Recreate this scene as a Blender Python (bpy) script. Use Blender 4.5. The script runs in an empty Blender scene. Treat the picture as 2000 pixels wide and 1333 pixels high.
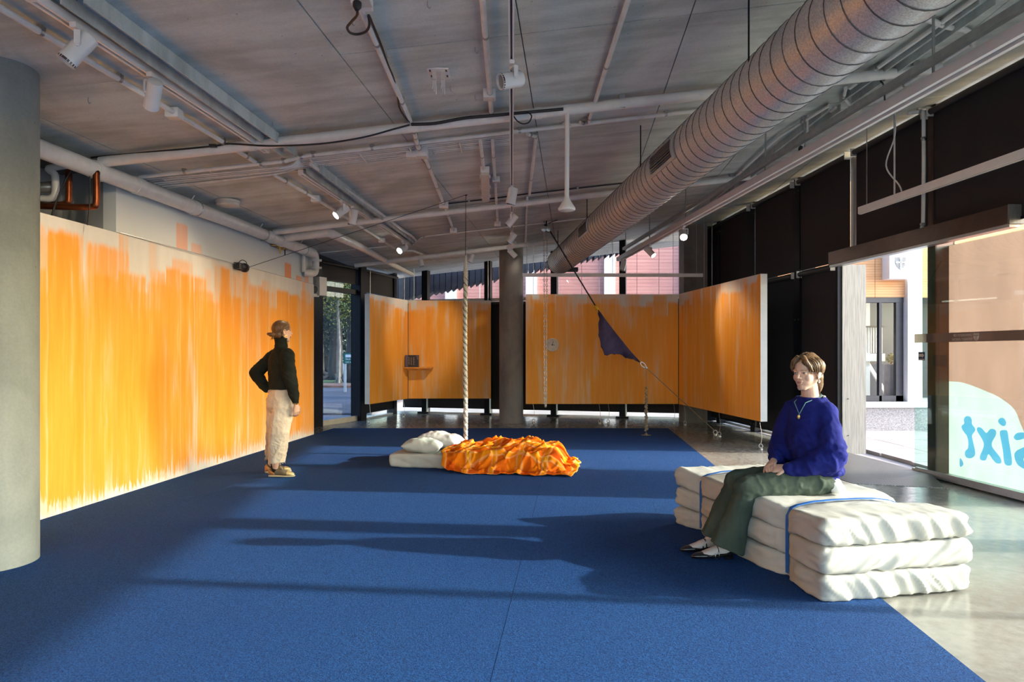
import bpy, bmesh, math, random
import numpy as np
from mathutils import Vector, Matrix, noise, geometry

scene = bpy.context.scene
COL = scene.collection
F_PX, CAM_H, HOR = 1333.0, 1.35, 690.0        # focal length in pixels, eye height, horizon row

# ------------------------------------------------------------------ camera
cam_d = bpy.data.cameras.new('camera')
cam_d.sensor_width = 36.0
cam_d.lens = F_PX / 2000.0 * 36.0
cam_d.shift_y = (HOR - 666.5) / 2000.0
cam_d.clip_start = 0.05
cam = bpy.data.objects.new('camera', cam_d)
cam.location = (0, 0, CAM_H)
cam.rotation_euler = (math.radians(90), 0, 0)
COL.objects.link(cam)
scene.camera = cam

# ------------------------------------------------------------------ sky, sun, exposure
SUN_EL = math.radians(19.0)
SUN_TRAVEL = Vector((-0.9943 * math.cos(SUN_EL), 0.107 * math.cos(SUN_EL), -math.sin(SUN_EL)))
world = bpy.data.worlds.new('sky')
scene.world = world
world.use_nodes = True
wt = world.node_tree
wt.nodes.clear()
w_out = wt.nodes.new('ShaderNodeOutputWorld')
w_bg = wt.nodes.new('ShaderNodeBackground')
w_sky = wt.nodes.new('ShaderNodeTexSky')
w_sky.sky_type = 'NISHITA'
w_sky.sun_disc = False
w_sky.sun_elevation = SUN_EL
w_sky.sun_rotation = math.atan2(-SUN_TRAVEL.x, -SUN_TRAVEL.y)
w_sky.air_density = 1.0
w_sky.dust_density = 1.5
w_bg.inputs['Strength'].default_value = 1.4
wt.links.new(w_sky.outputs[0], w_bg.inputs[0])
wt.links.new(w_bg.outputs[0], w_out.inputs[0])

sun_d = bpy.data.lights.new('sun', 'SUN')
sun_d.energy = 8.4
sun_d.angle = math.radians(0.9)
sun_d.color = (1.0, 0.93, 0.84)
sun = bpy.data.objects.new('sun', sun_d)
sun.rotation_euler = SUN_TRAVEL.to_track_quat('-Z', 'Y').to_euler()
sun.location = (20, -2, 10)
COL.objects.link(sun)

vs = scene.view_settings
vs.view_transform = 'Standard'
vs.look = 'None'
vs.exposure = 0.1
vs.gamma = 1.0
vs.use_curve_mapping = False
scene.cycles.max_bounces = 7
scene.cycles.diffuse_bounces = 3
scene.cycles.transparent_max_bounces = 12
scene.cycles.adaptive_threshold = 0.03
scene.cycles.caustics_reflective = False
scene.cycles.caustics_refractive = False
scene.cycles.sample_clamp_indirect = 6.0
# ------------------------------------------------------------------ helpers
RND = random.Random(7)
WL = {}                                             # world location of each object's origin

def V(*a):
    return Vector(a)

def at(px, py, Y):
    """world point seen at photo pixel (px, py) at depth Y"""
    return Vector(((px - 1000.0) / F_PX * Y, Y, CAM_H - (py - HOR) / F_PX * Y))

def fl(px, py, z=0.0):
    """world point on the level z seen at pixel"""
    Y = (CAM_H - z) * F_PX / (py - HOR)
    return at(px, py, Y)

CZ0, CS, WSL = 3.575, 0.115, 0.0906                 # ceiling: level along the left wall, rising to the right

def ceil_z(x, y):
    return CZ0 + CS * (x - WSL * y)

def cl(px, py, drop=0.0):
    """world point on the ceiling (minus drop) seen at pixel"""
    Y = (CZ0 - drop - CAM_H) / (-(py - HOR) / F_PX - CS * ((px - 1000.0) / F_PX - WSL))
    return at(px, py, Y)

def frame_from(d, up=Vector((0, 0, 1))):
    d = Vector(d).normalized()
    if abs(d.dot(up)) > 0.98:
        up = Vector((0, 1, 0)) if abs(d.y) < 0.9 else Vector((1, 0, 0))
    a = up.cross(d).normalized()
    b = d.cross(a).normalized()
    return a, b, d

class MB:
    def __init__(self):
        self.v, self.f, self.mi, self.cur = [], [], [], 0
        self.uv = None

    def add(self, vs_, fs_):
        o = len(self.v)
        self.v.extend([Vector(p) for p in vs_])
        for f in fs_:
            self.f.append([o + i for i in f])
            self.mi.append(self.cur)
        return self

    def hexa(self, p):
        """8 corners: bottom loop 0-3, top loop 4-7"""
        return self.add(p, [(3, 2, 1, 0), (4, 5, 6, 7), (0, 1, 5, 4), (1, 2, 6, 5), (2, 3, 7, 6), (3, 0, 4, 7)])

    def box(self, lo, hi):
        x0, y0, z0 = lo
        x1, y1, z1 = hi
        return self.hexa([(x0, y0, z0), (x1, y0, z0), (x1, y1, z0), (x0, y1, z0), (x0, y0, z1), (x1, y0, z1), (x1, y1, z1), (x0, y1, z1)])

    def cbox(self, c, size, R=None):
        c = Vector(c)
        sx, sy, sz = size[0] / 2, size[1] / 2, size[2] / 2
        pts = [Vector(q) for q in [(-sx, -sy, -sz), (sx, -sy, -sz), (sx, sy, -sz), (-sx, sy, -sz), (-sx, -sy, sz), (sx, -sy, sz), (sx, sy, sz), (-sx, sy, sz)]]
        if R is not None:
            pts = [R @ q for q in pts]
        return self.hexa([c + q for q in pts])

    def beam(self, p0, p1, w, h, up=Vector((0, 0, 1))):
        """box from p0 to p1, w across and h along up"""
        p0, p1 = Vector(p0), Vector(p1)
        a, b, d = frame_from(p1 - p0, up)
        a, b = a * (w / 2), b * (h / 2)
        return self.hexa([p0 - a - b, p0 + a - b, p0 + a + b, p0 - a + b, p1 - a - b, p1 + a - b, p1 + a + b, p1 - a + b])

    def tube(self, pts, r, n=10, cap=True, closed=False, sy=1.0, up=None):
        pts = [Vector(p) for p in pts]
        m = len(pts)
        rs = r if isinstance(r, (list, tuple)) else [r] * m
        vs_, fs_ = [], []
        a_prev = None
        for i, p in enumerate(pts):
            if closed:
                d = pts[(i + 1) % m] - pts[i - 1]
            else:
                d = pts[min(i + 1, m - 1)] - pts[max(i - 1, 0)]
            if d.length < 1e-9:
                d = Vector((0, 0, 1))
            d.normalize()
            if a_prev is None:
                a, b, _ = frame_from(d, up or Vector((0, 0, 1)))
            else:
                a = a_prev - d * a_prev.dot(d)
                if a.length < 1e-6:
                    a, b, _ = frame_from(d)
                a.normalize()
                b = d.cross(a)
            a_prev = a
            for k in range(n):
                t = 2 * math.pi * k / n
                vs_.append(p + a * (rs[i] * math.cos(t)) + b * (rs[i] * sy * math.sin(t)))
        last = m if closed else m - 1
        for i in range(last):
            for k in range(n):
                j, k2 = (i + 1) % m, (k + 1) % n
                fs_.append((i * n + k, i * n + k2, j * n + k2, j * n + k))
        if cap and not closed:
            fs_.append(tuple(reversed(range(n))))
            fs_.append(tuple(range((m - 1) * n, m * n)))
        return self.add(vs_, fs_)

    def lathe(self, prof, n=24, o=(0, 0, 0), axis=(0, 0, 1), cap=True):
        """prof: (radius, distance along the axis)"""
        o = Vector(o)
        a, b, d = frame_from(axis)
        vs_, fs_ = [], []
        for r, h in prof:
            for k in range(n):
                t = 2 * math.pi * k / n
                vs_.append(o + d * h + a * (r * math.cos(t)) + b * (r * math.sin(t)))
        m = len(prof)
        for i in range(m - 1):
            for k in range(n):
                k2 = (k + 1) % n
                fs_.append((i * n + k, i * n + k2, (i + 1) * n + k2, (i + 1) * n + k))
        if cap:
            fs_.append(tuple(reversed(range(n))))
            fs_.append(tuple(range((m - 1) * n, m * n)))
        return self.add(vs_, fs_)

    def ell(self, c, r, R=None, nu=20, nv=12):
        c = Vector(c)
        vs_, fs_ = [], []
        for j in range(1, nv):
            t = math.pi * j / nv
            for i in range(nu):
                s = 2 * math.pi * i / nu
                q = Vector((r[0] * math.sin(t) * math.cos(s), r[1] * math.sin(t) * math.sin(s), r[2] * math.cos(t)))
                vs_.append(c + (R @ q if R is not None else q))
        top, bot = Vector((0, 0, r[2])), Vector((0, 0, -r[2]))
        vs_.append(c + (R @ top if R is not None else top))
        vs_.append(c + (R @ bot if R is not None else bot))
        T, B = len(vs_) - 2, len(vs_) - 1
        for j in range(nv - 2):
            for i in range(nu):
                i2 = (i + 1) % nu
                fs_.append((j * nu + i, (j + 1) * nu + i, (j + 1) * nu + i2, j * nu + i2))
        for i in range(nu):
            i2 = (i + 1) % nu
            fs_.append((T, i, i2))
            fs_.append((B, (nv - 2) * nu + i2, (nv - 2) * nu + i))
        return self.add(vs_, fs_)

    def cap(self, p0, p1, r0, r1, n=14, sy=1.0, up=None):
        """round-ended tapered limb"""
        p0, p1 = Vector(p0), Vector(p1)
        d = p1 - p0
        L = max(d.length, 1e-6)
        u = d / L
        pts, rs = [], []
        for k in range(5):
            t = math.pi / 2 * k / 4
            pts.append(p0 - u * (r0 * math.cos(t)))
            rs.append(max(r0 * math.sin(t), 1e-4))
        for k in range(4, -1, -1):
            t = math.pi / 2 * k / 4
            pts.append(p1 + u * (r1 * math.cos(t)))
            rs.append(max(r1 * math.sin(t), 1e-4))
        return self.tube(pts, rs, n=n, sy=sy, up=up)

    def loft(self, rings, n=20):
        """rings: (centre, axis_a, axis_b, ra, rb); closed ends"""
        vs_, fs_ = [], []
        for c, a, b, ra, rb in rings:
            c, a, b = Vector(c), Vector(a).normalized(), Vector(b).normalized()
            for k in range(n):
                t = 2 * math.pi * k / n
                vs_.append(c + a * (ra * math.cos(t)) + b * (rb * math.sin(t)))
        m = len(rings)
        for i in range(m - 1):
            for k in range(n):
                k2 = (k + 1) % n
                fs_.append((i * n + k, i * n + k2, (i + 1) * n + k2, (i + 1) * n + k))
        fs_.append(tuple(reversed(range(n))))
        fs_.append(tuple(range((m - 1) * n, m * n)))
        return self.add(vs_, fs_)

    def prism(self, poly, d):
        """planar loop of 3-D points swept by vector d"""
        poly = [Vector(p) for p in poly]
        d = Vector(d)
        n = len(poly)
        fs_ = [tuple(reversed(range(n))), tuple(range(n, 2 * n))]
        for i in range(n):
            j = (i + 1) % n
            fs_.append((i, j, n + j, n + i))
        return self.add(poly + [p + d for p in poly], fs_)

    def mesh(self, name, mats, off=Vector((0, 0, 0)), smooth=True, angle=35, fix=True):
        me = bpy.data.meshes.new(name)
        me.from_pydata([tuple(p - off) for p in self.v], [], self.f)
        if not isinstance(mats, (list, tuple)):
            mats = [mats]
        for m in mats:
            me.materials.append(m)
        if len(mats) > 1:
            me.polygons.foreach_set('material_index', self.mi)
        if self.uv is not None:
            lay = me.uv_layers.new(name='UVMap')
            for l in me.loops:
                lay.data[l.index].uv = self.uv[l.vertex_index]
        if fix:
            bm = bmesh.new()
            bm.from_mesh(me)
            bmesh.ops.recalc_face_normals(bm, faces=bm.faces)
            bm.to_mesh(me)
            bm.free()
        if smooth:
            me.shade_smooth()
            me.set_sharp_from_angle(angle=math.radians(angle))
        me.update()
        return me

    def build(self, name, mats, parent=None, smooth=True, angle=35, fix=True, origin=None):
        if parent is not None:
            off = WL[parent.name]
        elif origin is not None:
            off = Vector(origin)
        else:
            xs = [p.x for p in self.v]; ys = [p.y for p in self.v]; zs = [p.z for p in self.v]
            off = Vector(((min(xs) + max(xs)) / 2, (min(ys) + max(ys)) / 2, min(zs)))
        me = self.mesh(name, mats, off, smooth, angle, fix)
        return link(name, me, parent, off)

def link(name, me, parent=None, off=Vector((0, 0, 0))):
    o = bpy.data.objects.new(name, me)
    COL.objects.link(o)
    if parent is not None:
        o.parent = parent
        WL[o.name] = Vector(WL[parent.name])
    else:
        o.location = off
        WL[o.name] = Vector(off)
    return o

def tag(o, label, cat, group=None, kind=None):
    o['label'] = label
    o['category'] = cat
    if group:
        o['group'] = group
    if kind:
        o['kind'] = kind
    return o

def thing(name, label, cat, loc, group=None):
    o = bpy.data.objects.new(name, None)
    o.empty_display_size = 0.1
    COL.objects.link(o)
    o.location = loc
    WL[o.name] = Vector(loc)
    return tag(o, label, cat, group)

def root(name, loc=(0, 0, 0)):
    """an Empty of the setting that parents its pieces"""
    o = bpy.data.objects.new(name, None)
    o.empty_display_size = 0.1
    COL.objects.link(o)
    o.location = loc
    WL[o.name] = Vector(loc)
    o['kind'] = 'structure'
    return o

def struct(o):
    o['kind'] = 'structure'
    return o

# ------------------------------------------------------------------ material helpers
class NT:
    def __init__(self, name):
        self.m = bpy.data.materials.new(name)
        self.m.use_nodes = True
        self.t = self.m.node_tree
        self.b = self.t.nodes['Principled BSDF']
        self.out = self.t.nodes['Material Output']

    def node(self, kind, **kw):
        n = self.t.nodes.new(kind)
        for k, v_ in kw.items():
            setattr(n, k, v_)
        return n

    def put(self, sock, val):
        if isinstance(val, bpy.types.NodeSocket):
            self.t.links.new(val, sock)
        else:
            sock.default_value = val

    def math(self, op, a, b=None, c=None, clamp=False):
        n = self.node('ShaderNodeMath', operation=op, use_clamp=clamp)
        self.put(n.inputs[0], a)
        if b is not None:
            self.put(n.inputs[1], b)
        if c is not None:
            self.put(n.inputs[2], c)
        return n.outputs[0]

    def ramp(self, v_, lo, hi, a=0.0, b=1.0, smooth=True):
        n = self.node('ShaderNodeMapRange', interpolation_type='SMOOTHSTEP' if smooth else 'LINEAR')
        self.put(n.inputs[0], v_)
        for i, x in enumerate((lo, hi, a, b)):
            self.put(n.inputs[1 + i], x)
        return n.outputs[0]

    def mix(self, f, a, b, mode='MIX'):
        n = self.node('ShaderNodeMix', data_type='RGBA', blend_type=mode)
        self.put(n.inputs[0], f)
        self.put(n.inputs[6], (*a, 1) if isinstance(a, tuple) and len(a) == 3 else a)
        self.put(n.inputs[7], (*b, 1) if isinstance(b, tuple) and len(b) == 3 else b)
        return n.outputs[2]

    def coord(self, kind='Object'):
        return self.node('ShaderNodeTexCoord').outputs[kind]

    def geo(self):
        return self.node('ShaderNodeNewGeometry').outputs['Position']

    def scale(self, vec, s):
        n = self.node('ShaderNodeVectorMath', operation='MULTIPLY')
        self.put(n.inputs[0], vec)
        n.inputs[1].default_value = s if isinstance(s, (tuple, list)) else (s, s, s)
        return n.outputs[0]

    def noise(self, vec, scale=5.0, detail=4.0, rough=0.55, dist=0.0):
        n = self.node('ShaderNodeTexNoise')
        self.put(n.inputs['Vector'], vec)
        n.inputs['Scale'].default_value = scale
        n.inputs['Detail'].default_value = detail
        n.inputs['Roughness'].default_value = rough
        n.inputs['Distortion'].default_value = dist
        return n.outputs[0]

    def comb(self, x, y, z=0.0):
        n = self.node('ShaderNodeCombineXYZ')
        for i, q in enumerate((x, y, z)):
            self.put(n.inputs[i], q)
        return n.outputs[0]

    def sep(self, vec):
        n = self.node('ShaderNodeSeparateXYZ')
        self.put(n.inputs[0], vec)
        return n.outputs

    def bump(self, h, strength=0.3, dist=0.01):
        n = self.node('ShaderNodeBump')
        n.inputs['Strength'].default_value = strength
        n.inputs['Distance'].default_value = dist
        self.put(n.inputs['Height'], h)
        self.t.links.new(n.outputs[0], self.b.inputs['Normal'])
        return n

    def base(self, c, rough=0.6, metal=0.0, spec=None):
        self.put(self.b.inputs['Base Color'], (*c, 1) if isinstance(c, tuple) and len(c) == 3 else c)
        self.put(self.b.inputs['Roughness'], rough)
        self.put(self.b.inputs['Metallic'], metal)
        if spec is not None:
            self.b.inputs['Specular IOR Level'].default_value = spec
        return self

def plain(name, c, rough=0.6, metal=0.0, var=0.12, scale=8.0, bump=0.0, spec=None, stretch=(1, 1, 1)):
    """a colour with a little procedural variation"""
    n = NT(name)
    co = n.scale(n.coord(), stretch)
    v_ = n.noise(co, scale, 4)
    a = tuple(max(0, x * (1 - var)) for x in c)
    b = tuple(min(1, x * (1 + var)) for x in c)
    n.base(n.mix(n.ramp(v_, 0.3, 0.7), a, b), rough, metal, spec)
    if bump:
        n.bump(v_, bump, 0.01)
    return n.m

def concrete(name, c1, c2, rough=0.75, scale=1.3, streak=None):
    n = NT(name)
    co = n.geo()
    a = n.noise(co, scale, 5, 0.62, 0.6)
    st = n.noise(n.scale(co, streak or (1.2, 6.0, 1.2)), 1.6, 3, 0.6)
    fine = n.noise(co, 60, 2)
    f = n.math('ADD', n.math('MULTIPLY', a, 0.6), n.math('MULTIPLY', st, 0.4))
    col = n.mix(n.ramp(f, 0.34, 0.64), c1, c2)
    vo = n.node('ShaderNodeTexVoronoi')
    n.put(vo.inputs['Vector'], co)
    vo.inputs['Scale'].default_value = 7.0
    pit = n.ramp(vo.outputs['Distance'], 0.03, 0.055, 0.55, 1.0)
    mod = n.math('MULTIPLY', pit, n.ramp(fine, 0.2, 0.8, 0.93, 1.05))
    mm = n.node('ShaderNodeVectorMath', operation='SCALE')
    n.put(mm.inputs[0], col)
    n.put(mm.inputs['Scale'], mod)
    n.base(mm.outputs[0], rough)
    n.bump(n.math('ADD', fine, n.math('MULTIPLY', pit, 2.0)), 0.15, 0.004)
    return n.m

def glass(name, tint=(0.93, 0.97, 0.96), refl=1.0):
    n = NT(name)
    n.t.nodes.remove(n.b)
    tr = n.node('ShaderNodeBsdfTransparent')
    tr.inputs[0].default_value = (*tint, 1)
    gl = n.node('ShaderNodeBsdfGlossy')
    gl.inputs['Roughness'].default_value = 0.02
    fr = n.node('ShaderNodeFresnel')
    fr.inputs[0].default_value = 1.45
    mx = n.node('ShaderNodeMixShader')
    bf = n.node('ShaderNodeNewGeometry').outputs['Backfacing']
    n.put(mx.inputs[0], n.math('MULTIPLY', n.math('MULTIPLY', fr.outputs[0], refl), n.math('SUBTRACT', 1.0, bf)))
    n.t.links.new(tr.outputs[0], mx.inputs[1])
    n.t.links.new(gl.outputs[0], mx.inputs[2])
    n.t.links.new(mx.outputs[0], n.out.inputs[0])
    return n.m

def film(name, c, trans=0.75):
    """printed vinyl on glass: lets light through diffusely"""
    n = NT(name)
    n.t.nodes.remove(n.b)
    v_ = n.noise(n.scale(n.geo(), (1, 1, 0.4)), 3.0, 3)
    col = n.mix(n.ramp(v_, 0.3, 0.7), tuple(x * 0.9 for x in c), tuple(min(1, x * 1.08) for x in c))
    a = n.node('ShaderNodeBsdfTranslucent')
    b = n.node('ShaderNodeBsdfDiffuse')
    n.put(a.inputs[0], col)
    n.put(b.inputs[0], col)
    mx = n.node('ShaderNodeMixShader')
    mx.inputs[0].default_value = 1 - trans
    n.t.links.new(a.outputs[0], mx.inputs[1])
    n.t.links.new(b.outputs[0], mx.inputs[2])
    n.t.links.new(mx.outputs[0], n.out.inputs[0])
    return n.m

def glow(name, c, s):
    n = NT(name)
    n.base(c, 0.5)
    n.b.inputs['Emission Color'].default_value = (*c, 1)
    n.b.inputs['Emission Strength'].default_value = s
    return n.m

def paint(name, top=2.3, seed=0.0, warm=0.0):
    """white board brushed with runny orange paint; UV in metres: along the board, height"""
    n = NT(name)
    uv = n.sep(n.coord('UV'))
    u0, v_ = uv[0], uv[1]
    u = n.math('ADD', u0, seed)
    wob = n.noise(n.comb(n.math('MULTIPLY', u, 2.0), n.math('MULTIPLY', v_, 1.6)), 1.0, 3)
    uw = n.math('ADD', u, n.math('MULTIPLY', n.math('SUBTRACT', wob, 0.5), 0.06))
    fine = n.noise(n.comb(n.math('MULTIPLY', uw, 24.0), n.math('MULTIPLY', v_, 0.7)), 1.0, 3, 0.6)
    mid = n.noise(n.comb(n.math('MULTIPLY', uw, 5.0), n.math('MULTIPLY', v_, 0.6), 3.0), 1.0, 3, 0.6)
    drip = n.noise(n.comb(n.math('MULTIPLY', u, 26.0), 0.0, 5.0), 1.0, 3, 0.7)
    left = None
    for k, (w, tb, ta, bb, ba, dens) in enumerate([
            (0.43, 0.02, 0.36, 0.07, 0.12, 0.92), (0.27, -0.06, 0.42, 0.08, 0.20, 0.80),
            (0.31, 0.10, 0.60, 0.04, 0.11, 0.50), (0.15, 0.15, 0.95, 0.20, 0.60, 0.50), (0.61, -0.22, 0.50, 0.10, 0.2, 0.80)]):
        wn = n.node('ShaderNodeTexWhiteNoise', noise_dimensions='1D')
        q = n.math('ADD', n.math('MULTIPLY', uw, 1.0 / w), 7.3 * k)
        cell = n.math('FLOOR', q)
        n.put(wn.inputs['W'], n.math('ADD', cell, 0.5 + k))
        cs = n.sep(wn.outputs['Color'])
        fr = n.math('FRACT', q)
        edge = n.math('MULTIPLY', n.ramp(fr, 0.0, 0.05), n.ramp(fr, 1.0, 0.93))
        tp = n.math('ADD', n.math('SUBTRACT', top + tb, n.math('MULTIPLY', cs[0], ta)), n.math('MULTIPLY', n.math('SUBTRACT', fine, 0.5), 0.06))
        a = n.ramp(n.math('SUBTRACT', v_, tp), 0.02, -0.06)
        bt = n.math('ADD', n.math('MULTIPLY', n.ramp(drip, 0.32, 0.68), ba), n.math('SUBTRACT', bb, n.math('MULTIPLY', cs[1], 0.08)))
        a = n.math('MULTIPLY', a, n.ramp(n.math('SUBTRACT', v_, bt), -0.015, 0.02))
        st = n.ramp(n.math('ADD', n.math('MULTIPLY', fine, 0.22), n.math('MULTIPLY', mid, 0.78)), 0.36, 0.52)
        st = n.math('ADD', n.math('MULTIPLY', st, 0.65), 0.35)
        a = n.math('MULTIPLY', n.math('MULTIPLY', a, edge), n.math('MULTIPLY', st, n.math('ADD', n.math('MULTIPLY', cs[2], 0.62), dens - 0.46)))
        inv = n.math('SUBTRACT', 1.0, a, clamp=True)
        left = inv if left is None else n.math('MULTIPLY', left, inv)
    al = n.math('SUBTRACT', 1.0, left)
    deep = n.mix(n.ramp(n.math('ADD', n.math('MULTIPLY', fine, 0.35), n.math('MULTIPLY', mid, 0.65)), 0.34, 0.70), (0.96, 0.43, 0.065), (0.93, 0.34, 0.025))
    white = n.mix(n.ramp(mid, 0.3, 0.7), (0.72, 0.70, 0.68), (0.80, 0.78, 0.75))
    col = n.mix(al, white, deep)
    n.base(col, 0.55, 0, 0.25)
    n.bump(al, 0.1, 0.002)
    return n.m

def add_light(kind, name, loc, direction, energy, color, parent=None, **kw):
    d = bpy.data.lights.new(name, kind)
    d.energy = energy
    d.color = color
    for k, v_ in kw.items():
        setattr(d, k, v_)
    o = bpy.data.objects.new(name, d)
    COL.objects.link(o)
    off = WL[parent.name] if parent is not None else Vector((0, 0, 0))
    o.location = Vector(loc) - off
    o.rotation_euler = Vector(direction).to_track_quat('-Z', 'Y').to_euler()
    if parent is not None:
        o.parent = parent
    return o

M = {}
M['ceiling'] = concrete('ceiling_concrete', (0.36, 0.405, 0.395), (0.62, 0.68, 0.665), 0.8, 0.8, (0.7, 4.0, 1.0))
M['joint'] = plain('dark_joint', (0.10, 0.10, 0.10), 0.9)  # dark tone of the slab seen in the joints
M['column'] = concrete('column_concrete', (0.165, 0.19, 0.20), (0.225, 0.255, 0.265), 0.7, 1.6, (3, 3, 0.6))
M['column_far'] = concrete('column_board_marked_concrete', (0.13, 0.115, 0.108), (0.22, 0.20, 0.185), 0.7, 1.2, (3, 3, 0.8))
M['white_wall'] = plain('white_wall_paint', (0.70, 0.73, 0.74), 0.6, var=0.05, scale=1.5)
M['board_white'] = plain('white_board_edge', (0.74, 0.74, 0.73), 0.5, var=0.04)
M['grey_wall'] = plain('grey_recess_paint', (0.24, 0.26, 0.28), 0.6, var=0.15, scale=2.0)
M['pipe'] = plain('painted_pipe', (0.76, 0.765, 0.74), 0.32, var=0.06)
M['conduit'] = plain('painted_conduit', (0.74, 0.755, 0.74), 0.4, var=0.08)
M['cable_white'] = plain('pale_cable', (0.70, 0.70, 0.68), 0.5)
M['cable_black'] = plain('black_cable', (0.012, 0.012, 0.014), 0.5)
M['lamp_white'] = plain('white_lamp_body', (0.82, 0.82, 0.81), 0.35, var=0.03)
M['lamp_dark'] = plain('dark_lamp_throat', (0.04, 0.04, 0.045), 0.3)
M['lens'] = plain('lamp_lens', (0.35, 0.36, 0.37), 0.12, 0.6)
M['lamp_on'] = glow('lit_lamp_lens', (1.0, 0.93, 0.80), 60.0)
M['galv'] = plain('galvanised_steel', (0.42, 0.43, 0.43), 0.38, 0.9, var=0.12, scale=9.0)
M['steel'] = plain('brushed_steel', (0.15, 0.155, 0.155), 0.6, 0.25, var=0.2, scale=6, stretch=(9, 9, 0.5))
M['dark_steel'] = plain('black_painted_steel', (0.006, 0.006, 0.011), 0.5, var=0.2, spec=0.2)
M['bronze'] = plain('dark_bronze_metal', (0.10, 0.062, 0.05), 0.32, 0.6, var=0.1)
M['blind'] = plain('dark_blind_fabric', (0.016, 0.013, 0.017), 0.8, var=0.15, scale=40)
M['blind_tube'] = plain('blind_roller_tube', (0.035, 0.033, 0.033), 0.45)
M['alum'] = plain('pale_aluminium', (0.55, 0.56, 0.57), 0.35, 0.8, var=0.06)
M['glass'] = glass('window_glass')
M['glass_dark'] = glass('dark_tinted_glass', (0.52, 0.58, 0.66))
M['glass_mid'] = glass('lightly_tinted_glass', (0.80, 0.82, 0.86))
M['glass_green'] = glass('door_glass', (0.78, 0.93, 0.89))
M['copper'] = plain('old_copper', (0.20, 0.055, 0.02), 0.35, 0.85, var=0.45, scale=6)
M['brass'] = plain('brass', (0.45, 0.30, 0.10), 0.35, 0.9)
M['yellow'] = plain('yellow_plastic', (0.75, 0.42, 0.01), 0.45)
M['black'] = plain('black_plastic', (0.015, 0.015, 0.017), 0.4)
M['offwhite'] = plain('offwhite_plastic', (0.60, 0.58, 0.53), 0.45, var=0.04)
M['rope_white'] = plain('grey_white_rope', (0.55, 0.56, 0.52), 0.85, var=0.2, scale=60, bump=0.3)
M['chain_pale'] = plain('pale_chain', (0.50, 0.47, 0.42), 0.35, 0.5)
M['rope_black'] = plain('black_rope', (0.03, 0.025, 0.03), 0.8)
M['twine'] = plain('brown_twine', (0.22, 0.17, 0.11), 0.85, var=0.3, scale=50)
# ------------------------------------------------------------------ the shell of the room
XW0 = -4.285                                        # left wall: x = XW0 + WSL * y
XF0, FSL = 5.161, -0.0905                           # right facade: x = XF0 + FSL * y
FT = Vector((FSL, 1, 0)).normalized()               # along the right facade, away from the camera
FN = Vector((1, -FSL, 0)).normalized()              # its outward normal
WT = Vector((WSL, 1, 0)).normalized()
WN = Vector((-1, WSL, 0)).normalized()              # outward normal of the left wall

def FR(y, off=0.0, z=0.0):
    return Vector((XF0 + FSL * y, y, z)) + FN * off

def WLp(y, off=0.0, z=0.0):
    """point on the left wall; off > 0 goes into the room"""
    return Vector((XW0 + WSL * y, y, z)) - WN * off

def facade_y(px):
    return XF0 / ((px - 1000.0) / F_PX - FSL)

def wall_y(px):
    return XW0 / ((px - 1000.0) / F_PX - WSL)

Y_BACK = -3.2
# ---- floor: polished concrete
n = NT('polished_concrete')
co = n.geo()
a = n.noise(co, 0.9, 5, 0.65, 0.8)
b = n.noise(n.scale(co, (1, 1, 1)), 14, 3, 0.6)
vo = n.node('ShaderNodeTexVoronoi')
n.put(vo.inputs['Vector'], co)
vo.inputs['Scale'].default_value = 60
f = n.math('ADD', n.math('MULTIPLY', a, 0.65), n.math('MULTIPLY', b, 0.35))
n.base(n.mix(n.ramp(vo.outputs['Distance'], 0.0, 0.3, 0.0, 0.25), n.mix(n.ramp(f, 0.35, 0.65), (0.15, 0.145, 0.13), (0.28, 0.28, 0.255)), (0.42, 0.41, 0.37)), n.ramp(b, 0.3, 0.7, 0.12, 0.26), 0, 0.5)
n.bump(a, 0.05, 0.01)
M['floor'] = n.m
m = MB()
poly = [(-4.8, Y_BACK - 0.3, 0), (5.7, Y_BACK - 0.3, 0), (3.95, 14.0, 0), (3.6, 14.2, 0), (-2.55, 15.65, 0), (-3.2, 13.9, 0), (-3.75, 12.4, 0)]
m.prism([Vector(p) - Vector((0, 0, 0.12)) for p in poly], (0, 0, 0.12))
struct(m.build('floor', M['floor'], smooth=False))

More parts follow.
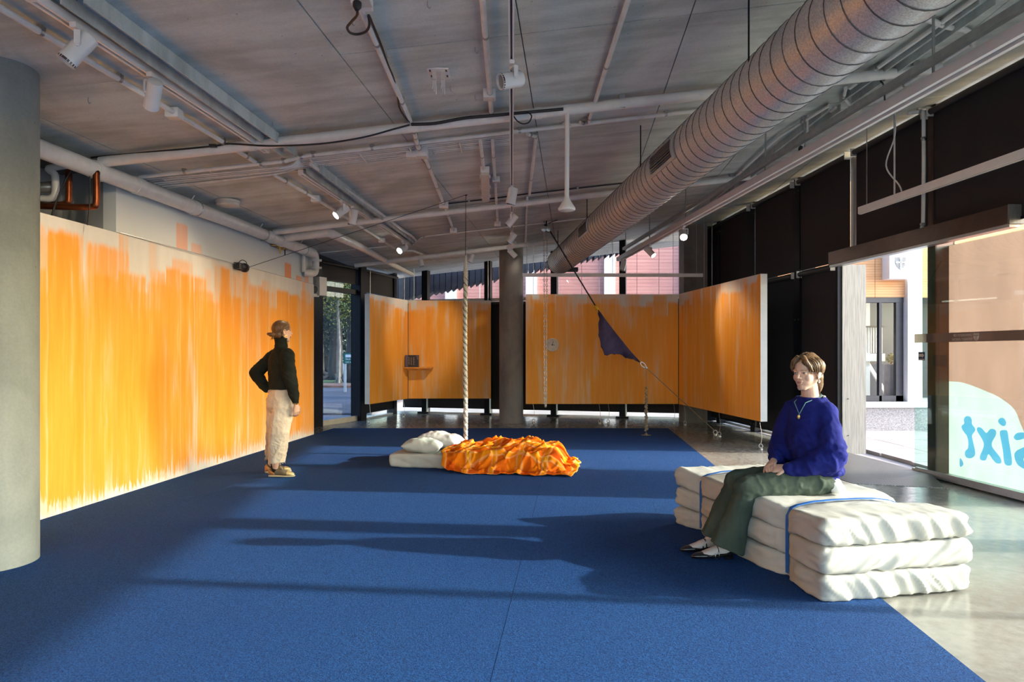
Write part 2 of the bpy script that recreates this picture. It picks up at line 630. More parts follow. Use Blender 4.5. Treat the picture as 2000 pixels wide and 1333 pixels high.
# ---- ceiling: cast slab with formwork panels and recessed joints
m = MB()
cp = [(-4.9, Y_BACK - 0.4), (5.9, Y_BACK - 0.4), (4.35, 14.3), (-2.7, 16.2), (-3.5, 14.1), (-4.1, 12.2)]
low = [Vector((x, y, ceil_z(x, y) + 0.014)) for x, y in cp]
m.prism(low, (0, 0, 0.3))
ceil = struct(m.build('ceiling', M['joint'], smooth=False, origin=(0, 0, 3.5)))
def inside(x, y):
    if x < XW0 + WSL * y - 0.05 or x > XF0 + FSL * y + 0.1 or y > 15.9 - 0.27 * (x + 2.55) or y < Y_BACK - 0.2:
        return False
    return True
us = [-4.42, -4.0, -2.8, -1.6, -0.36, 0.80, 2.0, 3.2, 4.4, 5.6]
ys = [-3.6, -1.33, 1.07, 3.47, 4.67, 7.07, 9.47, 11.87, 14.27, 16.0]
for i in range(len(us) - 1):
    for j in range(len(ys) - 1):
        sh = 0.0 if i % 2 == 0 or ys[j] < -1 else 0.0
        u0, u1, y0, y1 = us[i] + 0.004, us[i + 1] - 0.004, ys[j] + 0.004, ys[j + 1] - 0.004
        q = [(u0 + WSL * y0, y0), (u1 + WSL * y0, y0), (u1 + WSL * y1, y1), (u0 + WSL * y1, y1)]
        if not any(inside(*p) for p in q + [((q[0][0] + q[2][0]) / 2, (q[0][1] + q[2][1]) / 2)]):
            continue
        dz = RND.uniform(-0.003, 0.003)
        m = MB()
        m.hexa([Vector((x, y, ceil_z(x, y) + dz)) for x, y in q] + [Vector((x, y, ceil_z(x, y) + 0.016)) for x, y in q])
        m.build('ceiling_panel', M['ceiling'], ceil, smooth=False)

# ---- left wall: painted board below, white wall above, recess with pipes
M['paint_left'] = paint('orange_paint_left', 2.42, 0.0)
M['paint_a'] = paint('orange_paint_corner', 2.56, 21.3)
M['paint_b'] = paint('orange_paint_middle', 2.56, 37.7)
M['paint_c'] = paint('orange_paint_right', 2.56, 53.9)

def board(name, p0, p1, z0, z1, back, mat_front, u_off=0.0, parent=None):
    """upright board; p0 -> p1 is its painted face seen left to right, back = vector to the rear face"""
    p0, p1, back = Vector(p0), Vector(p1), Vector(back)
    L = (p1 - p0).length
    m = MB()
    q = [p0, p1, p1 + back, p0 + back]
    pts = [Vector((p.x, p.y, z0)) for p in q] + [Vector((p.x, p.y, z1)) for p in q]
    m.hexa(pts)
    m.mi = [1, 1, 0, 1, 1, 1]
    ul = [u_off, u_off + L, u_off + L, u_off]
    m.uv = [(ul[i % 4], z0 if i < 4 else z1) for i in range(8)]
    return m.build(name, [mat_front, M['board_white']], parent, smooth=False)

wall_l = root('wall_left', WLp(4, 0, 0))
board('painted_board', WLp(Y_BACK), WLp(11.25), 0.0, 2.48, WN * 0.14, M['paint_left'], Y_BACK, wall_l)
# upper white wall with a few brushed patches
n = NT('white_wall_with_orange_patches')
uv = n.sep(n.coord('UV'))
fine = n.noise(n.comb(n.math('MULTIPLY', uv[0], 40.0), n.math('MULTIPLY', uv[1], 2.0)), 1.0, 4)
tot = None
for x0, x1, yt, yb, s in [(345, 370, 434, 490, 0.55), (374, 397, 473, 505, 0.42), (557, 571, 512, 548, 0.8), (579, 592, 537, 550, 0.65), (595, 605, 532, 556, 0.5), (263, 268, 430, 460, 0.12)]:
    ya, yb_ = wall_y(x0), wall_y(x1)
    ymid = (ya + yb_) / 2
    zt, zb = CAM_H + (HOR - yt) / F_PX * ymid, CAM_H + (HOR - yb) / F_PX * ymid
    k = n.math('MULTIPLY', n.ramp(uv[0], ya, ya + 0.03), n.ramp(uv[0], yb_, yb_ - 0.03))
    zz = n.math('ADD', uv[1], n.math('MULTIPLY', n.math('SUBTRACT', fine, 0.5), 0.05))
    k = n.math('MULTIPLY', n.math('MULTIPLY', k, n.ramp(zz, zt, zt - 0.04)), s)
    tot = k if tot is None else n.math('MAXIMUM', tot, k)
n.base(n.mix(n.math('MULTIPLY', tot, n.ramp(fine, 0.25, 0.5, 0.75, 1.0)), (0.66, 0.71, 0.73), (0.92, 0.26, 0.02)), 0.6)
M['white_patched'] = n.m
y_rec = wall_y(229)
m = MB()
q = [WLp(y_rec, -0.012), WLp(11.25, -0.012), WLp(11.25, -0.14), WLp(y_rec, -0.14)]
zt = 3.12
m.hexa([Vector((p.x, p.y, 2.487)) for p in q] + [Vector((p.x, p.y, zt)) for p in q])
m.uv = [(p.y, 2.487) for p in q] + [(p.y, zt) for p in q]
m.build('upper_wall', M['white_patched'], wall_l, smooth=False)
m = MB()
m.hexa([Vector((p.x, p.y, z)) for z in (2.3, 3.14) for p in (WLp(Y_BACK, -0.55), WLp(y_rec + 0.3, -0.55), WLp(y_rec + 0.3, -0.65), WLp(Y_BACK, -0.65))])
m.build('recess_back', M['grey_wall'], wall_l, smooth=False)
m = MB()
m.hexa([Vector((p.x, p.y, z)) for z in (2.3, 3.14) for p in (WLp(y_rec, -0.14), WLp(y_rec + 0.1, -0.14), WLp(y_rec + 0.1, -0.66), WLp(y_rec, -0.66))])
m.build('recess_side', M['grey_wall'], wall_l, smooth=False)
m = MB()
m.hexa([Vector((p.x, p.y, z)) for z in (2.40, 2.46) for p in (WLp(Y_BACK, -0.13), WLp(y_rec, -0.13), WLp(y_rec, -0.6), WLp(Y_BACK, -0.6))])
m.build('recess_ledge', M['grey_wall'], wall_l, smooth=False)
m = MB()
m.hexa([Vector((p.x, p.y, z)) for z in (0.0, 3.14) for p in (WLp(9.0, -0.14), WLp(11.25, -0.14), WLp(11.25, -0.25), WLp(9.0, -0.25))])
m.build('wall_core', M['white_wall'], wall_l, smooth=False)
m = MB()
m.hexa([Vector((p.x, p.y, z)) for z in (0.0, 3.2) for p in (WLp(Y_BACK, -0.7), WLp(11.3, -0.7), WLp(11.3, -0.8), WLp(Y_BACK, -0.8))])
m.build('outer_skin', M['grey_wall'], wall_l, smooth=False)

# ---- columns
def column(name, c, r, mat, label):
    m = MB()
    zt = ceil_z(c[0], c[1]) + 0.03
    m.lathe([(r * 0.99, 0.0), (r, 0.012), (r, zt * 0.33), (r, zt * 0.66), (r, zt)], 48, (c[0], c[1], 0))
    return tag(m.build(name, mat), label, 'column', kind='structure')

column('column', (-3.33, 4.36), 0.26, M['column'], 'pale round concrete column at the left edge of the photo')
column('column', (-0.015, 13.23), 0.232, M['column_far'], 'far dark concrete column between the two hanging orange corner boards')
m = MB()
zt = ceil_z(3.45, 13.2) + 0.02
m.box((3.325, 13.2, 0), (3.78, 13.6, zt))
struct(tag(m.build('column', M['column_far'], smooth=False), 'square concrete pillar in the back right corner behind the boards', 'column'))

# ---- right facade -------------------------------------------------------
def post(parent, c, along, w, depth, z0, z1, mat, bolts=True, name='post'):
    """flanged steel post: two flange plates and a web, bolts at the flanges"""
    a = Vector(along).normalized()
    b = Vector((-a.y, a.x, 0))
    c = Vector(c)
    m = MB()
    t = 0.018
    R = Matrix(((a.x, b.x, 0), (a.y, b.y, 0), (0, 0, 1)))
    zc, h = (z0 + z1) / 2, z1 - z0
    m.cbox(c + b * (depth / 2 - t / 2) + Vector((0, 0, zc)), (w, t, h), R)
    m.cbox(c - b * (depth / 2 - t / 2) + Vector((0, 0, zc)), (w, t, h), R)
    m.cbox(c + Vector((0, 0, zc)), (t * 1.4, depth - 2 * t, h), R)
    m.cbox(c + a * (w / 2 - 0.006) + Vector((0, 0, zc)), (0.012, depth, h), R)
    m.cbox(c - a * (w / 2 - 0.006) + Vector((0, 0, zc)), (0.012, depth, h), R)
    o = m.build(name, mat, parent, smooth=False)
    if bolts:
        for z in (z1 - 0.22, 2.45, 1.85, 1.25, 0.62, 0.14):
            for s in (-1, 1):
                mb = MB()
                p = c + b * (depth / 2) + a * (s * w * 0.32) + Vector((0, 0, z))
                mb.lathe([(0.014, 0), (0.014, 0.006), (0.006, 0.011)], 8, p, b)
                mb.build('bolt', M['blind_tube'], o)
    return o

win_r = root('window_1', FR(6, 0, 0))
TRZ0, TRZ1 = 2.53, 2.62
for y in (13.2, 11.7, 10.2):
    p = FR(y, 0.14)
    post(win_r, p, FT, 0.17, 0.24, 0, ceil_z(p.x, p.y) + 0.01, M['dark_steel'])
for y, w in ((7.36, 0.12), (5.98, 0.10), (4.6, 0.30), (3.22, 0.07), (1.7, 0.17), (0.2, 0.17), (-1.3, 0.17), (-2.8, 0.17)):
    p = FR(y, 0.14)
    post(win_r, p, FT, w, 0.22, 0, ceil_z(p.x, p.y) + 0.01, M['bronze'] if y > 7 else M['dark_steel'], bolts=False)
# transom and sill
m = MB(); m.beam(FR(9.25, 0.16, 2.55), FR(13.7, 0.16, 2.55), 0.05, 0.06); m.build('transom', M['alum'], win_r, smooth=False)
m = MB(); m.beam(FR(Y_BACK, 0.17, 2.60), FR(6.0, 0.17, 2.60), 0.06, 0.18); m.build('transom', M['dark_steel'], win_r, smooth=False)
m = MB(); m.beam(FR(9.2, 0.18, 0.02), FR(13.8, 0.18, 0.02), 0.10, 0.04); m.build('sill', M['alum'], win_r, smooth=False)
m = MB(); m.beam(FR(Y_BACK, 0.16, 0.03), FR(7.45, 0.16, 0.03), 0.12, 0.06); m.build('sill', M['alum'], win_r, smooth=False)
m = MB(); m.beam(FR(Y_BACK, 0.05, 0.035), FR(7.3, 0.05, 0.035), 0.05, 0.05); m.build('sill_track', M['dark_steel'], win_r, smooth=False)
# panes
cuts = [13.75, 13.2, 11.7, 10.2, 9.2]
for i in range(len(cuts) - 1):
    m = MB(); m.beam(FR(cuts[i + 1], 0.20, 1.28), FR(cuts[i], 0.20, 1.28), 0.012, 2.48); m.build('pane', M['glass'], win_r, smooth=False)
cuts = [7.36, 5.98, 4.6, 3.22, 1.7, 0.2, -1.3, -2.8]
for i in range(len(cuts) - 1):
    m = MB(); m.beam(FR(cuts[i + 1], 0.20, 1.28), FR(cuts[i], 0.20, 1.28), 0.012, 2.46); m.build('pane', M['glass'], win_r, smooth=False)
cuts = [13.75, 13.2, 11.7, 10.2, 8.75, 7.36, 5.98, 4.6, 3.22, 1.7, 0.2, -1.3, -2.8]
for i in range(len(cuts) - 1):
    m = MB(); m.beam(FR(cuts[i + 1] + 0.02, 0.22, 3.27), FR(cuts[i] - 0.02, 0.22, 3.27), 0.012, 1.3); m.build('pane', M['glass'], win_r, smooth=False)

# door surround
door = root('door_1', FR(8.2, 0, 0))
m = MB(); m.beam(FR(9.17, -0.005, 2.615), FR(6.22, -0.005, 2.615), 0.16, 0.17)
m.build('header', M['bronze'], door, smooth=False)
m = MB(); m.beam(FR(9.17, -0.02, 2.515), FR(6.22, -0.02, 2.515), 0.10, 0.03)
m.build('header_track', M['alum'], door, smooth=False)
m = MB(); m.beam(FR(6.22, -0.005, 2.615), FR(6.20, -0.005, 2.615), 0.165, 0.175)
m.build('header_cap', M['steel'], door, smooth=False)
m = MB()
p0 = FR(9.14, 0.06); 
m.hexa([Vector((p.x, p.y, z)) for z in (0.0, 2.53) for p in (p0 - FT * 0.06, p0 + FN * 0.33 - FT * 0.06, p0 + FN * 0.33 + FT * 0.03, p0 + FT * 0.03)])
jamb = m.build('jamb', M['steel'], door, smooth=False)
for z in (0.25, 0.74):
    mb = MB(); mb.lathe([(0.008, 0), (0.008, 0.004)], 8, FR(9.14, 0.14, z) - FT * 0.061, -FT)
    mb.build('screw', M['black'], jamb)
m = MB(); m.beam(FR(9.16, 0.03, 1.26), FR(9.10, 0.03, 1.26), 0.05, 2.52); m.build('door_stop', M['dark_steel'], door, smooth=False)
# sliding glass leaf, pushed open behind the printed pane
yl0, yl1 = facade_y(1784), facade_y(1784) - 1.62
m = MB(); m.beam(FR(yl0, 0.02, 1.26), FR(yl1, 0.02, 1.26), 0.012, 2.42)
leaf = m.build('door_leaf', M['glass_green'], door, smooth=False)
m = MB(); m.beam(FR(yl0 - 0.02, 0.02, 0.05), FR(yl1, 0.02, 0.05), 0.03, 0.07); m.build('leaf_rail', M['alum'], leaf, smooth=False)
m = MB(); m.cbox(FR(yl0 - 0.03, 0.02, 0.04), (0.05, 0.10, 0.06)); m.build('floor_guide', M['offwhite'], leaf, smooth=False)

# ---- roller blinds: tube with brackets and a hanging sheet
def blind(y0, y1, ztop0, ztop1, zb, off, label, tube=True):
    t = thing('roller_blind', label, 'roller blind', FR((y0 + y1) / 2, off, zb), 'dark roller blinds along the right windows')
    m = MB()
    a, b = FR(y0, off), FR(y1, off)
    m.hexa([Vector((a.x, a.y, zb)), Vector((b.x, b.y, zb)), Vector((b.x + 0.004, b.y, zb)), Vector((a.x + 0.004, a.y, zb)),
            Vector((a.x, a.y, ztop0)), Vector((b.x, b.y, ztop1)), Vector((b.x + 0.004, b.y, ztop1)), Vector((a.x + 0.004, a.y, ztop0))])
    m.build('fabric', M['blind'], t, smooth=False)
    m = MB(); m.beam(Vector((a.x, a.y, zb + 0.012)), Vector((b.x, b.y, zb + 0.012)), 0.018, 0.026); m.build('bottom_bar', M['dark_steel'], t, smooth=False)
    m = MB(); m.tube([a + Vector((-0.03, 0, ztop0 - 0.05)), b + Vector((-0.03, 0, ztop1 - 0.05))], 0.035, 14); m.build('roller_tube', M['blind_tube'], t)
    for e, z in ((a, ztop0), (b, ztop1)):
        m = MB(); m.cbox(e + Vector((-0.03, 0, z - 0.05)), (0.09, 0.012, 0.10)); m.build('bracket', M['offwhite'], t, smooth=False)
    return t

def zc_at(y, off=0.0):
    p = FR(y, off)
    return ceil_z(p.x, p.y) - 0.02

ups = [(13.75, 11.79, 'high blind farthest along the right windows, above the right orange board'),
       (11.61, 10.28, 'high dark blind above the near end of the right orange board'),
       (10.12, 8.86, 'high dark blind left of the pale vertical slit above the doorway'),
       (8.72, 7.42, 'high dark blind behind the hanging strip light, above the doorway'),
       (7.33, 6.0, 'high dark blind above the printed glass at the right edge')]
for y0, y1, lab in ups:
    blind(y0, y1, zc_at(y0), zc_at(y1), 2.57, 0.03, lab)
for y0, y1, lab in [(5.96, 4.62, 'high dark blind just past the right edge of the photo'), (4.58, 1.8, 'wide high dark blind on the right nearest the camera'), (1.76, -3.1, 'widest high dark blind on the right behind the camera')]:
    blind(y0, y1, zc_at(y0), zc_at(y1), 2.57, 0.03, lab)
for y0, y1, lab in [(13.75, 11.79, 'low dark blind hidden mostly behind the right orange board'), (11.61, 10.28, 'low dark blind beside the white edge of the right orange board'),
                    (10.12, 9.22, 'low dark blind behind the seated person, left of the steel door jamb')]:
    blind(y0, y1, 2.565, 2.565, 0.085, 0.05, lab)

# ---- printed glass: pink vinyl, pale blob, blue lettering seen from behind
M['film_pink'] = film('pink_vinyl', (0.185, 0.090, 0.080))
M['film_mint'] = film('pale_mint_vinyl', (0.235, 0.245, 0.24))
M['film_blue'] = film('blue_vinyl', (0.040, 0.118, 0.205))
M['film_grey'] = film('frosted_band_vinyl', (0.36, 0.30, 0.28))
YE0, YE1 = 7.30, 6.02
def smooth_loop(pts, sub=5):
    out = []
    n_ = len(pts)
    for i in range(n_):
        p0, p1, p2, p3 = [np.array(pts[(i + k) % n_], float) for k in (-1, 0, 1, 2)]
        for s in range(sub):
            t = s / sub
            out.append(tuple(0.5 * ((2 * p1) + (-p0 + p2) * t + (2 * p0 - 5 * p1 + 4 * p2 - p3) * t * t + (-p0 + 3 * p1 - 3 * p2 + p3) * t ** 3)))
    return out
def pane_uv(zx, zy):
    """zoomed trace -> (distance along pane, height)"""
    px, py = 1780 + zx / 3.509, 600 + zy / 3.509
    y = XF0 / ((px - 1000.0) / F_PX - FSL)
    return (YE0 - y, CAM_H - (py - HOR) / F_PX * y)
TR = {
 't': [(262,750),(285,752),(298,775),(300,805),(318,830),(320,850),(305,872),(300,890),(310,940),(320,990),(318,1020),(295,1038),(265,1035),(252,1015),(255,990),(272,970),(275,930),(265,885),(250,865),(232,835),(232,815),(248,800),(245,770)],
 'x': [(335,828),(360,830),(390,862),(400,862),(420,840),(440,838),(458,850),(458,880),(435,925),(432,955),(450,985),(485,1030),(495,1060),(488,1075),(460,1072),(435,1045),(415,1015),(405,1015),(395,1045),(380,1055),(355,1048),(352,1025),(368,985),(378,950),(372,920),(350,880),(333,850)],
 'i': [(490,850),(515,845),(535,855),(545,920),(560,1010),(565,1075),(550,1090),(525,1085),(512,1060),(505,990),(493,920),(485,870)],
 'dot': [(475,775),(490,762),(512,765),(526,790),(522,812),(505,818),(485,805),(474,790)],
 's': [(580,885),(600,866),(640,862),(690,870),(725,900),(735,945),(728,985),(700,1005),(665,1020),(645,1035),(642,1055),(655,1065),(690,1065),(730,1060),(752,1075),(757,1095),(740,1118),(700,1126),(650,1115),(605,1085),(585,1045),(582,1010),(600,985),(640,965),(668,945),(668,920),(650,905),(620,912),(595,915),(578,900)],
 'stop': [(219,1040),(235,1055),(242,1075),(238,1090),(219,1095)]}
loops = {k: [pane_uv(*p) for p in smooth_loop(v_)] for k, v_ in TR.items()}
bl = [pane_uv(x, y) for x, y in [(220,515),(260,526),(300,540),(350,560),(400,582),(440,598),(480,620),(530,655),(560,680),(585,710),(600,740),(615,785),(650,870),(690,960),(720,1020),(760,1130)]]
sW = 1.30
blob = [(0.0, bl[0][1])] + bl + [(sW - 0.02, 0.42), (sW - 0.01, 0.06), (0.0, 0.06)]
loops['blob'] = blob
outer = [(0.0, 0.06), (sW, 0.06), (sW, 2.50), (0.0, 2.50)]
def inpoly(p, poly_):
    c = False
    for i in range(len(poly_)):
        x1, y1 = poly_[i]; x2, y2 = poly_[i - 1]
        if (y1 > p[1]) != (y2 > p[1]) and p[0] < (x2 - x1) * (p[1] - y1) / (y2 - y1) + x1:
            c = not c
    return c
pv, pe = [], []
for lp in [outer] + list(loops.values()):
    o_ = len(pv)
    pv += [Vector(p) for p in lp]
    pe += [(o_ + i, o_ + (i + 1) % len(lp)) for i in range(len(lp))]
cv, _, cf, _, _, _ = geometry.delaunay_2d_cdt(pv, pe, [], 0, 1e-5)
reg = {k: [] for k in list(loops) + ['pink']}
for f_ in cf:
    cx, cy = sum(cv[i].x for i in f_) / 3, sum(cv[i].y for i in f_) / 3
    if not inpoly((cx, cy), outer):
        continue
    k = next((q for q in ('t', 'x', 'i', 'dot', 's', 'stop') if inpoly((cx, cy), loops[q])), None)
    if k is None:
        k = 'blob' if inpoly((cx, cy), blob) else 'pink'
    reg[k].append(f_)
vin = thing('printed_glass_graphic', 'pink window graphic with a pale blob and blue reversed letters at the right', 'window graphic', FR(6.66, 0.185, 0.06))
for k, nm, mt in [('pink', 'background_film', 'film_pink'), ('blob', 'pale_shape', 'film_mint'), ('t', 'letter_t', 'film_blue'), ('x', 'letter_x', 'film_blue'), ('i', 'letter_i', 'film_blue'), ('dot', 'letter_dot', 'film_blue'), ('s', 'letter_s', 'film_blue'), ('stop', 'full_stop', 'film_blue')]:
    used = sorted({i for f_ in reg[k] for i in f_})
    idx = {v_: i for i, v_ in enumerate(used)}
    m = MB()
    m.add([FR(YE0 - cv[i].x, 0.185, cv[i].y) for i in used], [[idx[i] for i in f_] for f_ in reg[k]])
    m.build(nm, M[mt], vin, smooth=False)

# frosted band with reversed wording on the sliding leaf
def text_mesh(body, size, mat, name, parent, o, right, up, extrude=0.0005, align='LEFT'):
    cu = bpy.data.curves.new('lettering', 'FONT')
    cu.body = body
    cu.size = size
    cu.extrude = extrude
    cu.align_x = align
    cu.resolution_u = 3
    tmp = bpy.data.objects.new('lettering', cu)
    COL.objects.link(tmp)
    dg = bpy.context.evaluated_depsgraph_get()
    me = bpy.data.meshes.new_from_object(tmp.evaluated_get(dg))
    bpy.data.objects.remove(tmp)
    bpy.data.curves.remove(cu)
    right, up = Vector(right).normalized(), Vector(up).normalized()
    nrm = right.cross(up)
    off = WL[parent.name]
    for v_ in me.vertices:
        q = v_.co.copy()
        v_.co = Vector(o) + right * q.x + up * q.y + nrm * q.z - off
    me.materials.clear()
    me.materials.append(mat)
    me.name = name
    return link(name, me, parent)
band = thing('frosted_band', 'frosted grey safety band with reversed university lettering across the glass door', 'decal', FR(6.9, 0.012, 1.46))
m = MB(); m.beam(FR(yl0, 0.0125, 1.512), FR(6.05, 0.0125, 1.512), 0.001, 0.096); m.build('band_film', M['film_grey'], band, smooth=False)
M['print_pale'] = plain('pale_print', (0.62, 0.55, 0.52), 0.6)
yt = facade_y(1858)
for k, s_ in enumerate(('UNIVERSITY OF', 'SYDNEY UNION')):
    text_mesh(s_, 0.037, M['print_pale'], 'lettering', band, FR(facade_y(1897), 0.010, 1.518 - 0.042 * k), FT, (0, 0, 1))
m = MB()
y_s = facade_y(1905)
m.prism([FR(y_s + dx, 0.0095, 1.51 + dz) for dx, dz in [(-0.035, 0.035), (0.035, 0.035), (0.035, -0.005), (0.02, -0.03), (0, -0.042), (-0.02, -0.03), (-0.035, -0.005)]], -FN * 0.001)
cr = m.build('crest', M['print_pale'], band, smooth=False)
m = MB(); m.beam(FR(y_s - 0.03, 0.0075, 1.522), FR(y_s + 0.03, 0.0075, 1.522), 0.001, 0.008); m.beam(FR(y_s - 0.004, 0.0075, 1.50), FR(y_s + 0.004, 0.0075, 1.50), 0.001, 0.05)
m.build('crest_cross', M['film_grey'], cr, smooth=False)
# small arrow sign on the leaf
sg = thing('arrow_sign', 'small navy push sign with a white arrow on the glass door edge', 'sign', FR(facade_y(1798), 0.01, 1.27))
y_a = facade_y(1798.5)
M['navy'] = plain('navy_print', (0.01, 0.012, 0.07), 0.4)
m = MB(); m.beam(FR(y_a + 0.05, 0.009, 1.315), FR(y_a - 0.05, 0.009, 1.315), 0.003, 0.092); m.build('plate', M['navy'], sg, smooth=False)
m = MB()
m.prism([FR(y_a - dx, 0.0065, 1.325 + dz) for dx, dz in [(-0.042, 0.016), (0.015, 0.016), (0.015, 0.028), (0.044, 0.0), (0.015, -0.028), (0.015, -0.016), (-0.042, -0.016)]], -FN * 0.001)
m.build('arrow', M['offwhite'], sg, smooth=False)
m = MB(); m.beam(FR(y_a + 0.045, 0.0065, 1.279), FR(y_a - 0.045, 0.0065, 1.279), 0.001, 0.014); m.build('caption_strip', M['alum'], sg, smooth=False)

# pale opaque strip stands in for the daylight slit between two high blinds
m = MB(); m.beam(FR(8.90, 0.075, 3.25), FR(8.68, 0.075, 3.25), 0.02, 1.3); m.build('daylight_slit_strip', M['alum'], win_r, smooth=False)

m = MB(); m.box((3.78, 13.62, 0), (4.25, 14.05, 4.0)); m.build('corner_sun_stop', M['dark_steel'], win_r, smooth=False)  # added box closing the corner to keep stray sun out
# ---- back facade and the slanted left facade ----------------------------
BK0, BK1 = Vector((-2.58, 15.42, 0)), Vector((3.75, 13.72, 0))
BT = (BK1 - BK0).normalized()
BN = Vector((-BT.y, BT.x, 0))                          # outward
def BK(s, off=0.0, z=0.0):
    return BK0 + BT * s + BN * off + Vector((0, 0, z))
def back_s(px):
    k = (px - 1000.0) / F_PX
    return (k * BK0.y - BK0.x) / (BT.x - k * BT.y)
win_b = root('window_2', BK0)
LB = (BK1 - BK0).length
ps = [back_s(x) for x in (782, 828.5, 951, 1081, 1215.5, 1338)]
for x, wd in ((828.5, 0.10), (951, 0.10), (1081, 0.10), (1215.5, 0.10)):
    s = back_s(x)
    p = BK(s, 0.10)
    post(win_b, p, BT, 0.13, 0.18, 0, ceil_z(p.x, p.y) + 0.01, M['dark_steel'], bolts=False)
    m = MB(); m.cbox(BK(s, -0.02, 0.02), (0.26, 0.12, 0.035), Matrix(((BT.x, BN.x, 0), (BT.y, BN.y, 0), (0, 0, 1)))); m.build('base_plate', M['dark_steel'], win_b, smooth=False)
    m = MB(); m.tube([BK(s + 0.075, 0.0, 0.04), BK(s + 0.075, 0.0, 2.4)], 0.022, 10); m.build('drain_pipe', M['alum'], win_b)
m = MB(); m.beam(BK(-0.1, 0.14, 2.52), BK(LB + 0.1, 0.14, 2.52), 0.06, 0.07); m.build('transom', M['alum'], win_b, smooth=False)
m = MB(); m.beam(BK(-0.1, 0.13, 0.015), BK(LB + 0.1, 0.13, 0.015), 0.10, 0.03); m.build('sill', M['alum'], win_b, smooth=False)
for i in range(len(ps) - 1):
    a, b = ps[i] + 0.03, ps[i + 1] - 0.03
    m = MB(); m.beam(BK(a, 0.16, 1.26), BK(b, 0.16, 1.26), 0.012, 2.46); m.build('pane', M['glass'], win_b, smooth=False)
    m = MB(); m.beam(BK(a, 0.17, 3.1), BK(b, 0.17, 3.1), 0.012, 1.1); m.build('pane', M['glass_mid'], win_b, smooth=False)
labs = ['low dark blind on the back windows behind the little shelf', 'low dark blind on the back windows left of the far column',
        'low dark blind on the back windows behind the far column', 'low dark blind on the back windows behind the wall clock', 'low dark blind at the right end of the back windows']
for i in range(len(ps) - 1):
    a, b = ps[i] + 0.05, ps[i + 1] - 0.05
    t = thing('roller_blind', labs[i], 'roller blind', BK((a + b) / 2, 0.02, 0.14), 'dark roller blinds on the back windows')
    m = MB(); m.beam(BK(a, 0.03, 1.27), BK(b, 0.03, 1.27), 0.004, 2.28); m.build('fabric', M['blind'], t, smooth=False)
    m = MB(); m.beam(BK(a, 0.03, 0.14), BK(b, 0.03, 0.14), 0.018, 0.026); m.build('bottom_bar', M['dark_steel'], t, smooth=False)
    m = MB(); m.tube([BK(a, 0.0, 2.43), BK(b, 0.0, 2.43)], 0.03, 12); m.build('roller_tube', M['blind_tube'], t)

win_s = root('window_3', (-3.1, 13.6, 0))
SA, SB, SC = Vector((-3.62, 12.45, 0)), Vector((-3.08, 13.72, 0)), Vector((-2.62, 15.3, 0))
d1, d2 = (SB - SA).normalized(), (SC - SB).normalized()
post(win_s, SA, d1, 0.26, 0.22, 0, ceil_z(SA.x, SA.y) + 0.01, M['dark_steel'])
post(win_s, SB, d2, 0.24, 0.22, 0, ceil_z(SB.x, SB.y) + 0.01, M['dark_steel'])
post(win_s, SC + Vector((-0.05, -0.12, 0)), d2, 0.14, 0.18, 0, ceil_z(SC.x, SC.y) + 0.01, M['dark_steel'], bolts=False)
m = MB(); m.box((-4.3, 11.2, 0), (-3.62, 11.32, 3.2)); m.build('return_wall', M['dark_steel'], win_s, smooth=False)
m = MB(); m.beam(Vector((-3.95, 11.2, 1.6)), SA + Vector((-0.12, 0, 1.6)), 0.08, 3.2); m.build('return_wall', M['dark_steel'], win_s, smooth=False)
m = MB(); m.beam(SA + d1 * 0.12 + Vector((0, 0, 2.56)), SB - d1 * 0.1 + Vector((0, 0, 2.56)), 0.10, 0.09); m.build('transom', M['dark_steel'], win_s, smooth=False)
m = MB(); m.beam(SA + d1 * 0.10 + Vector((0, 0, 0.05)), SB - d1 * 0.1 + Vector((0, 0, 0.05)), 0.10, 0.10); m.build('door_sill', M['alum'], win_s, smooth=False)
m = MB(); m.beam(SA + d1 * 0.12 + Vector((0, 0, 1.3)), SB - d1 * 0.1 + Vector((0, 0, 1.3)), 0.012, 2.45); m.build('pane', M['glass_dark'], win_s, smooth=False)
m = MB(); m.beam(SA + d1 * 0.12 + Vector((0, 0, 2.86)), SB - d1 * 0.1 + Vector((0, 0, 2.86)), 0.012, 0.52); m.build('pane', M['glass_dark'], win_s, smooth=False)
m = MB(); m.beam(SB + d2 * 0.1 + Vector((0, 0, 1.26)), SC + Vector((0, 0, 1.26)), 0.012, 2.5); m.build('pane', M['glass'], win_s, smooth=False)
m = MB(); m.beam(SB + d2 * 0.1 + Vector((0, 0, 2.52)), SC + Vector((0, 0, 2.52)), 0.06, 0.07); m.build('transom', M['dark_steel'], win_s, smooth=False)
m = MB(); m.beam(SB + d2 * 0.1 + Vector((0, 0, 0.015)), SC + Vector((0, 0, 0.015)), 0.10, 0.03); m.build('sill', M['alum'], win_s, smooth=False)
def slant_blind(a, b, z0, z1, label):
    t = thing('roller_blind', label, 'roller blind', (a + b) / 2 + Vector((0, 0, z0)), 'dark roller blinds on the slanted left windows')
    nn = Vector(((b - a).y, -(b - a).x, 0)).normalized() * 0.04
    m = MB(); m.beam(a + nn + Vector((0, 0, (z0 + z1) / 2)), b + nn + Vector((0, 0, (z0 + z1) / 2)), 0.004, z1 - z0); m.build('fabric', M['blind'], t, smooth=False)
    m = MB(); m.beam(a + nn + Vector((0, 0, z0)), b + nn + Vector((0, 0, z0)), 0.018, 0.026); m.build('bottom_bar', M['dark_steel'], t, smooth=False)
    m = MB(); m.tube([a + nn * 1.6 + Vector((0, 0, z1 - 0.03)), b + nn * 1.6 + Vector((0, 0, z1 - 0.03))], 0.03, 10); m.build('roller_tube', M['blind_tube'], t)
slant_blind(SB + d2 * 0.14, SC - d2 * 0.10, 0.13, 2.5, 'low dark blind left of the back corner, under the left orange board')
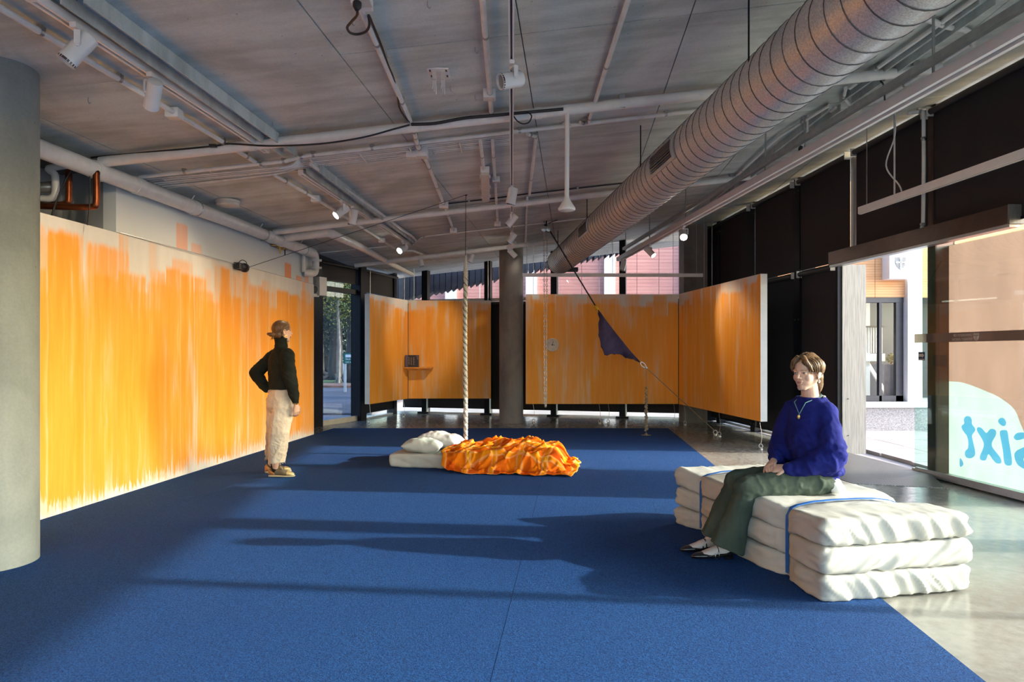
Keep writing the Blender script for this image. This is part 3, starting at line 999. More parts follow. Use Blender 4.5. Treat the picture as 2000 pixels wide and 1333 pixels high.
slant_blind(SB + d2 * 0.14, SC - d2 * 0.02, 2.6, 3.06, 'short high blind above the slanted left orange board')
slant_blind(SA + d1 * 0.14, SB - d1 * 0.14, 2.72, 3.06, 'short high blind above the glass exit door by the trees')

# ---- glazed front behind the camera
win_f = root('window_4', (0, Y_BACK, 0))
for x in (-4.4, -2.4, 0.0, 2.4, 5.2):
    m = MB(); m.box((x - 0.08, Y_BACK - 0.1, 0), (x + 0.08, Y_BACK + 0.1, ceil_z(x, Y_BACK))); m.build('post', M['dark_steel'], win_f, smooth=False)
xs_ = [-4.4, -2.4, 0.0, 2.4, 5.2]
for i in range(4):
    m = MB(); m.box((xs_[i] + 0.08, Y_BACK - 0.006, 0.05), (xs_[i + 1] - 0.08, Y_BACK + 0.006, 3.0)); m.build('pane', M['glass'], win_f, smooth=False)
m = MB(); m.hexa([(-4.5, Y_BACK - 0.05, 2.98), (5.4, Y_BACK - 0.05, 2.98), (5.4, Y_BACK + 0.05, 2.98), (-4.5, Y_BACK + 0.05, 2.98), (-4.5, Y_BACK - 0.05, 3.1), (5.4, Y_BACK - 0.05, 4.2), (5.4, Y_BACK + 0.05, 4.2), (-4.5, Y_BACK + 0.05, 3.1)]); m.build('spandrel', M['white_wall'], win_f, smooth=False)

# ---- carpet in strips laid along the left wall
n = NT('blue_carpet')
co = n.geo()
pile = n.noise(co, 150, 4, 0.75)
patch = n.noise(co, 1.1, 4)
spk = n.noise(co, 70, 2, 0.6)
col = n.mix(n.ramp(pile, 0.30, 0.70), (0.004, 0.015, 0.072), (0.019, 0.098, 0.31))
col = n.mix(n.ramp(patch, 0.35, 0.65, 0.0, 0.25), col, (0.010, 0.046, 0.18))
n.base(col, 0.95, 0, 0.15)
n.b.inputs['Sheen Weight'].default_value = 0.0
n.bump(n.math('ADD', pile, n.math('MULTIPLY', spk, 0.7)), 0.9, 0.006)
M['carpet'] = n.m
cpt = thing('carpet', 'large blue carpet laid in strips over the concrete floor', 'carpet', (-1, 6, 0))
edges = [1.68, 0.70, -0.34, -1.38, -2.42, -3.46, -4.283]
for i in range(6):
    r_, l_ = edges[i], edges[i + 1]
    h = 0.009 + 0.0008 * (i % 2)
    y0, y1 = Y_BACK + 0.3, 12.16
    m = MB()
    m.hexa([(l_ + 0.0004 + WSL * y0, y0, 0.0005), (r_ - 0.0004 + WSL * y0, y0, 0.0005), (r_ - 0.0004 + WSL * y1, y1, 0.0005), (l_ + 0.0004 + WSL * y1, y1, 0.0005),
            (l_ + 0.0004 + WSL * y0, y0, h), (r_ - 0.0004 + WSL * y0, y0, h), (r_ - 0.0004 + WSL * y1, y1, h), (l_ + 0.0004 + WSL * y1, y1, h)])
    m.build('carpet_strip', M['carpet'], cpt, smooth=False)

# ---- chequer-plate ramp at the door
n = NT('chequer_plate')
co = n.geo()
q = n.sep(co)
sx = n.math('SINE', n.math('MULTIPLY', n.math('ADD', q[0], q[1]), 110.0))
sy = n.math('SINE', n.math('MULTIPLY', n.math('SUBTRACT', q[0], q[1]), 110.0))
hgt = n.ramp(n.math('MULTIPLY', sx, sy), 0.2, 0.6)
n.base(n.mix(hgt, (0.16, 0.15, 0.15), (0.42, 0.41, 0.40)), 0.4, 0.7)
n.bump(hgt, 0.5, 0.004)
M['chequer'] = n.m
a, b, c, d = fl(1846, 954), fl(1748, 951), fl(1560, 900), FR(9.05, 0.02)
e = FR(7.35, 0.02)
m = MB()
rp = [(a.x, a.y, 0.0), (b.x - 0.35, b.y + 0.15, 0.0), (d.x - 1.0, d.y - 0.05, 0.0), (d.x, d.y, 0.0), (e.x, e.y, 0.0)]
zt = [0.004, 0.004, 0.004, 0.055, 0.05]
lo = [Vector(p) for p in rp]
hi = [Vector((p[0], p[1], z)) for p, z in zip(rp, zt)]
nn_ = len(lo)
m.add(lo + hi, [tuple(reversed(range(nn_))), tuple(range(nn_, 2 * nn_))] + [(i, (i + 1) % nn_, nn_ + (i + 1) % nn_, nn_ + i) for i in range(nn_)])
tag(m.build('door_ramp', M['chequer'], smooth=False), 'metal chequer-plate ramp on the floor at the open doorway', 'ramp')
# ------------------------------------------------------------------ pipes, conduits, cables and lamps under the ceiling
def under(pts, gap):
    """keep a run of points below the ceiling"""
    return [Vector((p.x, p.y, min(p.z, ceil_z(p.x, p.y) - gap))) for p in map(Vector, pts)]

def run(name, label, cat, pts, r, mat, group=None, n=10, sub=0, clips=0):
    """a pipe or cable as one thing; clips = number of saddle clips along it"""
    if sub:
        pts = catmull(pts, sub)
    rm = max(r) if isinstance(r, (list, tuple)) else r
    pts = under(pts, rm * 1.4 + 0.008)
    m = MB()
    m.tube(pts, r, n)
    o = m.build(name, mat)
    tag(o, label, cat, group)
    for k in range(clips):
        t = (k + 0.5) / clips
        i = min(int(t * (len(pts) - 1)), len(pts) - 2)
        f = t * (len(pts) - 1) - i
        p = Vector(pts[i]).lerp(Vector(pts[i + 1]), f)
        d = (Vector(pts[i + 1]) - Vector(pts[i])).normalized()
        mb = MB()
        mb.tube([p - d * 0.012, p + d * 0.012], r * 1.18, n)
        mb.cbox(p + Vector((0, 0, r * 1.05)), (r * 1.2 + 0.016, r * 1.2 + 0.016, r * 0.6 + 0.01))
        mb.build('saddle_clip', M['galv'], o)
    return o

def catmull(pts, sub=6):
    pts = [Vector(p) for p in pts]
    out = []
    for i in range(len(pts) - 1):
        p0, p1, p2, p3 = pts[max(i - 1, 0)], pts[i], pts[i + 1], pts[min(i + 2, len(pts) - 1)]
        for s in range(sub):
            t = s / sub
            out.append(0.5 * ((2 * p1) + (p2 - p0) * t + (2 * p0 - 5 * p1 + 4 * p2 - p3) * t * t + (3 * p1 - p0 - 3 * p2 + p3) * t ** 3))
    out.append(pts[-1])
    return out

def junction(p, s, label, group='junction boxes under the ceiling'):
    m = MB()
    m.cbox(p, (s, s * 0.9, s * 0.7))
    o = m.build('junction_box', M['lamp_white'], smooth=False)
    tag(o, label, 'junction box', group)
    mb = MB()
    mb.cbox(Vector(p) - Vector((0, 0, s * 0.37)), (s * 0.85, s * 0.76, s * 0.06))
    mb.build('cover', M['offwhite'], o, smooth=False)
    return o

# -- thick pipe along the left wall with couplings and an end elbow
A = lambda y, dz=0.0: WLp(y, 0.105, 2.95 + dz)
pa = thing('waste_pipe', 'thick cream pipe running along the top of the left wall', 'pipe', A(6))
m = MB(); m.tube([A(2.0), A(4.0), A(6.0), A(8.0), A(10.93)], 0.075, 18); m.build('pipe_run', M['pipe'], pa)
for y in (6.0, 6.55, 7.5, 9.43, 9.75, 10.6):
    m = MB(); m.tube([A(y - 0.06), A(y + 0.06)], 0.083, 18); m.build('coupling', M['pipe'], pa)
for y in (7.55, 9.2, 10.55):
    m = MB(); m.tube([A(y) + Vector((0.085 * math.cos(t), 0, 0.085 * math.sin(t))) for t in np.linspace(-2.0, 2.6, 14)] + [A(y) + Vector((0, 0, 0.16))], 0.007, 6); m.build('strap', M['galv'], pa)
m = MB()
e0, e1 = A(10.93), A(11.05, -0.10)
m.tube(catmull([A(10.9), A(11.02, -0.01), A(11.06, -0.08), A(11.06, -0.20), A(11.03, -0.29), A(10.93, -0.325), WLp(10.85, 0.10, 2.62), WLp(10.80, 0.02, 2.62)], 5), 0.055, 16)
el = m.build('end_elbow', M['pipe'], pa)
for z in (-0.10, -0.22):
    mb = MB(); mb.tube([A(11.06, z + 0.016), A(11.06, z - 0.016)], 0.075, 16); mb.cbox(A(11.06, z), (0.19, 0.03, 0.035)); mb.build('flange', M['pipe'], el)
m = MB(); m.tube([WLp(10.72, 0.04, 2.98), WLp(10.72, 0.04, 2.62)], 0.03, 12); m.build('vent_branch', M['pipe'], pa)

# -- cross pipes
def hanger(p, zt, parent, r):
    m = MB()
    m.cbox(Vector((p[0], p[1], p[2] + r * 0.6)), (0.05, 0.05, r * 3.0))
    m.tube([Vector((p[0], p[1], p[2] + r)), Vector((p[0], p[1], zt))], 0.004, 6)
    m.build('hanger', M['galv'], parent)
def cross(name, label, p0, p1, r, hang=()):
    t = thing(name, label, 'pipe', (Vector(p0) + Vector(p1)) / 2, 'cream pipes crossing under the ceiling')
    m = MB(); m.tube([p0, p1], r, 16); m.build('pipe_run', M['pipe'], t)
    for k in (0.18, 0.52, 0.8):
        q = Vector(p0).lerp(Vector(p1), k); d = (Vector(p1) - Vector(p0)).normalized()
        m = MB(); m.tube([q - d * 0.03, q + d * 0.03], r * 1.12, 16); m.build('coupling', M['pipe'], t)
    for k in hang:
        q = Vector(p0).lerp(Vector(p1), k)
        hanger(q, ceil_z(q.x, q.y), t, r)
    return t
pB0, pB1 = at(196, 317, 5.99), at(1836, 133, 6.02)
cross('cross_pipe', 'nearest cream pipe crossing the ceiling, carrying the black cable', pB0, pB1, 0.046, (0.21, 0.62, 0.97))
pD0, pD1 = at(534, 454, 9.42), at(1476, 345, 9.42)
cross('cross_pipe', 'middle cream pipe crossing the ceiling just past the lit left spotlight', pD0, pD1, 0.04, (0.23, 0.95))
pF0, pF1 = at(693, 519, 12.7), at(1128, 466, 12.7)
cross('cross_pipe', 'farthest cream pipe crossing the ceiling in front of the back windows', pF0, pF1, 0.042, (0.5,))
run('branch_pipe', 'cream pipe that bends off the wall pipe toward the back corner', 'pipe', [at(548, 461, 9.75), at(640, 450, 9.75), at(648, 453, 9.85), at(700, 480, 11.0), at(757, 511, 12.9), at(806, 537, 14.6)], [0.062, 0.062, 0.066, 0.058, 0.05, 0.04], M['pipe'], n=16)

# -- conduits
run('conduit', 'white conduit crossing the ceiling right behind the nearest cream pipe', 'conduit',
    [at(272, 346, 6.55), at(500, 321, 6.55), at(557, 315, 6.55), at(600, 292, 6.55), at(624, 286, 6.55), at(994, 248, 6.55), at(1362, 207, 6.55), at(1545, 186, 6.55)], 0.019, M['conduit'], 'white conduits', clips=9)
cb = thing('cable_bundle', 'loose bundle of pale data cables clipped along the ceiling behind the first cross pipe', 'cables', at(640, 310, 6.8))
for k in range(6):
    dy = 0.10 + 0.055 * k
    pts = [(285 + 8 * k, 351 + 3.5 * k), (400, 341 + 3.6 * k), (500, 331 + 3.2 * k), (560, 325 + 2.4 * k), (596, 305 + 3.4 * k), (622, 298 + 3.2 * k), (700, 293 + 3.0 * k), (800, 281 + 3.0 * k), (900, 270 + 2.8 * k), (1002, 258 + 2.6 * k)]
    P = catmull([at(x, y + RND.uniform(-1, 1), 6.6 + dy) for x, y in pts], 4)
    P = under(P, 0.015)
    m = MB(); m.tube(P, 0.006 if k % 2 else 0.009, 6); m.build('cable', M['cable_white'], cb)
for k in range(7):
    m = MB(); q = under([at(330 + k * 95, 356 - k * 11.5 - (14 if k > 2 else 0), 6.85)], 0.03)[0]; m.cbox(q, (0.012, 0.34, 0.012)); m.build('cable_tie', M['cable_white'], cb, smooth=False)
fan = thing('conduit_fan', 'fan of bent white conduits turning up over the left ceiling channel', 'conduit', at(595, 315, 6.75))
for k in range(6):
    P = catmull([at(545 + 6 * k, 329 - 0.4 * k, 6.62 + 0.05 * k), at(570 + 4 * k, 324, 6.66 + 0.05 * k), at(582 + 4 * k, 312, 6.68 + 0.05 * k), at(596 + 4.5 * k, 301 + 2 * k, 6.7 + 0.06 * k), at(606 + 3.5 * k, 299 + 2 * k, 6.75 + 0.06 * k)], 4)
    m = MB(); m.tube(P, 0.012, 8); m.build('bend', M['conduit'], fan)
junction(at(613, 305, 6.85), 0.10, 'white junction box at the fan of bent conduits')

def jlabel(i):
    return i
run('conduit', 'white conduit with a black cable strapped to it, left of the ceiling centre', 'conduit', [cl(702, 8, 0.042), cl(803, 241, 0.042), at(810, 262, 6.2), at(816, 286, 6.6), at(825, 298, 6.9)], 0.021, M['conduit'], 'white conduits', clips=8)
run('conduit', 'white conduit continuing to the box beside the hanging rope wire', 'conduit', [cl(829, 305, 0.042), cl(866, 397, 0.042), cl(886, 450, 0.042)], 0.02, M['conduit'], 'white conduits', clips=5)
junction(cl(824, 299, 0.04), 0.12, 'white junction box right of a twin under the first cross pipe')
junction(cl(804, 302, 0.04), 0.10, 'white junction box left of its twin under the first cross pipe')
junction(cl(867, 401, 0.04), 0.12, 'white junction box where the thin ceiling conduit starts left of the rope')
junction(cl(886, 451, 0.04), 0.11, 'white junction box at the end of a short conduit left of the rope')
run('conduit', 'straight white conduit left of the central lighting track', 'conduit', [cl(942, -4, 0.042), cl(957, 182, 0.042), cl(961, 236, 0.042)], 0.02, M['conduit'], 'white conduits', clips=3)
junction(cl(956, 185, 0.04), 0.10, 'white junction box on the straight conduit left of the central track')
run('conduit', 'short white conduit feeding the sealed batten lamp', 'conduit', [cl(938, 276, 0.042), cl(945, 332, 0.042)], 0.018, M['conduit'], 'white conduits', clips=1)
run('conduit', 'white conduit passing right beside the sealed batten lamp', 'conduit', [cl(962, 275, 0.042), cl(972, 437, 0.042)], 0.018, M['conduit'], 'white conduits', clips=4)
junction(cl(972, 438, 0.04), 0.10, 'white junction box beyond the sealed batten lamp')
junction(cl(969, 351, 0.04), 0.09, 'white junction box beside the sealed batten lamp')
run('conduit', 'white conduit slanting between the central track and the big duct', 'conduit', [cl(1228, -4, 0.042), cl(1155, 222, 0.042), cl(1149, 240, 0.04), cl(1133, 240, 0.05)], 0.019, M['conduit'], 'white conduits', clips=3)
run('conduit', 'short white conduit right of the sealed batten lamp', 'conduit', [cl(1030, 262, 0.05), cl(1047, 267, 0.042), cl(1034, 381, 0.042)], 0.018, M['conduit'], 'white conduits', clips=3)
run('conduit', 'white conduit ending near the pulley in front of the far column', 'conduit', [cl(1030, 386, 0.042), cl(1026, 474, 0.042)], 0.016, M['conduit'], 'white conduits', clips=3)
run('conduit', 'white conduit beside the left lighting track, nearest the camera', 'conduit', [cl(-20, 3, 0.042), cl(435, 277, 0.042), cl(512, 325, 0.042)], 0.02, M['conduit'], 'white conduits', clips=7)
run('conduit', 'white conduit beside the far half of the left lighting track', 'conduit', [cl(536, 342, 0.042), cl(615, 387, 0.042), cl(770, 485, 0.042)], 0.019, M['conduit'], 'white conduits', clips=4)
junction(cl(340, 222, 0.04), 0.10, 'white junction box under the second spotlight on the left')
junction(cl(617, 389, 0.04), 0.10, 'white junction box just left of the lit left spotlight')
junction(cl(746, 470, 0.04), 0.10, 'white junction box left of the farther lit spotlight')
run('conduit', 'white conduit along the right edge of the far left ceiling channel', 'conduit', [cl(607, 321, 0.05), cl(662, 361, 0.05), cl(735, 412, 0.05), cl(752, 424, 0.05), cl(790, 452, 0.05), cl(806, 463, 0.05), cl(813, 471, 0.06), cl(806, 478, 0.06), cl(797, 475, 0.07)], 0.02, M['conduit'], 'white conduits')
run('thin_conduit', 'thin dark conduit crossing the ceiling past the sealed batten lamp', 'conduit', [cl(872, 398, 0.02), cl(960, 388, 0.02), cl(1034, 378, 0.02), cl(1222, 357, 0.02)], 0.010, M['cable_black'], clips=3)
run('thin_conduit', 'thin white conduit crossing the ceiling behind the pulley', 'conduit', [cl(806, 477, 0.02), cl(822, 464, 0.02), cl(835, 461, 0.02), cl(1162, 424, 0.02)], 0.012, M['conduit'], clips=3)
run('thin_conduit', 'thin white conduit crossing the ceiling at the far left windows', 'conduit', [cl(625, 494, 0.02), cl(768, 480, 0.02)], 0.010, M['conduit'], clips=1)
run('conduit', 'short far conduit slanting under the farthest cross pipe', 'conduit', [cl(790, 490, 0.05), cl(806, 490, 0.05), cl(845, 505, 0.05), cl(912, 498, 0.05)], 0.02, M['conduit'], 'white conduits')
# right-hand side
run('conduit', 'curved white conduit at the top right beside the right ceiling channel', 'conduit', catmull([cl(1808, 36, 0.042), cl(1850, 52, 0.042), cl(1884, 58, 0.042), cl(1898, 70, 0.042), cl(1902, 88, 0.06)], 5), 0.022, M['conduit'], 'white conduits')
run('conduit', 'long white conduit along the right ceiling channel, upper right', 'conduit', [cl(1915, -10, 0.04), cl(1715, 132, 0.04), cl(1660, 172, 0.04)], 0.018, M['conduit'], 'white conduits', clips=3)
run('conduit', 'white conduit beside the right-hand lighting track', 'conduit', [cl(1895, 85, 0.02), cl(1745, 178, 0.02), cl(1700, 203, 0.042), cl(1660, 205, 0.04), cl(1648, 190, 0.05), cl(1652, 172, 0.05)], 0.016, M['conduit'], 'white conduits', clips=3)
run('conduit', 'white conduit beside the lower right ceiling channel', 'conduit', [cl(1620, 206, 0.042), cl(1520, 268, 0.042), cl(1400, 380, 0.042), cl(1340, 405, 0.042)], 0.016, M['conduit'], 'white conduits', clips=3)
bx_ = at(1805, 300, 7.42)
run('conduit', 'upright white conduit down the right windows to the door header', 'conduit', [at(1772, 197, 7.4), at(1800, 198, 7.4), at(1804, 206, 7.4), at(1804, 330, 7.4), at(1803, 440, 7.4), at(1798, 450, 7.4)], 0.02, M['conduit'], 'white conduits', clips=3)
cab = [cl(1720, 158, 0.10), cl(1726, 168, 0.2), at(1728, 195, 5.8)]
run('loose_cable', 'short black cable hanging under the first cross pipe at the right', 'cable', catmull(cab, 5), 0.007, M['cable_black'])
junction(at(1638, 206, 7.0), 0.14, 'white junction box above the oval ceiling unit')
# dropper with black plug
dr = thing('cable_dropper', 'steel drop rod with a pale lead and black plug below the big duct', 'cable', at(1572, 245, 7.2))
m = MB(); m.tube([at(1570, 205, 7.2), at(1572, 288, 7.2)], 0.010, 8); m.build('rod', M['galv'], dr)
m = MB(); m.tube(catmull([at(1575, 206, 7.2), at(1577, 250, 7.2), at(1574, 268, 7.2), at(1566, 286, 7.2)], 5), 0.012, 8); m.build('lead', M['cable_white'], dr)
m = MB(); m.lathe([(0.018, 0), (0.022, 0.03), (0.014, 0.05)], 10, at(1565, 286, 7.2), (-0.4, 0, -1)); m.build('plug', M['black'], dr)

# -- black power lead
pl = thing('power_lead', 'black power lead plugged in at the ceiling and strung along the first cross pipe', 'cable', cl(700, 30, 0.1))
pts = [cl(697, 18, 0.09), cl(697, 30, 0.10), cl(685, 44, 0.10), cl(678, 54, 0.10), cl(684, 64, 0.10), cl(698, 67, 0.10), cl(714, 62, 0.10), cl(721, 50, 0.09), cl(720, 30, 0.07), cl(728, 48, 0.05), cl(745, 90, 0.05), cl(757, 125, 0.05), cl(768, 152, 0.05), cl(776, 182, 0.05), cl(780, 210, 0.06), cl(792, 230, 0.06), at(803, 240, 5.95)]
m = MB(); m.tube(catmull(pts, 5), 0.008, 8); m.build('lead_loop', M['cable_black'], pl)
pts = [at(803, 243, 5.94), at(850, 241, 5.93), at(905, 231, 5.93), at(960, 226, 5.93), at(1000, 222, 5.93), at(1035, 219, 5.93), at(1100, 213, 5.95)]
m = MB(); m.tube(catmull(pts, 5), 0.014, 8); m.build('lead_bundle', M['cable_black'], pl)
pts = [at(1000, 222, 5.9), at(1010, 236, 5.88), at(1022, 242, 5.88), at(1034, 238, 5.88), at(1038, 226, 5.88), at(1030, 219, 5.9)]
m = MB(); m.tube(catmull(pts, 5), 0.006, 6); m.build('lead_coil', M['cable_black'], pl)
pts = [at(800, 244, 5.94), at(770, 252, 5.93), at(720, 266, 5.93), at(660, 277, 5.93), at(600, 283, 5.92), at(520, 285, 5.93), at(450, 281, 5.93), at(420, 285, 5.94), at(340, 293, 5.95), at(250, 301, 5.97), at(178, 308, 6.0)]
m = MB(); m.tube(catmull(pts, 5), 0.008, 8); m.build('lead_left', M['cable_black'], pl)
m = MB(); m.cbox(at(416, 285, 5.92), (0.06, 0.03, 0.025)); m.build('lead_joiner', M['black'], pl)
m = MB(); m.lathe([(0.01, 0), (0.026, 0.012), (0.026, 0.035), (0.012, 0.06)], 12, cl(698, 3, 0.075), (0, -0.3, -1)); m.build('plug', M['black'], pl)
so = thing('socket_outlet', 'white ceiling socket with a black plug at the top edge', 'socket', cl(707, 4, 0.04))
m = MB(); m.cbox(cl(707, 4, 0.035), (0.11, 0.10, 0.06)); m.build('box', M['lamp_white'], so, smooth=False)
m = MB(); m.cbox(cl(709, 6, 0.07), (0.09, 0.085, 0.008)); m.build('face_plate', M['offwhite'], so, smooth=False)

# -- ceiling channels (cable troughs) left and right
def channel(label, p0, p1, w, h):
    t = thing('ceiling_channel', label, 'ceiling channel', (Vector(p0) + Vector(p1)) / 2)
    up = Vector((0, 0, 1))
    a, b, d = frame_from(Vector(p1) - Vector(p0))
    m = MB(); m.beam(Vector(p0) + up * (h * 0.4), Vector(p1) + up * (h * 0.4), w, h * 0.2); m.build('web', M['ceiling'], t, smooth=False)
    for s in (-1, 1):
        m = MB(); m.beam(Vector(p0) + a * (s * w / 2), Vector(p1) + a * (s * w / 2), 0.012, h); m.build('flange', M['ceiling'], t, smooth=False)
    return t
channel('grey channel beside the near half of the left lighting track', cl(142, -10, 0.04), cl(566, 297, 0.04), 0.13, 0.09)
channel('grey channel beside the far half of the left lighting track', cl(612, 330, 0.04), cl(802, 472, 0.04), 0.14, 0.09)
channel('grey channel along the ceiling at the top right', cl(1930, -4, 0.04), cl(1652, 194, 0.04), 0.12, 0.09)
channel('grey channel along the ceiling right of the big duct', cl(1630, 208, 0.04), cl(1395, 390, 0.04), 0.12, 0.09)

# -- perforated cable tray
tr = thing('cable_tray', 'perforated metal cable tray crossing the ceiling between the dome pole and the duct', 'cable tray', at(1250, 233, 6.85))
def tray_seg(p0, p1):
    p0, p1 = Vector(p0), Vector(p1)
    m = MB()
    for s in (-0.05, 0.05):
        m.beam(p0 + Vector((0, s, 0)), p1 + Vector((0, s, 0)), 0.012, 0.03)
    m.build('side_rail', M['galv'], tr, smooth=False)
    nn = int((p1 - p0).length / 0.035)
    mm = MB()
    for k in range(nn + 1):
        mm.cbox(p0.lerp(p1, k / nn), (0.014, 0.10, 0.006))
    o = mm.build('rungs', M['galv'], tr, smooth=False)
    o['kind'] = 'stuff'
tray_seg(at(1002, 258, 6.85), at(1362, 217, 6.85))
tray_seg(at(1590, 190, 6.85), at(1648, 183, 6.85))

# -- lighting tracks
def track(label, p0, p1, w=0.045, h=0.045):
    t = thing('lighting_track', label, 'lighting track', (Vector(p0) + Vector(p1)) / 2, 'white lighting tracks')
    a, b, d = frame_from(Vector(p1) - Vector(p0))
    m = MB()
    m.beam(Vector(p0) + b * (h * 0.25), Vector(p1) + b * (h * 0.25), w, h * 0.5)
    m.beam(Vector(p0) + a * (w * 0.36) - b * (h * 0.25), Vector(p1) + a * (w * 0.36) - b * (h * 0.25), w * 0.28, h * 0.5)
    m.beam(Vector(p0) - a * (w * 0.36) - b * (h * 0.25), Vector(p1) - a * (w * 0.36) - b * (h * 0.25), w * 0.28, h * 0.5)
    m.build('rail', M['lamp_white'], t, smooth=False)
    m = MB(); m.beam(Vector(p0) - b * (h * 0.05), Vector(p1) - b * (h * 0.05), w * 0.30, h * 0.1); m.build('slot', M['lamp_dark'], t, smooth=False)
    for e in (p0, p1):
        m = MB(); m.beam(Vector(e) - d * 0.012, Vector(e) + d * 0.012, w * 1.06, h * 1.06); m.build('end_cap', M['lamp_white'], t, smooth=False)
    return t
tl0, tl1, tl2, tl3 = cl(62, -8, 0.05), cl(520, 293, 0.05), cl(588, 337, 0.05), cl(798, 476, 0.05)
track('near half of the left white lighting track with the two nearest spotlights', tl0, tl1, 0.055, 0.05)
track('far half of the left white lighting track with the lit spotlights', tl2, tl3, 0.055, 0.05)
tc0, tc1 = Vector((-0.005, 3.0, 3.38)), Vector((0.0, 13.0, 3.34))
tc = track('central white lighting track running straight away over the bed', tc0, tc1, 0.035, 0.04)
for y in (4.2, 6.4, 8.6, 10.8, 12.6):
    m = MB(); m.tube([Vector((0, y, 3.4)), Vector((0, y, ceil_z(0, y)))], 0.005, 6); m.build('hang_rod', M['galv'], tc)
RT0 = lambda y, dz=0.0: Vector((3.345 - 0.0868 * y, y, 3.235 + dz))
trr = track('long white lighting track on the right, beyond the big duct', RT0(2.0), RT0(13.7), 0.11, 0.075)
for y in (3.2, 4.75, 7.3, 9.8, 11.6, 13.2):
    p = RT0(y)
    m = MB(); m.tube([p + Vector((0, 0, 0.03)), Vector((p.x, p.y, ceil_z(p.x, p.y)))], 0.010, 8); m.build('hang_rod', M['galv'], trr)
m = MB(); m.beam(RT0(2.0, 0.10) + Vector((-0.09, 0, 0)), RT0(13.0, 0.10) + Vector((-0.09, 0, 0)), 0.05, 0.05); m.build('cable_basket', M['galv'], trr, smooth=False)
tb0, tb1 = at(1022, 537.5, 12.4), at(1371, 538, 12.4)
tbk = track('level white lighting bar hung across the back above the clock board', tb0, tb1, 0.05, 0.06)
for k in (0.02, 0.5, 0.97):
    p = tb0.lerp(tb1, k)
    m = MB(); m.tube([p, Vector((p.x, p.y, ceil_z(p.x, p.y)))], 0.004, 6); m.build('hang_wire', M['galv'], tbk)

# -- spotlights
def spot(label, p, aim, L, r, lit=0.0, size=55, drop=0.10, col=(1.0, 0.80, 0.55), arm=True):
    p, aim = Vector(p), Vector(aim).normalized()
    t = thing('spotlight', label, 'spotlight', p, 'white track spotlights')
    m = MB(); m.cbox(p - Vector((0, 0, 0.015)), (0.035, 0.12, 0.03)); m.build('adapter', M['lamp_white'], t, smooth=False)
    c = p - Vector((0, 0, drop + 0.02))
    side = frame_from(aim)[0]
    m = MB()
    m.tube([p - Vector((0, 0, 0.02)), p - Vector((0, 0, 0.05))], 0.014, 10)
    q = c + side * (r * 1.15)
    m.beam(p - Vector((0, 0, 0.045)), p - Vector((0, 0, 0.045)) + side * (r * 1.15), 0.03, 0.010)
    m.beam(p - Vector((0, 0, 0.045)) + side * (r * 1.15), q, 0.03, 0.010, side)
    m.build('yoke', M['lamp_white'], t, smooth=False)
    h0, h1 = c - aim * (L * 0.45), c + aim * (L * 0.55)
    m = MB()
    m.lathe([(r * 0.55, -0.004), (r * 0.9, 0.0), (r, 0.012), (r, L * 0.80), (r * 1.02, L * 0.81), (r * 1.02, L), (r * 0.90, L), (r * 0.86, L * 0.90)], 20, h0, aim, cap=True)
    hd = m.build('head', M['lamp_white'], t)
    m = MB(); m.lathe([(r * 0.3, L * 0.905), (r * 0.84, L * 0.91), (r * 0.84, L * 0.925)], 18, h0, aim); m.build('lens', M['lamp_on'] if lit else M['lens'], hd)
    m = MB(); m.lathe([(r * 1.025, L * 0.93), (r * 1.025, L * 1.0)], 18, h0, aim, cap=False); m.build('rim', M['lamp_dark'] if not lit else M['lamp_white'], hd)
    m = MB(); m.tube([q, c + side * (r * 0.9)], 0.012, 8); m.build('pivot', M['lamp_white'], t)
    if lit:
        add_light('SPOT', 'spot_lamp', h1 + aim * 0.02, aim, lit, col, t, spot_size=math.radians(size), spot_blend=0.75, shadow_soft_size=0.03)
    return t
KW = (1.0, 0.78, 0.50)
def trk(y, a=tl0, b=tl3):
    k = (y - a.y) / (b.y - a.y)
    return a.lerp(b, k) - Vector((0, 0, 0.03))
q1, q2, q3, q4, q5 = cl(155, 52, 0.08), cl(300, 147, 0.08), cl(668, 393, 0.08), cl(690, 404, 0.08), cl(787, 471, 0.08)
spot('nearest spotlight on the left track with a perforated white barrel', q1, Vector((-0.62, -0.25, -0.9)), 0.20, 0.052)
spot('second spotlight on the left track, above the small round box', q2, WLp(6.3, 0, 1.45) - q2, 0.20, 0.048, 66, 85, col=KW)
spot('brightly lit spotlight halfway along the left track', q3, WLp(q3.y - 1.3, 0, 1.5) - q3, 0.19, 0.05, 56, 80, col=KW)
spot('unlit spotlight tucked right beside the bright one on the left track', q4, Vector((-0.25, 0.2, -1)), 0.20, 0.05)
spot('farthest lit spotlight at the end of the left track', q5, Vector((-0.5, -0.75, -0.55)), 0.18, 0.055, 14, 60, col=KW)
c1 = Vector((0.0, 4.72, 3.36))
spot('nearest spotlight on the central track, dark lens toward the left', c1 + Vector((0.0, 0, 0)), Vector((-0.75, -0.35, -0.25)), 0.17, 0.055)
spot('second spotlight on the central track, tilted down and left', Vector((0, 8.2, 3.36)), Vector((-0.22, 0.1, -1)), 0.21, 0.058)
spot('third spotlight on the central track, tilted steeply to the left', Vector((0, 9.7, 3.36)), Vector((-0.8, 0.2, -0.9)), 0.20, 0.05)
spot('fourth spotlight on the central track, tilted to the left', Vector((0, 11.2, 3.36)), Vector((-0.7, 0.2, -1.0)), 0.19, 0.05)
s5 = Vector((0.0, 11.9, 3.35))
spot('lit spotlight near the far end of the central track', s5, Vector((-2.15, 14.6, 1.65)) - s5, 0.19, 0.05, 190, 40, col=KW)
spot('last spotlight at the far end of the central track', Vector((0, 12.8, 3.35)), Vector((1.9, 13.1, 1.3)) - Vector((0, 12.8, 3.3)), 0.19, 0.05, 12, 80, col=KW)
r1 = RT0(9.9, -0.04)
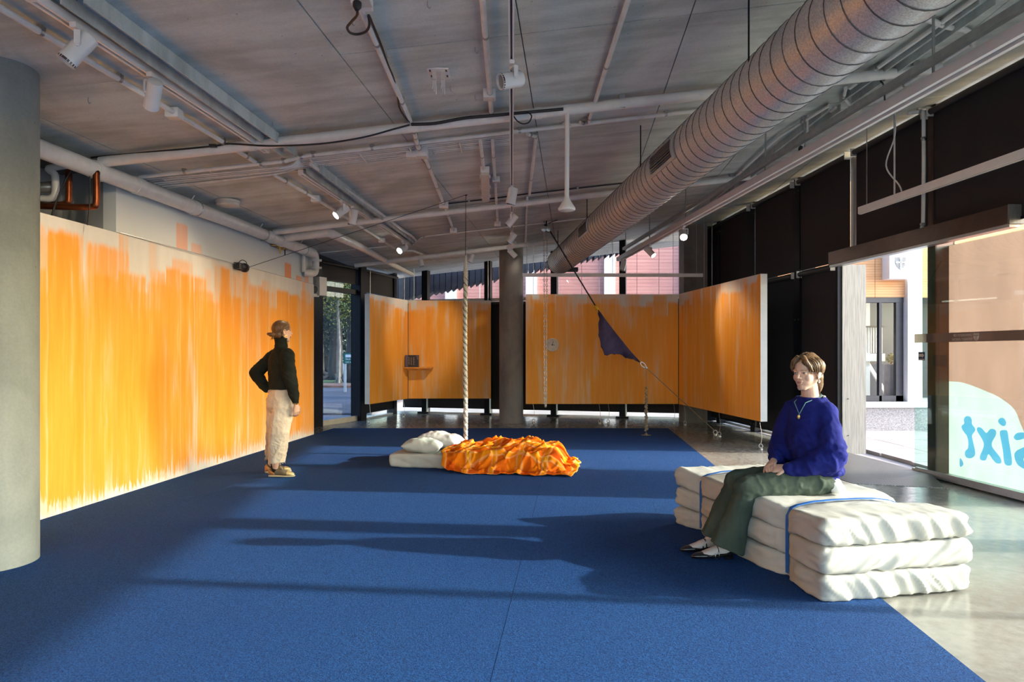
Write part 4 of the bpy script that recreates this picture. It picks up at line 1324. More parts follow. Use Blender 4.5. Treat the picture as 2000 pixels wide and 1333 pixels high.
spot('dazzling lit spotlight on the right track above the right orange board', r1, Vector((-0.15, -0.8, -0.6)), 0.18, 0.055, 16, 60, col=KW)
r2 = RT0(11.6, -0.04)
spot('spotlight on the right track just past the dazzling one, turned to the right board', r2, Vector((3.46, 10.6, 1.75)) - r2, 0.20, 0.05, 85, 50, col=KW)
spot('unlit spotlight at the far end of the right track, over the pink wall', RT0(13.4, -0.04), Vector((-0.2, 0.1, -1)), 0.20, 0.055)
spot('small far spotlight under the ceiling left of the rope', cl(822, 499, 0.07), Vector((0.25, 0.1, -1)), 0.17, 0.045)
spot('small far spotlight under the ceiling right of the rope', cl(921, 492, 0.07), Vector((-0.45, 0.1, -1)), 0.17, 0.045)

# -- hanging strip light at the right
HS = lambda y, dz=0.0: Vector((4.70 - 0.0905 * y, y, 2.985 + dz))
hs = thing('strip_light', 'slim white strip light hung on cords in front of the right windows', 'strip light', HS(6.4))
m = MB(); m.beam(HS(4.2), HS(7.83), 0.05, 0.075); m.build('housing', M['lamp_white'], hs, smooth=False)
m = MB(); m.beam(HS(4.2, -0.041), HS(7.83, -0.041), 0.035, 0.008); m.build('diffuser', M['offwhite'], hs, smooth=False)
for x in (1693, 1747):
    k = (x - 1000) / F_PX
    y = 4.70 / (k + 0.0905)
    p = HS(y)
    m = MB(); m.tube([p, Vector((p.x, p.y, ceil_z(p.x, p.y)))], 0.006 if x < 1700 else 0.010, 6); m.build('hang_cord', M['galv'] if x < 1700 else M['cable_white'], hs)
y = 4.70 / (0.714 / F_PX * 1000 + 0.0905)
p = HS(7.1)
m = MB(); m.tube(catmull([Vector((p.x - 0.02, p.y + 0.1, ceil_z(p.x, p.y) - 0.06)), p + Vector((-0.03, 0.08, 0.65)), p + Vector((-0.10, 0.12, 0.35)), p + Vector((-0.02, 0.02, 0.12)), p + Vector((0, 0, 0.03))], 6), 0.008, 6); m.build('supply_cord', M['cable_white'], hs)
m = MB(); m.lathe([(0.03, 0), (0.05, 0.02), (0.05, 0.05)], 14, Vector((p.x - 0.02, p.y + 0.1, ceil_z(p.x, p.y) - 0.07))); m.build('ceiling_rose', M['lamp_white'], hs)

# -- big spiral duct
DA, DB, DR = 2.136, 3.13, 0.235
DC = lambda y: Vector((DA + FSL * y, y, DB))
n = NT('spiral_duct_steel')
co = n.coord()
sp = n.noise(co, 95, 3, 0.7)
lg = n.noise(co, 2.5, 4)
n.base(n.mix(n.ramp(sp, 0.35, 0.68), (0.48, 0.49, 0.49), (0.76, 0.77, 0.77)), n.ramp(lg, 0.3, 0.7, 0.32, 0.46), 0.55)
n.bump(sp, 0.08, 0.002)
M['duct'] = n.m
M['seam'] = plain('dark_duct_seam', (0.10, 0.10, 0.10), 0.5, 0.5)
du = thing('air_duct', 'big round galvanised spiral air duct hung under the ceiling', 'air duct', DC(7))
m = MB()
m.tube([DC(y) for y in np.linspace(-2.5, 13.35, 24)], DR, 48, up=Vector((0, 0, 1)))
m.build('duct_tube', M['duct'], du)
hel = []
L0, L1, pitch = -2.4, 13.3, 0.145
nturn = int((L1 - L0) / pitch)
for i in range(nturn * 28 + 1):
    t = 2 * math.pi * i / 28
    y = L0 + pitch * i / 28
    hel.append(DC(y) + Vector(((DR + 0.0015) * math.cos(t), 0, (DR + 0.0015) * math.sin(t))))
m = MB(); m.tube(hel, 0.0045, 5); m.build('spiral_seam', M['seam'], du)
m = MB(); m.lathe([(DR * 1.02, 0), (DR * 1.02, 0.05), (DR * 0.8, 0.10), (DR * 0.3, 0.13)], 32, DC(13.33), FT); m.build('end_cap', M['dark_steel'], du)
m = MB(); m.cbox(DC(13.25) + Vector((0.22, 0, -0.16)), (0.24, 0.2, 0.07)); m.build('damper_motor', M['black'], du, smooth=False)
def grille(y0, y1, a0, a1):
    gp = lambda y, a, r: DC(y) + Vector((r * math.cos(a), 0, r * math.sin(a)))
    root_ = None
    m = MB()
    r0, r1 = DR + 0.003, DR + 0.016
    def patch(ya, yb, aa, ab, ra, rb):
        N = 8
        for k in range(N):
            s0, s1 = aa + (ab - aa) * k / N, aa + (ab - aa) * (k + 1) / N
            m.hexa([gp(ya, s0, ra), gp(yb, s0, ra), gp(yb, s1, ra), gp(ya, s1, ra), gp(ya, s0, rb), gp(yb, s0, rb), gp(yb, s1, rb), gp(ya, s1, rb)])
    w, wa = 0.05, 0.12
    patch(y0, y0 + w, a0, a1, r0, r1); patch(y1 - w, y1, a0, a1, r0, r1)
    patch(y0 + w, y1 - w, a0, a0 + wa, r0, r1); patch(y0 + w, y1 - w, a1 - wa, a1, r0, r1)
    g = m.build('grille_frame', M['alum'], du, smooth=False)
    m = MB(); patch(y0 + w, y1 - w, a0 + wa, a1 - wa, DR + 0.001, DR + 0.003); m.build('grille_dark', M['lamp_dark'], g, smooth=False)
    for k in range(7):
        m = MB()
        a = a0 + wa + (a1 - a0 - 2 * wa) * (k + 0.5) / 7
        m.beam(gp(y0 + w, a, DR + 0.010), gp(y1 - w, a, DR + 0.010), 0.004, 0.022, Vector((math.cos(a), 0, math.sin(a))))
        m.build('slat', M['galv'], g, smooth=False)
grille(5.82, 6.52, math.radians(158), math.radians(208))
grille(9.45, 10.15, math.radians(158), math.radians(205))
for y in (4.4, 6.9, 9.6, 12.2):
    c = DC(y)
    m = MB(); m.tube([c + Vector((-DR * 0.9, 0, 0.05)), Vector((c.x - DR * 0.9, c.y, ceil_z(c.x, c.y)))], 0.006, 6); m.build('hang_rod', M['dark_steel'], du)

# -- dome camera on a pole, batten, detectors, plate
dm = thing('dome_camera', 'white dome camera on a long pole hung from the first cross pipe', 'dome camera', at(1107, 410, 6.0))
m = MB(); m.tube([at(1108, 214, 6.0), at(1107, 395, 6.0)], 0.020, 14); m.build('pole', M['lamp_white'], dm)
m = MB(); m.cbox(at(1108, 214, 6.0), (0.07, 0.07, 0.05)); m.build('pipe_clamp', M['lamp_white'], dm)
m = MB(); m.lathe([(0.022, 0.0), (0.030, -0.02), (0.060, -0.07), (0.076, -0.095), (0.076, -0.105), (0.07, -0.115)], 24, at(1107, 386, 6.0)); m.build('hood', M['lamp_white'], dm)
m = MB(); m.ell(at(1107, 407, 6.0), (0.070, 0.070, 0.035)); m.build('dome', M['offwhite'], dm)
m = MB(); m.lathe([(0.03, 0), (0.05, -0.03), (0.05, -0.05)], 14, at(1106, 238, 6.55)); m.build('clamp_box', M['lamp_white'], dm)
b0, b1 = cl(947, 331, 0.05), cl(949, 386, 0.05)
bt = thing('batten_light', 'sealed white batten lamp on the ceiling left of the central track', 'lamp', (b0 + b1) / 2)
m = MB(); m.beam(b0, b1, 0.10, 0.07); m.build('housing', M['lamp_white'], bt, smooth=False)
m = MB(); m.beam(b0 - Vector((0, 0, 0.045)), b1 - Vector((0, 0, 0.045)), 0.085, 0.04); m.build('diffuser', M['offwhite'], bt, smooth=False)
for k in (0.15, 0.5, 0.85):
    for s in (-1, 1):
        m = MB(); m.cbox(b0.lerp(b1, k) + Vector((s * 0.055, 0, -0.03)), (0.015, 0.05, 0.03)); m.build('clip', M['lamp_white'], bt, smooth=False)
def disc(name, label, p, r, h, mat, squash=1.0):
    t = thing(name, label, 'detector', p)
    m = MB(); m.lathe([(r * 0.92, 0), (r, -h * 0.1), (r, -h * 0.45), (r * 0.93, -h * 0.5)], 32, p); m.build('base', mat, t)
    m = MB(); m.lathe([(r * 0.93, -h * 0.5), (r * 0.93, -h * 0.85), (r * 0.82, -h), (r * 0.3, -h * 1.04)], 32, p); m.build('cover', mat, t)
    return t
disc('smoke_detector', 'round cream ceiling detector near the left wall', cl(445, 391, 0.0), 0.135, 0.075, M['offwhite'])
ap = thing('ceiling_unit', 'pale oval ceiling unit right of the big duct', 'access point', at(1655, 222, 7.1))
m = MB(); m.ell(at(1655, 222, 7.1), (0.16, 0.16, 0.04), nu=32); m.build('cover', M['offwhite'], ap)
m = MB(); m.tube([at(1655, 220, 7.1), at(1655, 205, 7.1) + Vector((0, 0, 0.22))], 0.03, 12); m.build('mount', M['black'], ap)
m = MB(); m.lathe([(0.035, 0), (0.045, 0.03), (0.03, 0.06)], 14, at(1678, 212, 7.3)); m.build('side_sensor', M['lamp_white'], ap)
pt = thing('blank_plate', 'white wiring plate with dangling wires on the ceiling centre', 'ceiling plate', cl(857, 142, 0.0))
pc = cl(857, 142, 0.006)
m = MB(); m.cbox(pc, (0.16, 0.16, 0.010)); m.build('plate', M['lamp_white'], pt, smooth=False)
for s in (-1, 1):
    m = MB(); m.cbox(pc + Vector((s * 0.032, -0.01, -0.03)), (0.028, 0.04, 0.06)); m.build('connector', M['offwhite'], pt, smooth=False)
    for k in range(3):
        q = pc + Vector((s * 0.032 + 0.009 * (k - 1), -0.01, -0.055))
        m = MB(); m.tube(catmull([q, q + Vector((0.002 * k, -0.005, -0.05)), q + Vector((-0.006 + 0.006 * k, -0.01, -0.075 - 0.02 * k))], 4), 0.003, 5); m.build('wire', M['lamp_white'], pt)
    for k in range(2):
        m = MB(); m.cbox(pc + Vector((s * 0.06, 0.05 - 0.1 * k, -0.007)), (0.012, 0.03, 0.004)); m.build('slot', M['lamp_dark'], pt, smooth=False)
# wire hooks in the ceiling
HOOKS = [(172, 190, 'left of the nearest spotlights'), (688, 36, 'beside the loop of the black lead'), (835, 2, 'at the top edge right of the socket'), (928, 92, 'left of the nearest central spotlight'),
         (880, 168, 'just below the wiring plate'), (928, 185, 'beside the box on the straight conduit'), (845, 292, 'right of the twin boxes, under the first pipe'), (640, 320, 'right of the conduit fan'),
         (755, 100, 'left of the strapped conduit'), (700, 330, 'left of the twin junction boxes'), (533, 238, 'above the end of the near left channel')]
for k, (x, y, w_) in enumerate(HOOKS):
    p = cl(x, y)
    m = MB(); m.tube(catmull([p, p - Vector((0, 0, 0.03)), p + Vector((0.012, 0, -0.045)), p + Vector((0.02, 0, -0.035))], 4), 0.003, 5)
    tag(m.build('ceiling_hook', M['galv']), 'tiny wire hook in the ceiling ' + w_, 'hook', 'wire hooks in the ceiling')

# -- copper pipes in the recess at the upper left
cu = thing('copper_pipework', 'old brown copper pipes in the recess above the left wall', 'pipework', at(130, 360, 5.8))
for pts, r in [([at(70, 402, 5.9), at(150, 405, 5.9), at(180, 404, 5.9), at(188, 396, 5.9), at(188, 345, 5.9), at(186, 336, 5.9), at(160, 328, 5.9)], 0.028),
               ([at(70, 400, 6.0), at(118, 400, 6.0), at(131, 396, 6.0), at(134, 388, 6.0), at(134, 340, 6.0), at(132, 332, 6.0)], 0.028),
               ([at(60, 298, 6.0), at(92, 311, 6.0), at(130, 322, 6.0), at(190, 340, 6.1)], 0.030)]:
    m = MB(); m.tube(catmull(pts, 5), r, 12); m.build('copper_pipe', M['copper'], cu)
m = MB(); m.tube(catmull([at(140, 322, 5.95), at(100, 328, 5.95), at(96, 332, 5.95), at(106, 340, 5.95), at(108, 350, 5.95), at(108, 378, 5.95), at(98, 388, 5.95), at(82, 388, 5.95)], 5), 0.030, 12); m.build('plastic_pipe', M['pipe'], cu)
m = MB(); m.tube(catmull([at(150, 322, 5.85), at(135, 340, 5.85), at(120, 370, 5.85), at(108, 400, 5.85), at(100, 428, 5.85)], 5), 0.008, 6); m.build('black_cable', M['cable_black'], cu)
m = MB(); m.tube(catmull([at(175, 345, 5.85), at(175, 385, 5.85), at(174, 410, 5.85), at(171, 440, 5.85)], 5), 0.007, 6); m.build('black_cable', M['cable_black'], cu)
m = MB(); m.lathe([(0.05, 0), (0.05, 0.1), (0.03, 0.13)], 14, at(78, 368, 6.0), (1, 0, 0.1)); m.build('valve', M['alum'], cu)
# ------------------------------------------------------------------ hanging orange boards and the installation
def hboard(label, p0, p1, back, mat, u_off, wires):
    o = board('orange_board', p0, p1, 0.372, 2.48, back, mat, u_off)
    tag(o, label, 'painted board', 'hanging orange boards')
    return o
P0a, P0b = Vector((-2.715, 13.02, 0)), Vector((-2.232, 14.62, 0))
P1a, P1b = Vector((-2.225, 14.65, 0)), Vector((-0.455, 14.65, 0))
P2a, P2b = Vector((0.265, 13.10, 0)), Vector((3.19, 13.10, 0))
P3a, P3b = Vector((3.198, 13.08, 0)), Vector((3.54, 9.72, 0))
nrm = lambda a, b: Vector((-(b - a).y, (b - a).x, 0)).normalized()
hboard('narrow slanted orange board left of the little shelf', P0a, P0b, nrm(P0a, P0b) * 0.105, M['paint_a'], 0.0, 2)
hboard('back orange board with the little shelf and dark box', P1a, P1b, nrm(P1a, P1b) * 0.10, M['paint_a'], 1.75, 2)
hboard('wide back orange board with the round wall clock', P2a, P2b, nrm(P2a, P2b) * 0.10, M['paint_b'], 0.0, 4)
hboard('right orange board with a white end, seen at an angle', P3a, P3b, nrm(P3a, P3b) * 0.10, M['paint_c'], 0.0, 3)
# suspension and floor wires of the boards
def hang_wire(px, Y, off, label):
    m = MB()
    p = at(px, 580, Y) + off
    p.z = 2.47
    zt = ceil_z(p.x, p.y)
    m.tube([p, Vector((p.x, p.y, zt))], 0.004, 6)
    m.lathe([(0.018, 0), (0.012, 0.02)], 8, Vector((p.x, p.y, 2.47)))
    tag(m.build('hanging_wire', M['galv']), label, 'wire', 'wires holding up the orange boards')
for px, Y, lab in [(722, 13.3, 'wire holding the near end of the slanted left board'), (789, 14.5, 'wire at the inner corner of the left boards'), (808, 14.7, 'wire holding the left end of the shelf board'),
                   (953, 14.7, 'wire holding the right end of the shelf board'), (1042, 13.15, 'wire holding the left end of the clock board'), (1171, 13.15, 'wire holding the middle of the clock board'),
                   (1316, 13.15, 'wire at the inner corner of the right boards')]:
    hang_wire(px, Y, Vector((0, 0.05, 0)), lab)
for y, lab in ((11.95, 'left of two wires above the right board'), (11.6, 'right of two wires above the right board')):
    k = (y - P3a.y) / (P3b.y - P3a.y)
    p = P3a.lerp(P3b, k) + Vector((0.05, 0, 0))
    m = MB(); m.tube([Vector((p.x, p.y, 2.46)), Vector((p.x, p.y, ceil_z(p.x, p.y)))], 0.005, 6)
    tag(m.build('hanging_wire', M['galv']), lab, 'wire', 'wires holding up the orange boards')
def floor_ring(px, py, x_top, label, z_top=0.375):
    p = fl(px, py)
    t = thing('ring_wire', label, 'ring wire', p, 'wires with steel rings under the boards')
    top = Vector((p.x + (x_top - px) / F_PX * p.y, p.y, z_top))
    mid = (p + top) / 2 + Vector((0.02, 0, 0))
    m = MB(); m.tube(catmull([top, mid, Vector((p.x, p.y, 0.075))], 5), 0.0035, 5); m.build('wire', M['galv'], t)
    R = 0.026
    m = MB(); m.tube([Vector((p.x + R * math.cos(a), p.y + R * math.sin(a) * 0.4, 0.046 + R * math.sin(a))) for a in np.linspace(0, 2 * math.pi, 15)[:-1]], 0.006, 6, closed=True); m.build('ring', M['chain_pale'], t)
    m = MB(); m.lathe([(0.03, 0.0), (0.03, 0.012), (0.01, 0.016)], 12, Vector((p.x, p.y, 0.0))); m.build('floor_eye', M['galv'], t)
for px, py, xt, lab in [(720, 829, 722, 'ring wire under the narrow slanted orange board'), (789, 815, 787, 'short wire under the inner corner of the left orange boards'), (1042, 827, 1041, 'ring wire under the left end of the clock board'),
                        (1171, 828, 1170, 'left of two close ring wires under the clock board'), (1188, 828, 1188, 'right of two close ring wires under the clock board'),
                        (1316, 828, 1316, 'ring wire near the right end of the clock board'), (1338, 831, 1336, 'ring wire beside the square pillar foot'), (1405, 853, 1404, 'ring wire beside the floor anchor of the flag rope'),
                        (1486, 878, 1484, 'ring wire under the white end of the right board')]:
    floor_ring(px, py, xt, lab)

# -- clock
ck = thing('wall_clock', 'small round wall clock on the wide back orange board', 'clock', at(1078.5, 674, 13.09))
cc = at(1078.5, 674, 13.095)
ax = Vector((0, -1, 0))
m = MB(); m.lathe([(0.118, 0.0), (0.128, 0.01), (0.128, 0.03), (0.122, 0.038), (0.112, 0.038), (0.110, 0.026)], 40, cc, ax); m.build('case', plain('pale_wood_rim', (0.62, 0.52, 0.44), 0.4), ck)
m = MB(); m.lathe([(0.109, 0.020), (0.109, 0.024)], 40, cc, ax); m.build('dial', plain('lilac_grey_dial', (0.42, 0.38, 0.42), 0.5, var=0.03), ck)
M['ink'] = plain('dark_ink', (0.03, 0.025, 0.04), 0.6)
for h in range(12):
    a = math.radians(30 * (h + 1))
    text_mesh(str(h + 1), 0.030, M['ink'], 'numeral', ck, cc + Vector((0.088 * math.sin(a), -0.0255, 0.088 * math.cos(a) - 0.010)), (1, 0, 0), (0, 0, 1), 0.0005, 'CENTER')
for a, L, w in ((math.radians(16), 0.072, 0.008), (math.radians(97), 0.045, 0.010)):
    d = Vector((math.sin(a), 0, math.cos(a)))
    m = MB(); m.beam(cc + Vector((0, -0.028, 0)) - d * 0.018, cc + Vector((0, -0.028, 0)) + d * L, 0.002, w, Vector((d.z, 0, -d.x))); m.build('hand', M['ink'], ck, smooth=False)
m = MB(); m.lathe([(0.012, 0.026), (0.008, 0.031)], 12, cc, ax); m.build('hub', M['ink'], ck)

# -- little shelf with the dark box
s0, s1 = at(789, 719, 14.42), at(844, 719, 14.42)
M['shelf_orange'] = plain('orange_shelf_paint', (0.85, 0.34, 0.05), 0.5, var=0.15)
sh = thing('wall_shelf', 'small orange ledge shelf on the back board', 'shelf', (s0 + s1) / 2)
m = MB(); m.box((s0.x + 0.02, 14.36, s0.z - 0.012), (s1.x, 14.645, s0.z + 0.012)); m.build('shelf_board', M['shelf_orange'], sh, smooth=False)
m = MB(); m.box((s0.x + 0.04, 14.62, s0.z - 0.06), (s1.x - 0.02, 14.645, s0.z - 0.013)); m.build('cleat', M['shelf_orange'], sh, smooth=False)
bxm = plain('dark_print_box', (0.018, 0.010, 0.022), 0.3)
bk = thing('dark_box', 'dark printed box set standing on the little shelf', 'box', at(804, 716, 14.45))
w0, w1 = at(791.5, 694, 14.44), at(817.5, 716, 14.44)
zb = s0.z + 0.013
m = MB(); m.box((w0.x, 14.44, zb), (w1.x, 14.52, w0.z)); m.build('box_body', bxm, bk, smooth=False)
lil = plain('lilac_print', (0.11, 0.075, 0.15), 0.3); gold = plain('faded_gold_print', (0.34, 0.24, 0.15), 0.4)
W = w1.x - w0.x; H = w0.z - zb
m = MB(); m.box((w0.x + 0.002, 14.436, zb + 0.002), (w0.x + W * 0.19, 14.4395, w0.z - 0.002)); m.build('lilac_strip', lil, bk, smooth=False)
m = MB(); m.prism([Vector((w0.x + W * a, 14.436, zb + H * b)) for a, b in [(0.82, 0.98), (0.98, 0.98), (0.98, 0.62), (0.91, 0.62)]], (0, 0.0035, 0)); m.build('lilac_corner', lil, bk, smooth=False)
for k, a in enumerate((0.28, 0.45, 0.64)):
    m = MB()
    for j in range(9):
        zz = zb + H * (0.22 + 0.072 * j)
        m.cbox(Vector((w0.x + W * (a + 0.018 * math.sin(j * 2.1 + k)), 14.4375, zz)), (W * (0.05 + 0.02 * ((j + k) % 3)), 0.002, H * 0.035))
    o = m.build('script_line', gold, bk, smooth=False); o['kind'] = 'stuff'

# -- white loudspeaker at the end of the left wall
lp = thing('wall_speaker', 'white wall loudspeaker at the far end of the left wall', 'loudspeaker', WLp(11.35, 0.06, 2.28))
sc_ = at(623, 560, 11.6)
m = MB(); R = Matrix.Rotation(math.radians(-28), 3, 'Z')
m.cbox(sc_, (0.19, 0.17, 0.31), R); m.build('cabinet', M['lamp_white'], lp, smooth=False)
fr_ = R @ Vector((0, -1, 0))
m = MB(); m.lathe([(0.048, 0), (0.052, 0.004), (0.044, 0.006)], 24, sc_ + fr_ * 0.085 + Vector((0, 0, -0.06)), fr_, cap=False); m.build('cone_ring', M['black'], lp)
m = MB(); m.lathe([(0.044, 0.001), (0.03, 0.003), (0.012, 0.004)], 24, sc_ + fr_ * 0.085 + Vector((0, 0, -0.06)), fr_); m.build('cone', M['offwhite'], lp)
m = MB(); m.lathe([(0.02, 0), (0.012, 0.004)], 16, sc_ + fr_ * 0.085 + Vector((0, 0, 0.08)), fr_); m.build('tweeter', M['offwhite'], lp)
m = MB(); m.beam(sc_ + Vector((-0.03, 0.02, -0.15)), WLp(11.2, -0.05, 2.3), 0.05, 0.05); m.build('bracket', M['lamp_white'], lp, smooth=False)

# -- brass valves on the left wall
vl = thing('water_valves', 'pair of brass water valves with yellow and dark levers on the left wall', 'valve', WLp(9.7, 0.04, 2.83))
y_v = wall_y(540)
q = WLp(y_v, 0.05, CAM_H + (HOR - 483) / F_PX * y_v)
m = MB(); m.tube([q - WT * 0.18 + WN * 0.05, q - WT * 0.16, q + WT * 0.22], 0.016, 10); m.build('pipe', M['brass'], vl)
for k, mt in ((-0.04, 'yellow'), (0.13, 'navy')):
    c = q + WT * k
    m = MB(); m.lathe([(0.02, -0.03), (0.028, -0.02), (0.028, 0.02), (0.02, 0.03)], 12, c, WT); m.build('valve_body', M['brass'], vl)
    m = MB(); m.cbox(c + Vector((0, 0, -0.05)) - WN * 0.02, (0.012, 0.022, 0.10)); m.build('lever', M[mt], vl, smooth=False)

# -- black winch on the left wall, its wire, and the long rope over the bed
y_w = wall_y(465)
wc = WLp(y_w, 0.05, CAM_H + (HOR - 522) / F_PX * y_w)
wn_ = thing('wall_winch', 'small black winch fixed to the left wall with a thin wire', 'winch', wc)
m = MB(); m.cbox(wc - WT * 0.09, (0.07, 0.12, 0.08)); m.build('bracket', M['black'], wn_, smooth=False)
m = MB(); m.lathe([(0.03, -0.08), (0.05, -0.07), (0.05, 0.0), (0.036, 0.01), (0.036, 0.05), (0.058, 0.055), (0.058, 0.09), (0.03, 0.095)], 18, wc, WT); m.build('drum', M['black'], wn_)
m = MB(); m.tube(catmull([wc - WT * 0.15, wc - WT * 0.05 + Vector((0.02, 0, 0.08)), wc + WT * 0.08 + Vector((0.02, 0, 0.07)), wc + WT * 0.12], 5), 0.005, 6); m.build('lead', M['cable_black'], wn_)
m = MB(); m.tube([WLp(wall_y(232), 0.012, 2.485), wc - WT * 0.12 + Vector((0, 0, 0.02))], 0.004, 5); m.build('long_lead', M['galv'], wn_)
ROPE_Y = 8.9
rt = at(910, 372, ROPE_Y)
rx = at(909, 700, ROPE_Y).x
m = MB(); m.tube([wc + WT * 0.08 - WN * 0.03, rt - Vector((0, 0, 0.06))], 0.0035, 5); m.build('haul_wire', M['cable_black'], wn_)
pu = thing('ceiling_pulley', 'tiny pulley in the ceiling above the long rope', 'pulley', rt)
m = MB(); m.tube([Vector((rt.x, rt.y, ceil_z(rt.x, rt.y))), rt - Vector((0, 0, 0.02))], 0.006, 6); m.build('hook', M['dark_steel'], pu)
m = MB(); m.lathe([(0.02, -0.012), (0.026, -0.006), (0.018, 0.0), (0.026, 0.006), (0.02, 0.012)], 14, rt - Vector((0, 0, 0.045)), (0, 1, 0)); m.build('wheel', M['dark_steel'], pu)
M['rope_dark'] = plain('dark_grey_cord', (0.10, 0.105, 0.10), 0.9)
rp = thing('braided_rope', 'long pale braided rope hanging straight down onto the mattress', 'rope', Vector((rx, ROPE_Y, 0.19)))
z_rt = at(909, 500, ROPE_Y).z
m = MB(); m.tube([Vector((rt.x, ROPE_Y, rt.z - 0.06)), Vector((rx, ROPE_Y, z_rt))], 0.004, 6); m.build('wire', M['cable_black'], rp)
def twist(z0, z1, rad, r, pitch, ph, wob=0.0):
    pts = []
    N = int(abs(z1 - z0) / 0.012)
    for i in range(N + 1):
        z = z0 + (z1 - z0) * i / N
        a = ph + 2 * math.pi * (z0 - z) / pitch
        k = min(1.0, (z0 - z) / 0.2)
        pts.append(Vector((rx + (rad * k) * math.cos(a) + 0.004 * math.sin(z * 3), ROPE_Y + rad * k * math.sin(a), z)))
    return pts
zmid = at(909, 640, ROPE_Y).z
for k in range(4):
    m = MB(); m.tube(twist(z_rt, 0.20, 0.0165, 0.013, 0.17, k * math.pi / 2), 0.0135, 7); m.build('strand', M['rope_white'], rp)
m = MB(); m.tube(twist(z_rt - 0.1, 0.20, 0.024, 0.006, 0.17, 0.785), 0.0075, 5); m.build('lashing', M['rope_dark'], rp)
m = MB(); m.tube(twist(z_rt - 0.1, 0.20, 0.024, 0.006, 0.17, 0.785 + math.pi), 0.0075, 5); m.build('lashing', M['rope_dark'], rp)

# -- pulley, chains, black rope and navy flag
KY = 11.2
kp = at(1067, 443, KY)
bp = thing('chain_block', 'dark pulley block under the ceiling in front of the clock board', 'pulley', kp)
m = MB(); m.tube([Vector((kp.x, KY, ceil_z(kp.x, KY))), kp], 0.010, 8); m.build('hook', M['dark_steel'], bp)
m = MB(); m.cbox(kp - Vector((0, 0, 0.03)), (0.11, 0.06, 0.10), Matrix.Rotation(0.35, 3, 'Y')); m.build('housing', M['dark_steel'], bp, smooth=False)
for s in (-0.035, 0.035):
    m = MB(); m.lathe([(0.035, 0), (0.05, 0.006), (0.05, 0.016), (0.035, 0.02)], 16, kp + Vector((s - 0.005, -0.055, -0.04)), (0, 1, 0)); m.build('sheave', M['galv'], bp)
m = MB(); m.tube([kp + Vector((-0.03, 0, 0.06)), kp + Vector((-0.07, 0, 0.17))], 0.006, 6); m.tube([kp + Vector((0.03, 0, 0.05)), kp + Vector((0.2, 0.05, 0.13))], 0.006, 6); m.build('lever', M['dark_steel'], bp)
ch = thing('hand_chain', 'pale chain loop hanging from the pulley beside the clock', 'chain', at(1066, 795, KY))
def chain(p0, p1, pitch=0.042):
    m = MB()
    L = (p1 - p0).length
    d = (p1 - p0).normalized()
    N = int(L / pitch)
    for i in range(N):
        c = p0 + d * (pitch * (i + 0.5))
        a, b, _ = frame_from(d)
        if i % 2:
            a, b = b, -a
        pts = [c + a * (0.011 * math.cos(t)) + d * (0.026 * math.sin(t)) for t in np.linspace(0, 2 * math.pi, 9)[:-1]]
        m.tube(pts, 0.0045, 5, closed=True)
    return m
for x in (1062.5, 1068.5):
    m = chain(at(x, 455, KY), at(1065.5 + (x - 1065.5) * 0.5, 790, KY))
    o = m.build('chain_links', M['chain_pale'], ch); o['kind'] = 'stuff'
m = MB(); m.ell(at(1065.5, 793, KY), (0.02, 0.02, 0.03)); m.build('chain_weight', M['chain_pale'], ch)
fa, fb = at(1166, 603, KY), at(1252, 709, KY)
fc_ = at(1397, 850, KY + 0.03)
br = thing('flag_rope', 'black rope from the pulley down to the navy flag', 'rope', fa)
m = MB(); m.tube([kp + Vector((0.03, -0.03, -0.03)), fa], 0.012, 8); m.build('rope_run', M['rope_black'], br)
m = MB()
for k in range(3):
    m.tube([fa + Vector((0.024 * math.cos(t) - 0.01 * k, 0.024 * math.sin(t), 0.012 * math.sin(2 * t) + 0.018 * k - 0.01)) for t in np.linspace(0, 2 * math.pi, 12)[:-1]], 0.012, 6, closed=True)
m.build('yellow_knot', M['yellow'], br)
m = MB(); m.tube(catmull([fa, fa + Vector((0.06, 0, -0.02)), fa + Vector((0.10, 0, -0.05))], 4), 0.008, 6); m.build('yellow_tail', M['yellow'], br)
# flag
n = NT('navy_cloth')
co = n.coord()
wv = n.noise(n.scale(co, (1, 1, 1)), 3.0, 5)
n.base(n.mix(n.ramp(wv, 0.35, 0.65), (0.028, 0.020, 0.060), (0.055, 0.042, 0.105)), 0.9)
n.bump(n.noise(co, 300, 2), 0.3, 0.002)
M['navy_cloth'] = n.m
top_e = [(1166, 603), (1182, 624), (1205, 654), (1230, 685), (1250, 708)]
low_e = [(1167, 604), (1171, 622), (1168, 650), (1172, 676), (1180, 695), (1196, 692), (1214, 693), (1222, 700), (1236, 702), (1250, 709)]
NU, NV = 40, 14
def lerp_list(L_, t):
    x = t * (len(L_) - 1); i = min(int(x), len(L_) - 2); f = x - i
    return (L_[i][0] + (L_[i + 1][0] - L_[i][0]) * f, L_[i][1] + (L_[i + 1][1] - L_[i][1]) * f)
m = MB()
vv, ff = [], []
for i in range(NU + 1):
    a = lerp_list(top_e, i / NU); b = lerp_list(low_e, i / NU)
    for j in range(NV + 1):
        s = j / NV
        x, y = a[0] + (b[0] - a[0]) * s, a[1] + (b[1] - a[1]) * s
        jig = 1.6 * s * math.sin(i * 1.7) + 1.0 * s * math.sin(i * 3.1)
        dep = 0.07 * s * math.sin(i / NU * 9.0 + 1.2 * s) + 0.05 * math.sin(s * 3.0) * math.sin(i / NU * 14)
        p = at(x + jig * 0.6, y + jig * 0.5, KY)
        vv.append(Vector((p.x, p.y - 0.03 + dep * 0.8, p.z)))
for i in range(NU):
    for j in range(NV):
        k = i * (NV + 1) + j
        ff.append((k, k + 1, k + NV + 2, k + NV + 1))
m.add(vv, ff)
fg = tag(m.build('flag', M['navy_cloth'], fix=False, angle=80), 'ragged navy triangular flag strung on the slanting rope', 'flag')
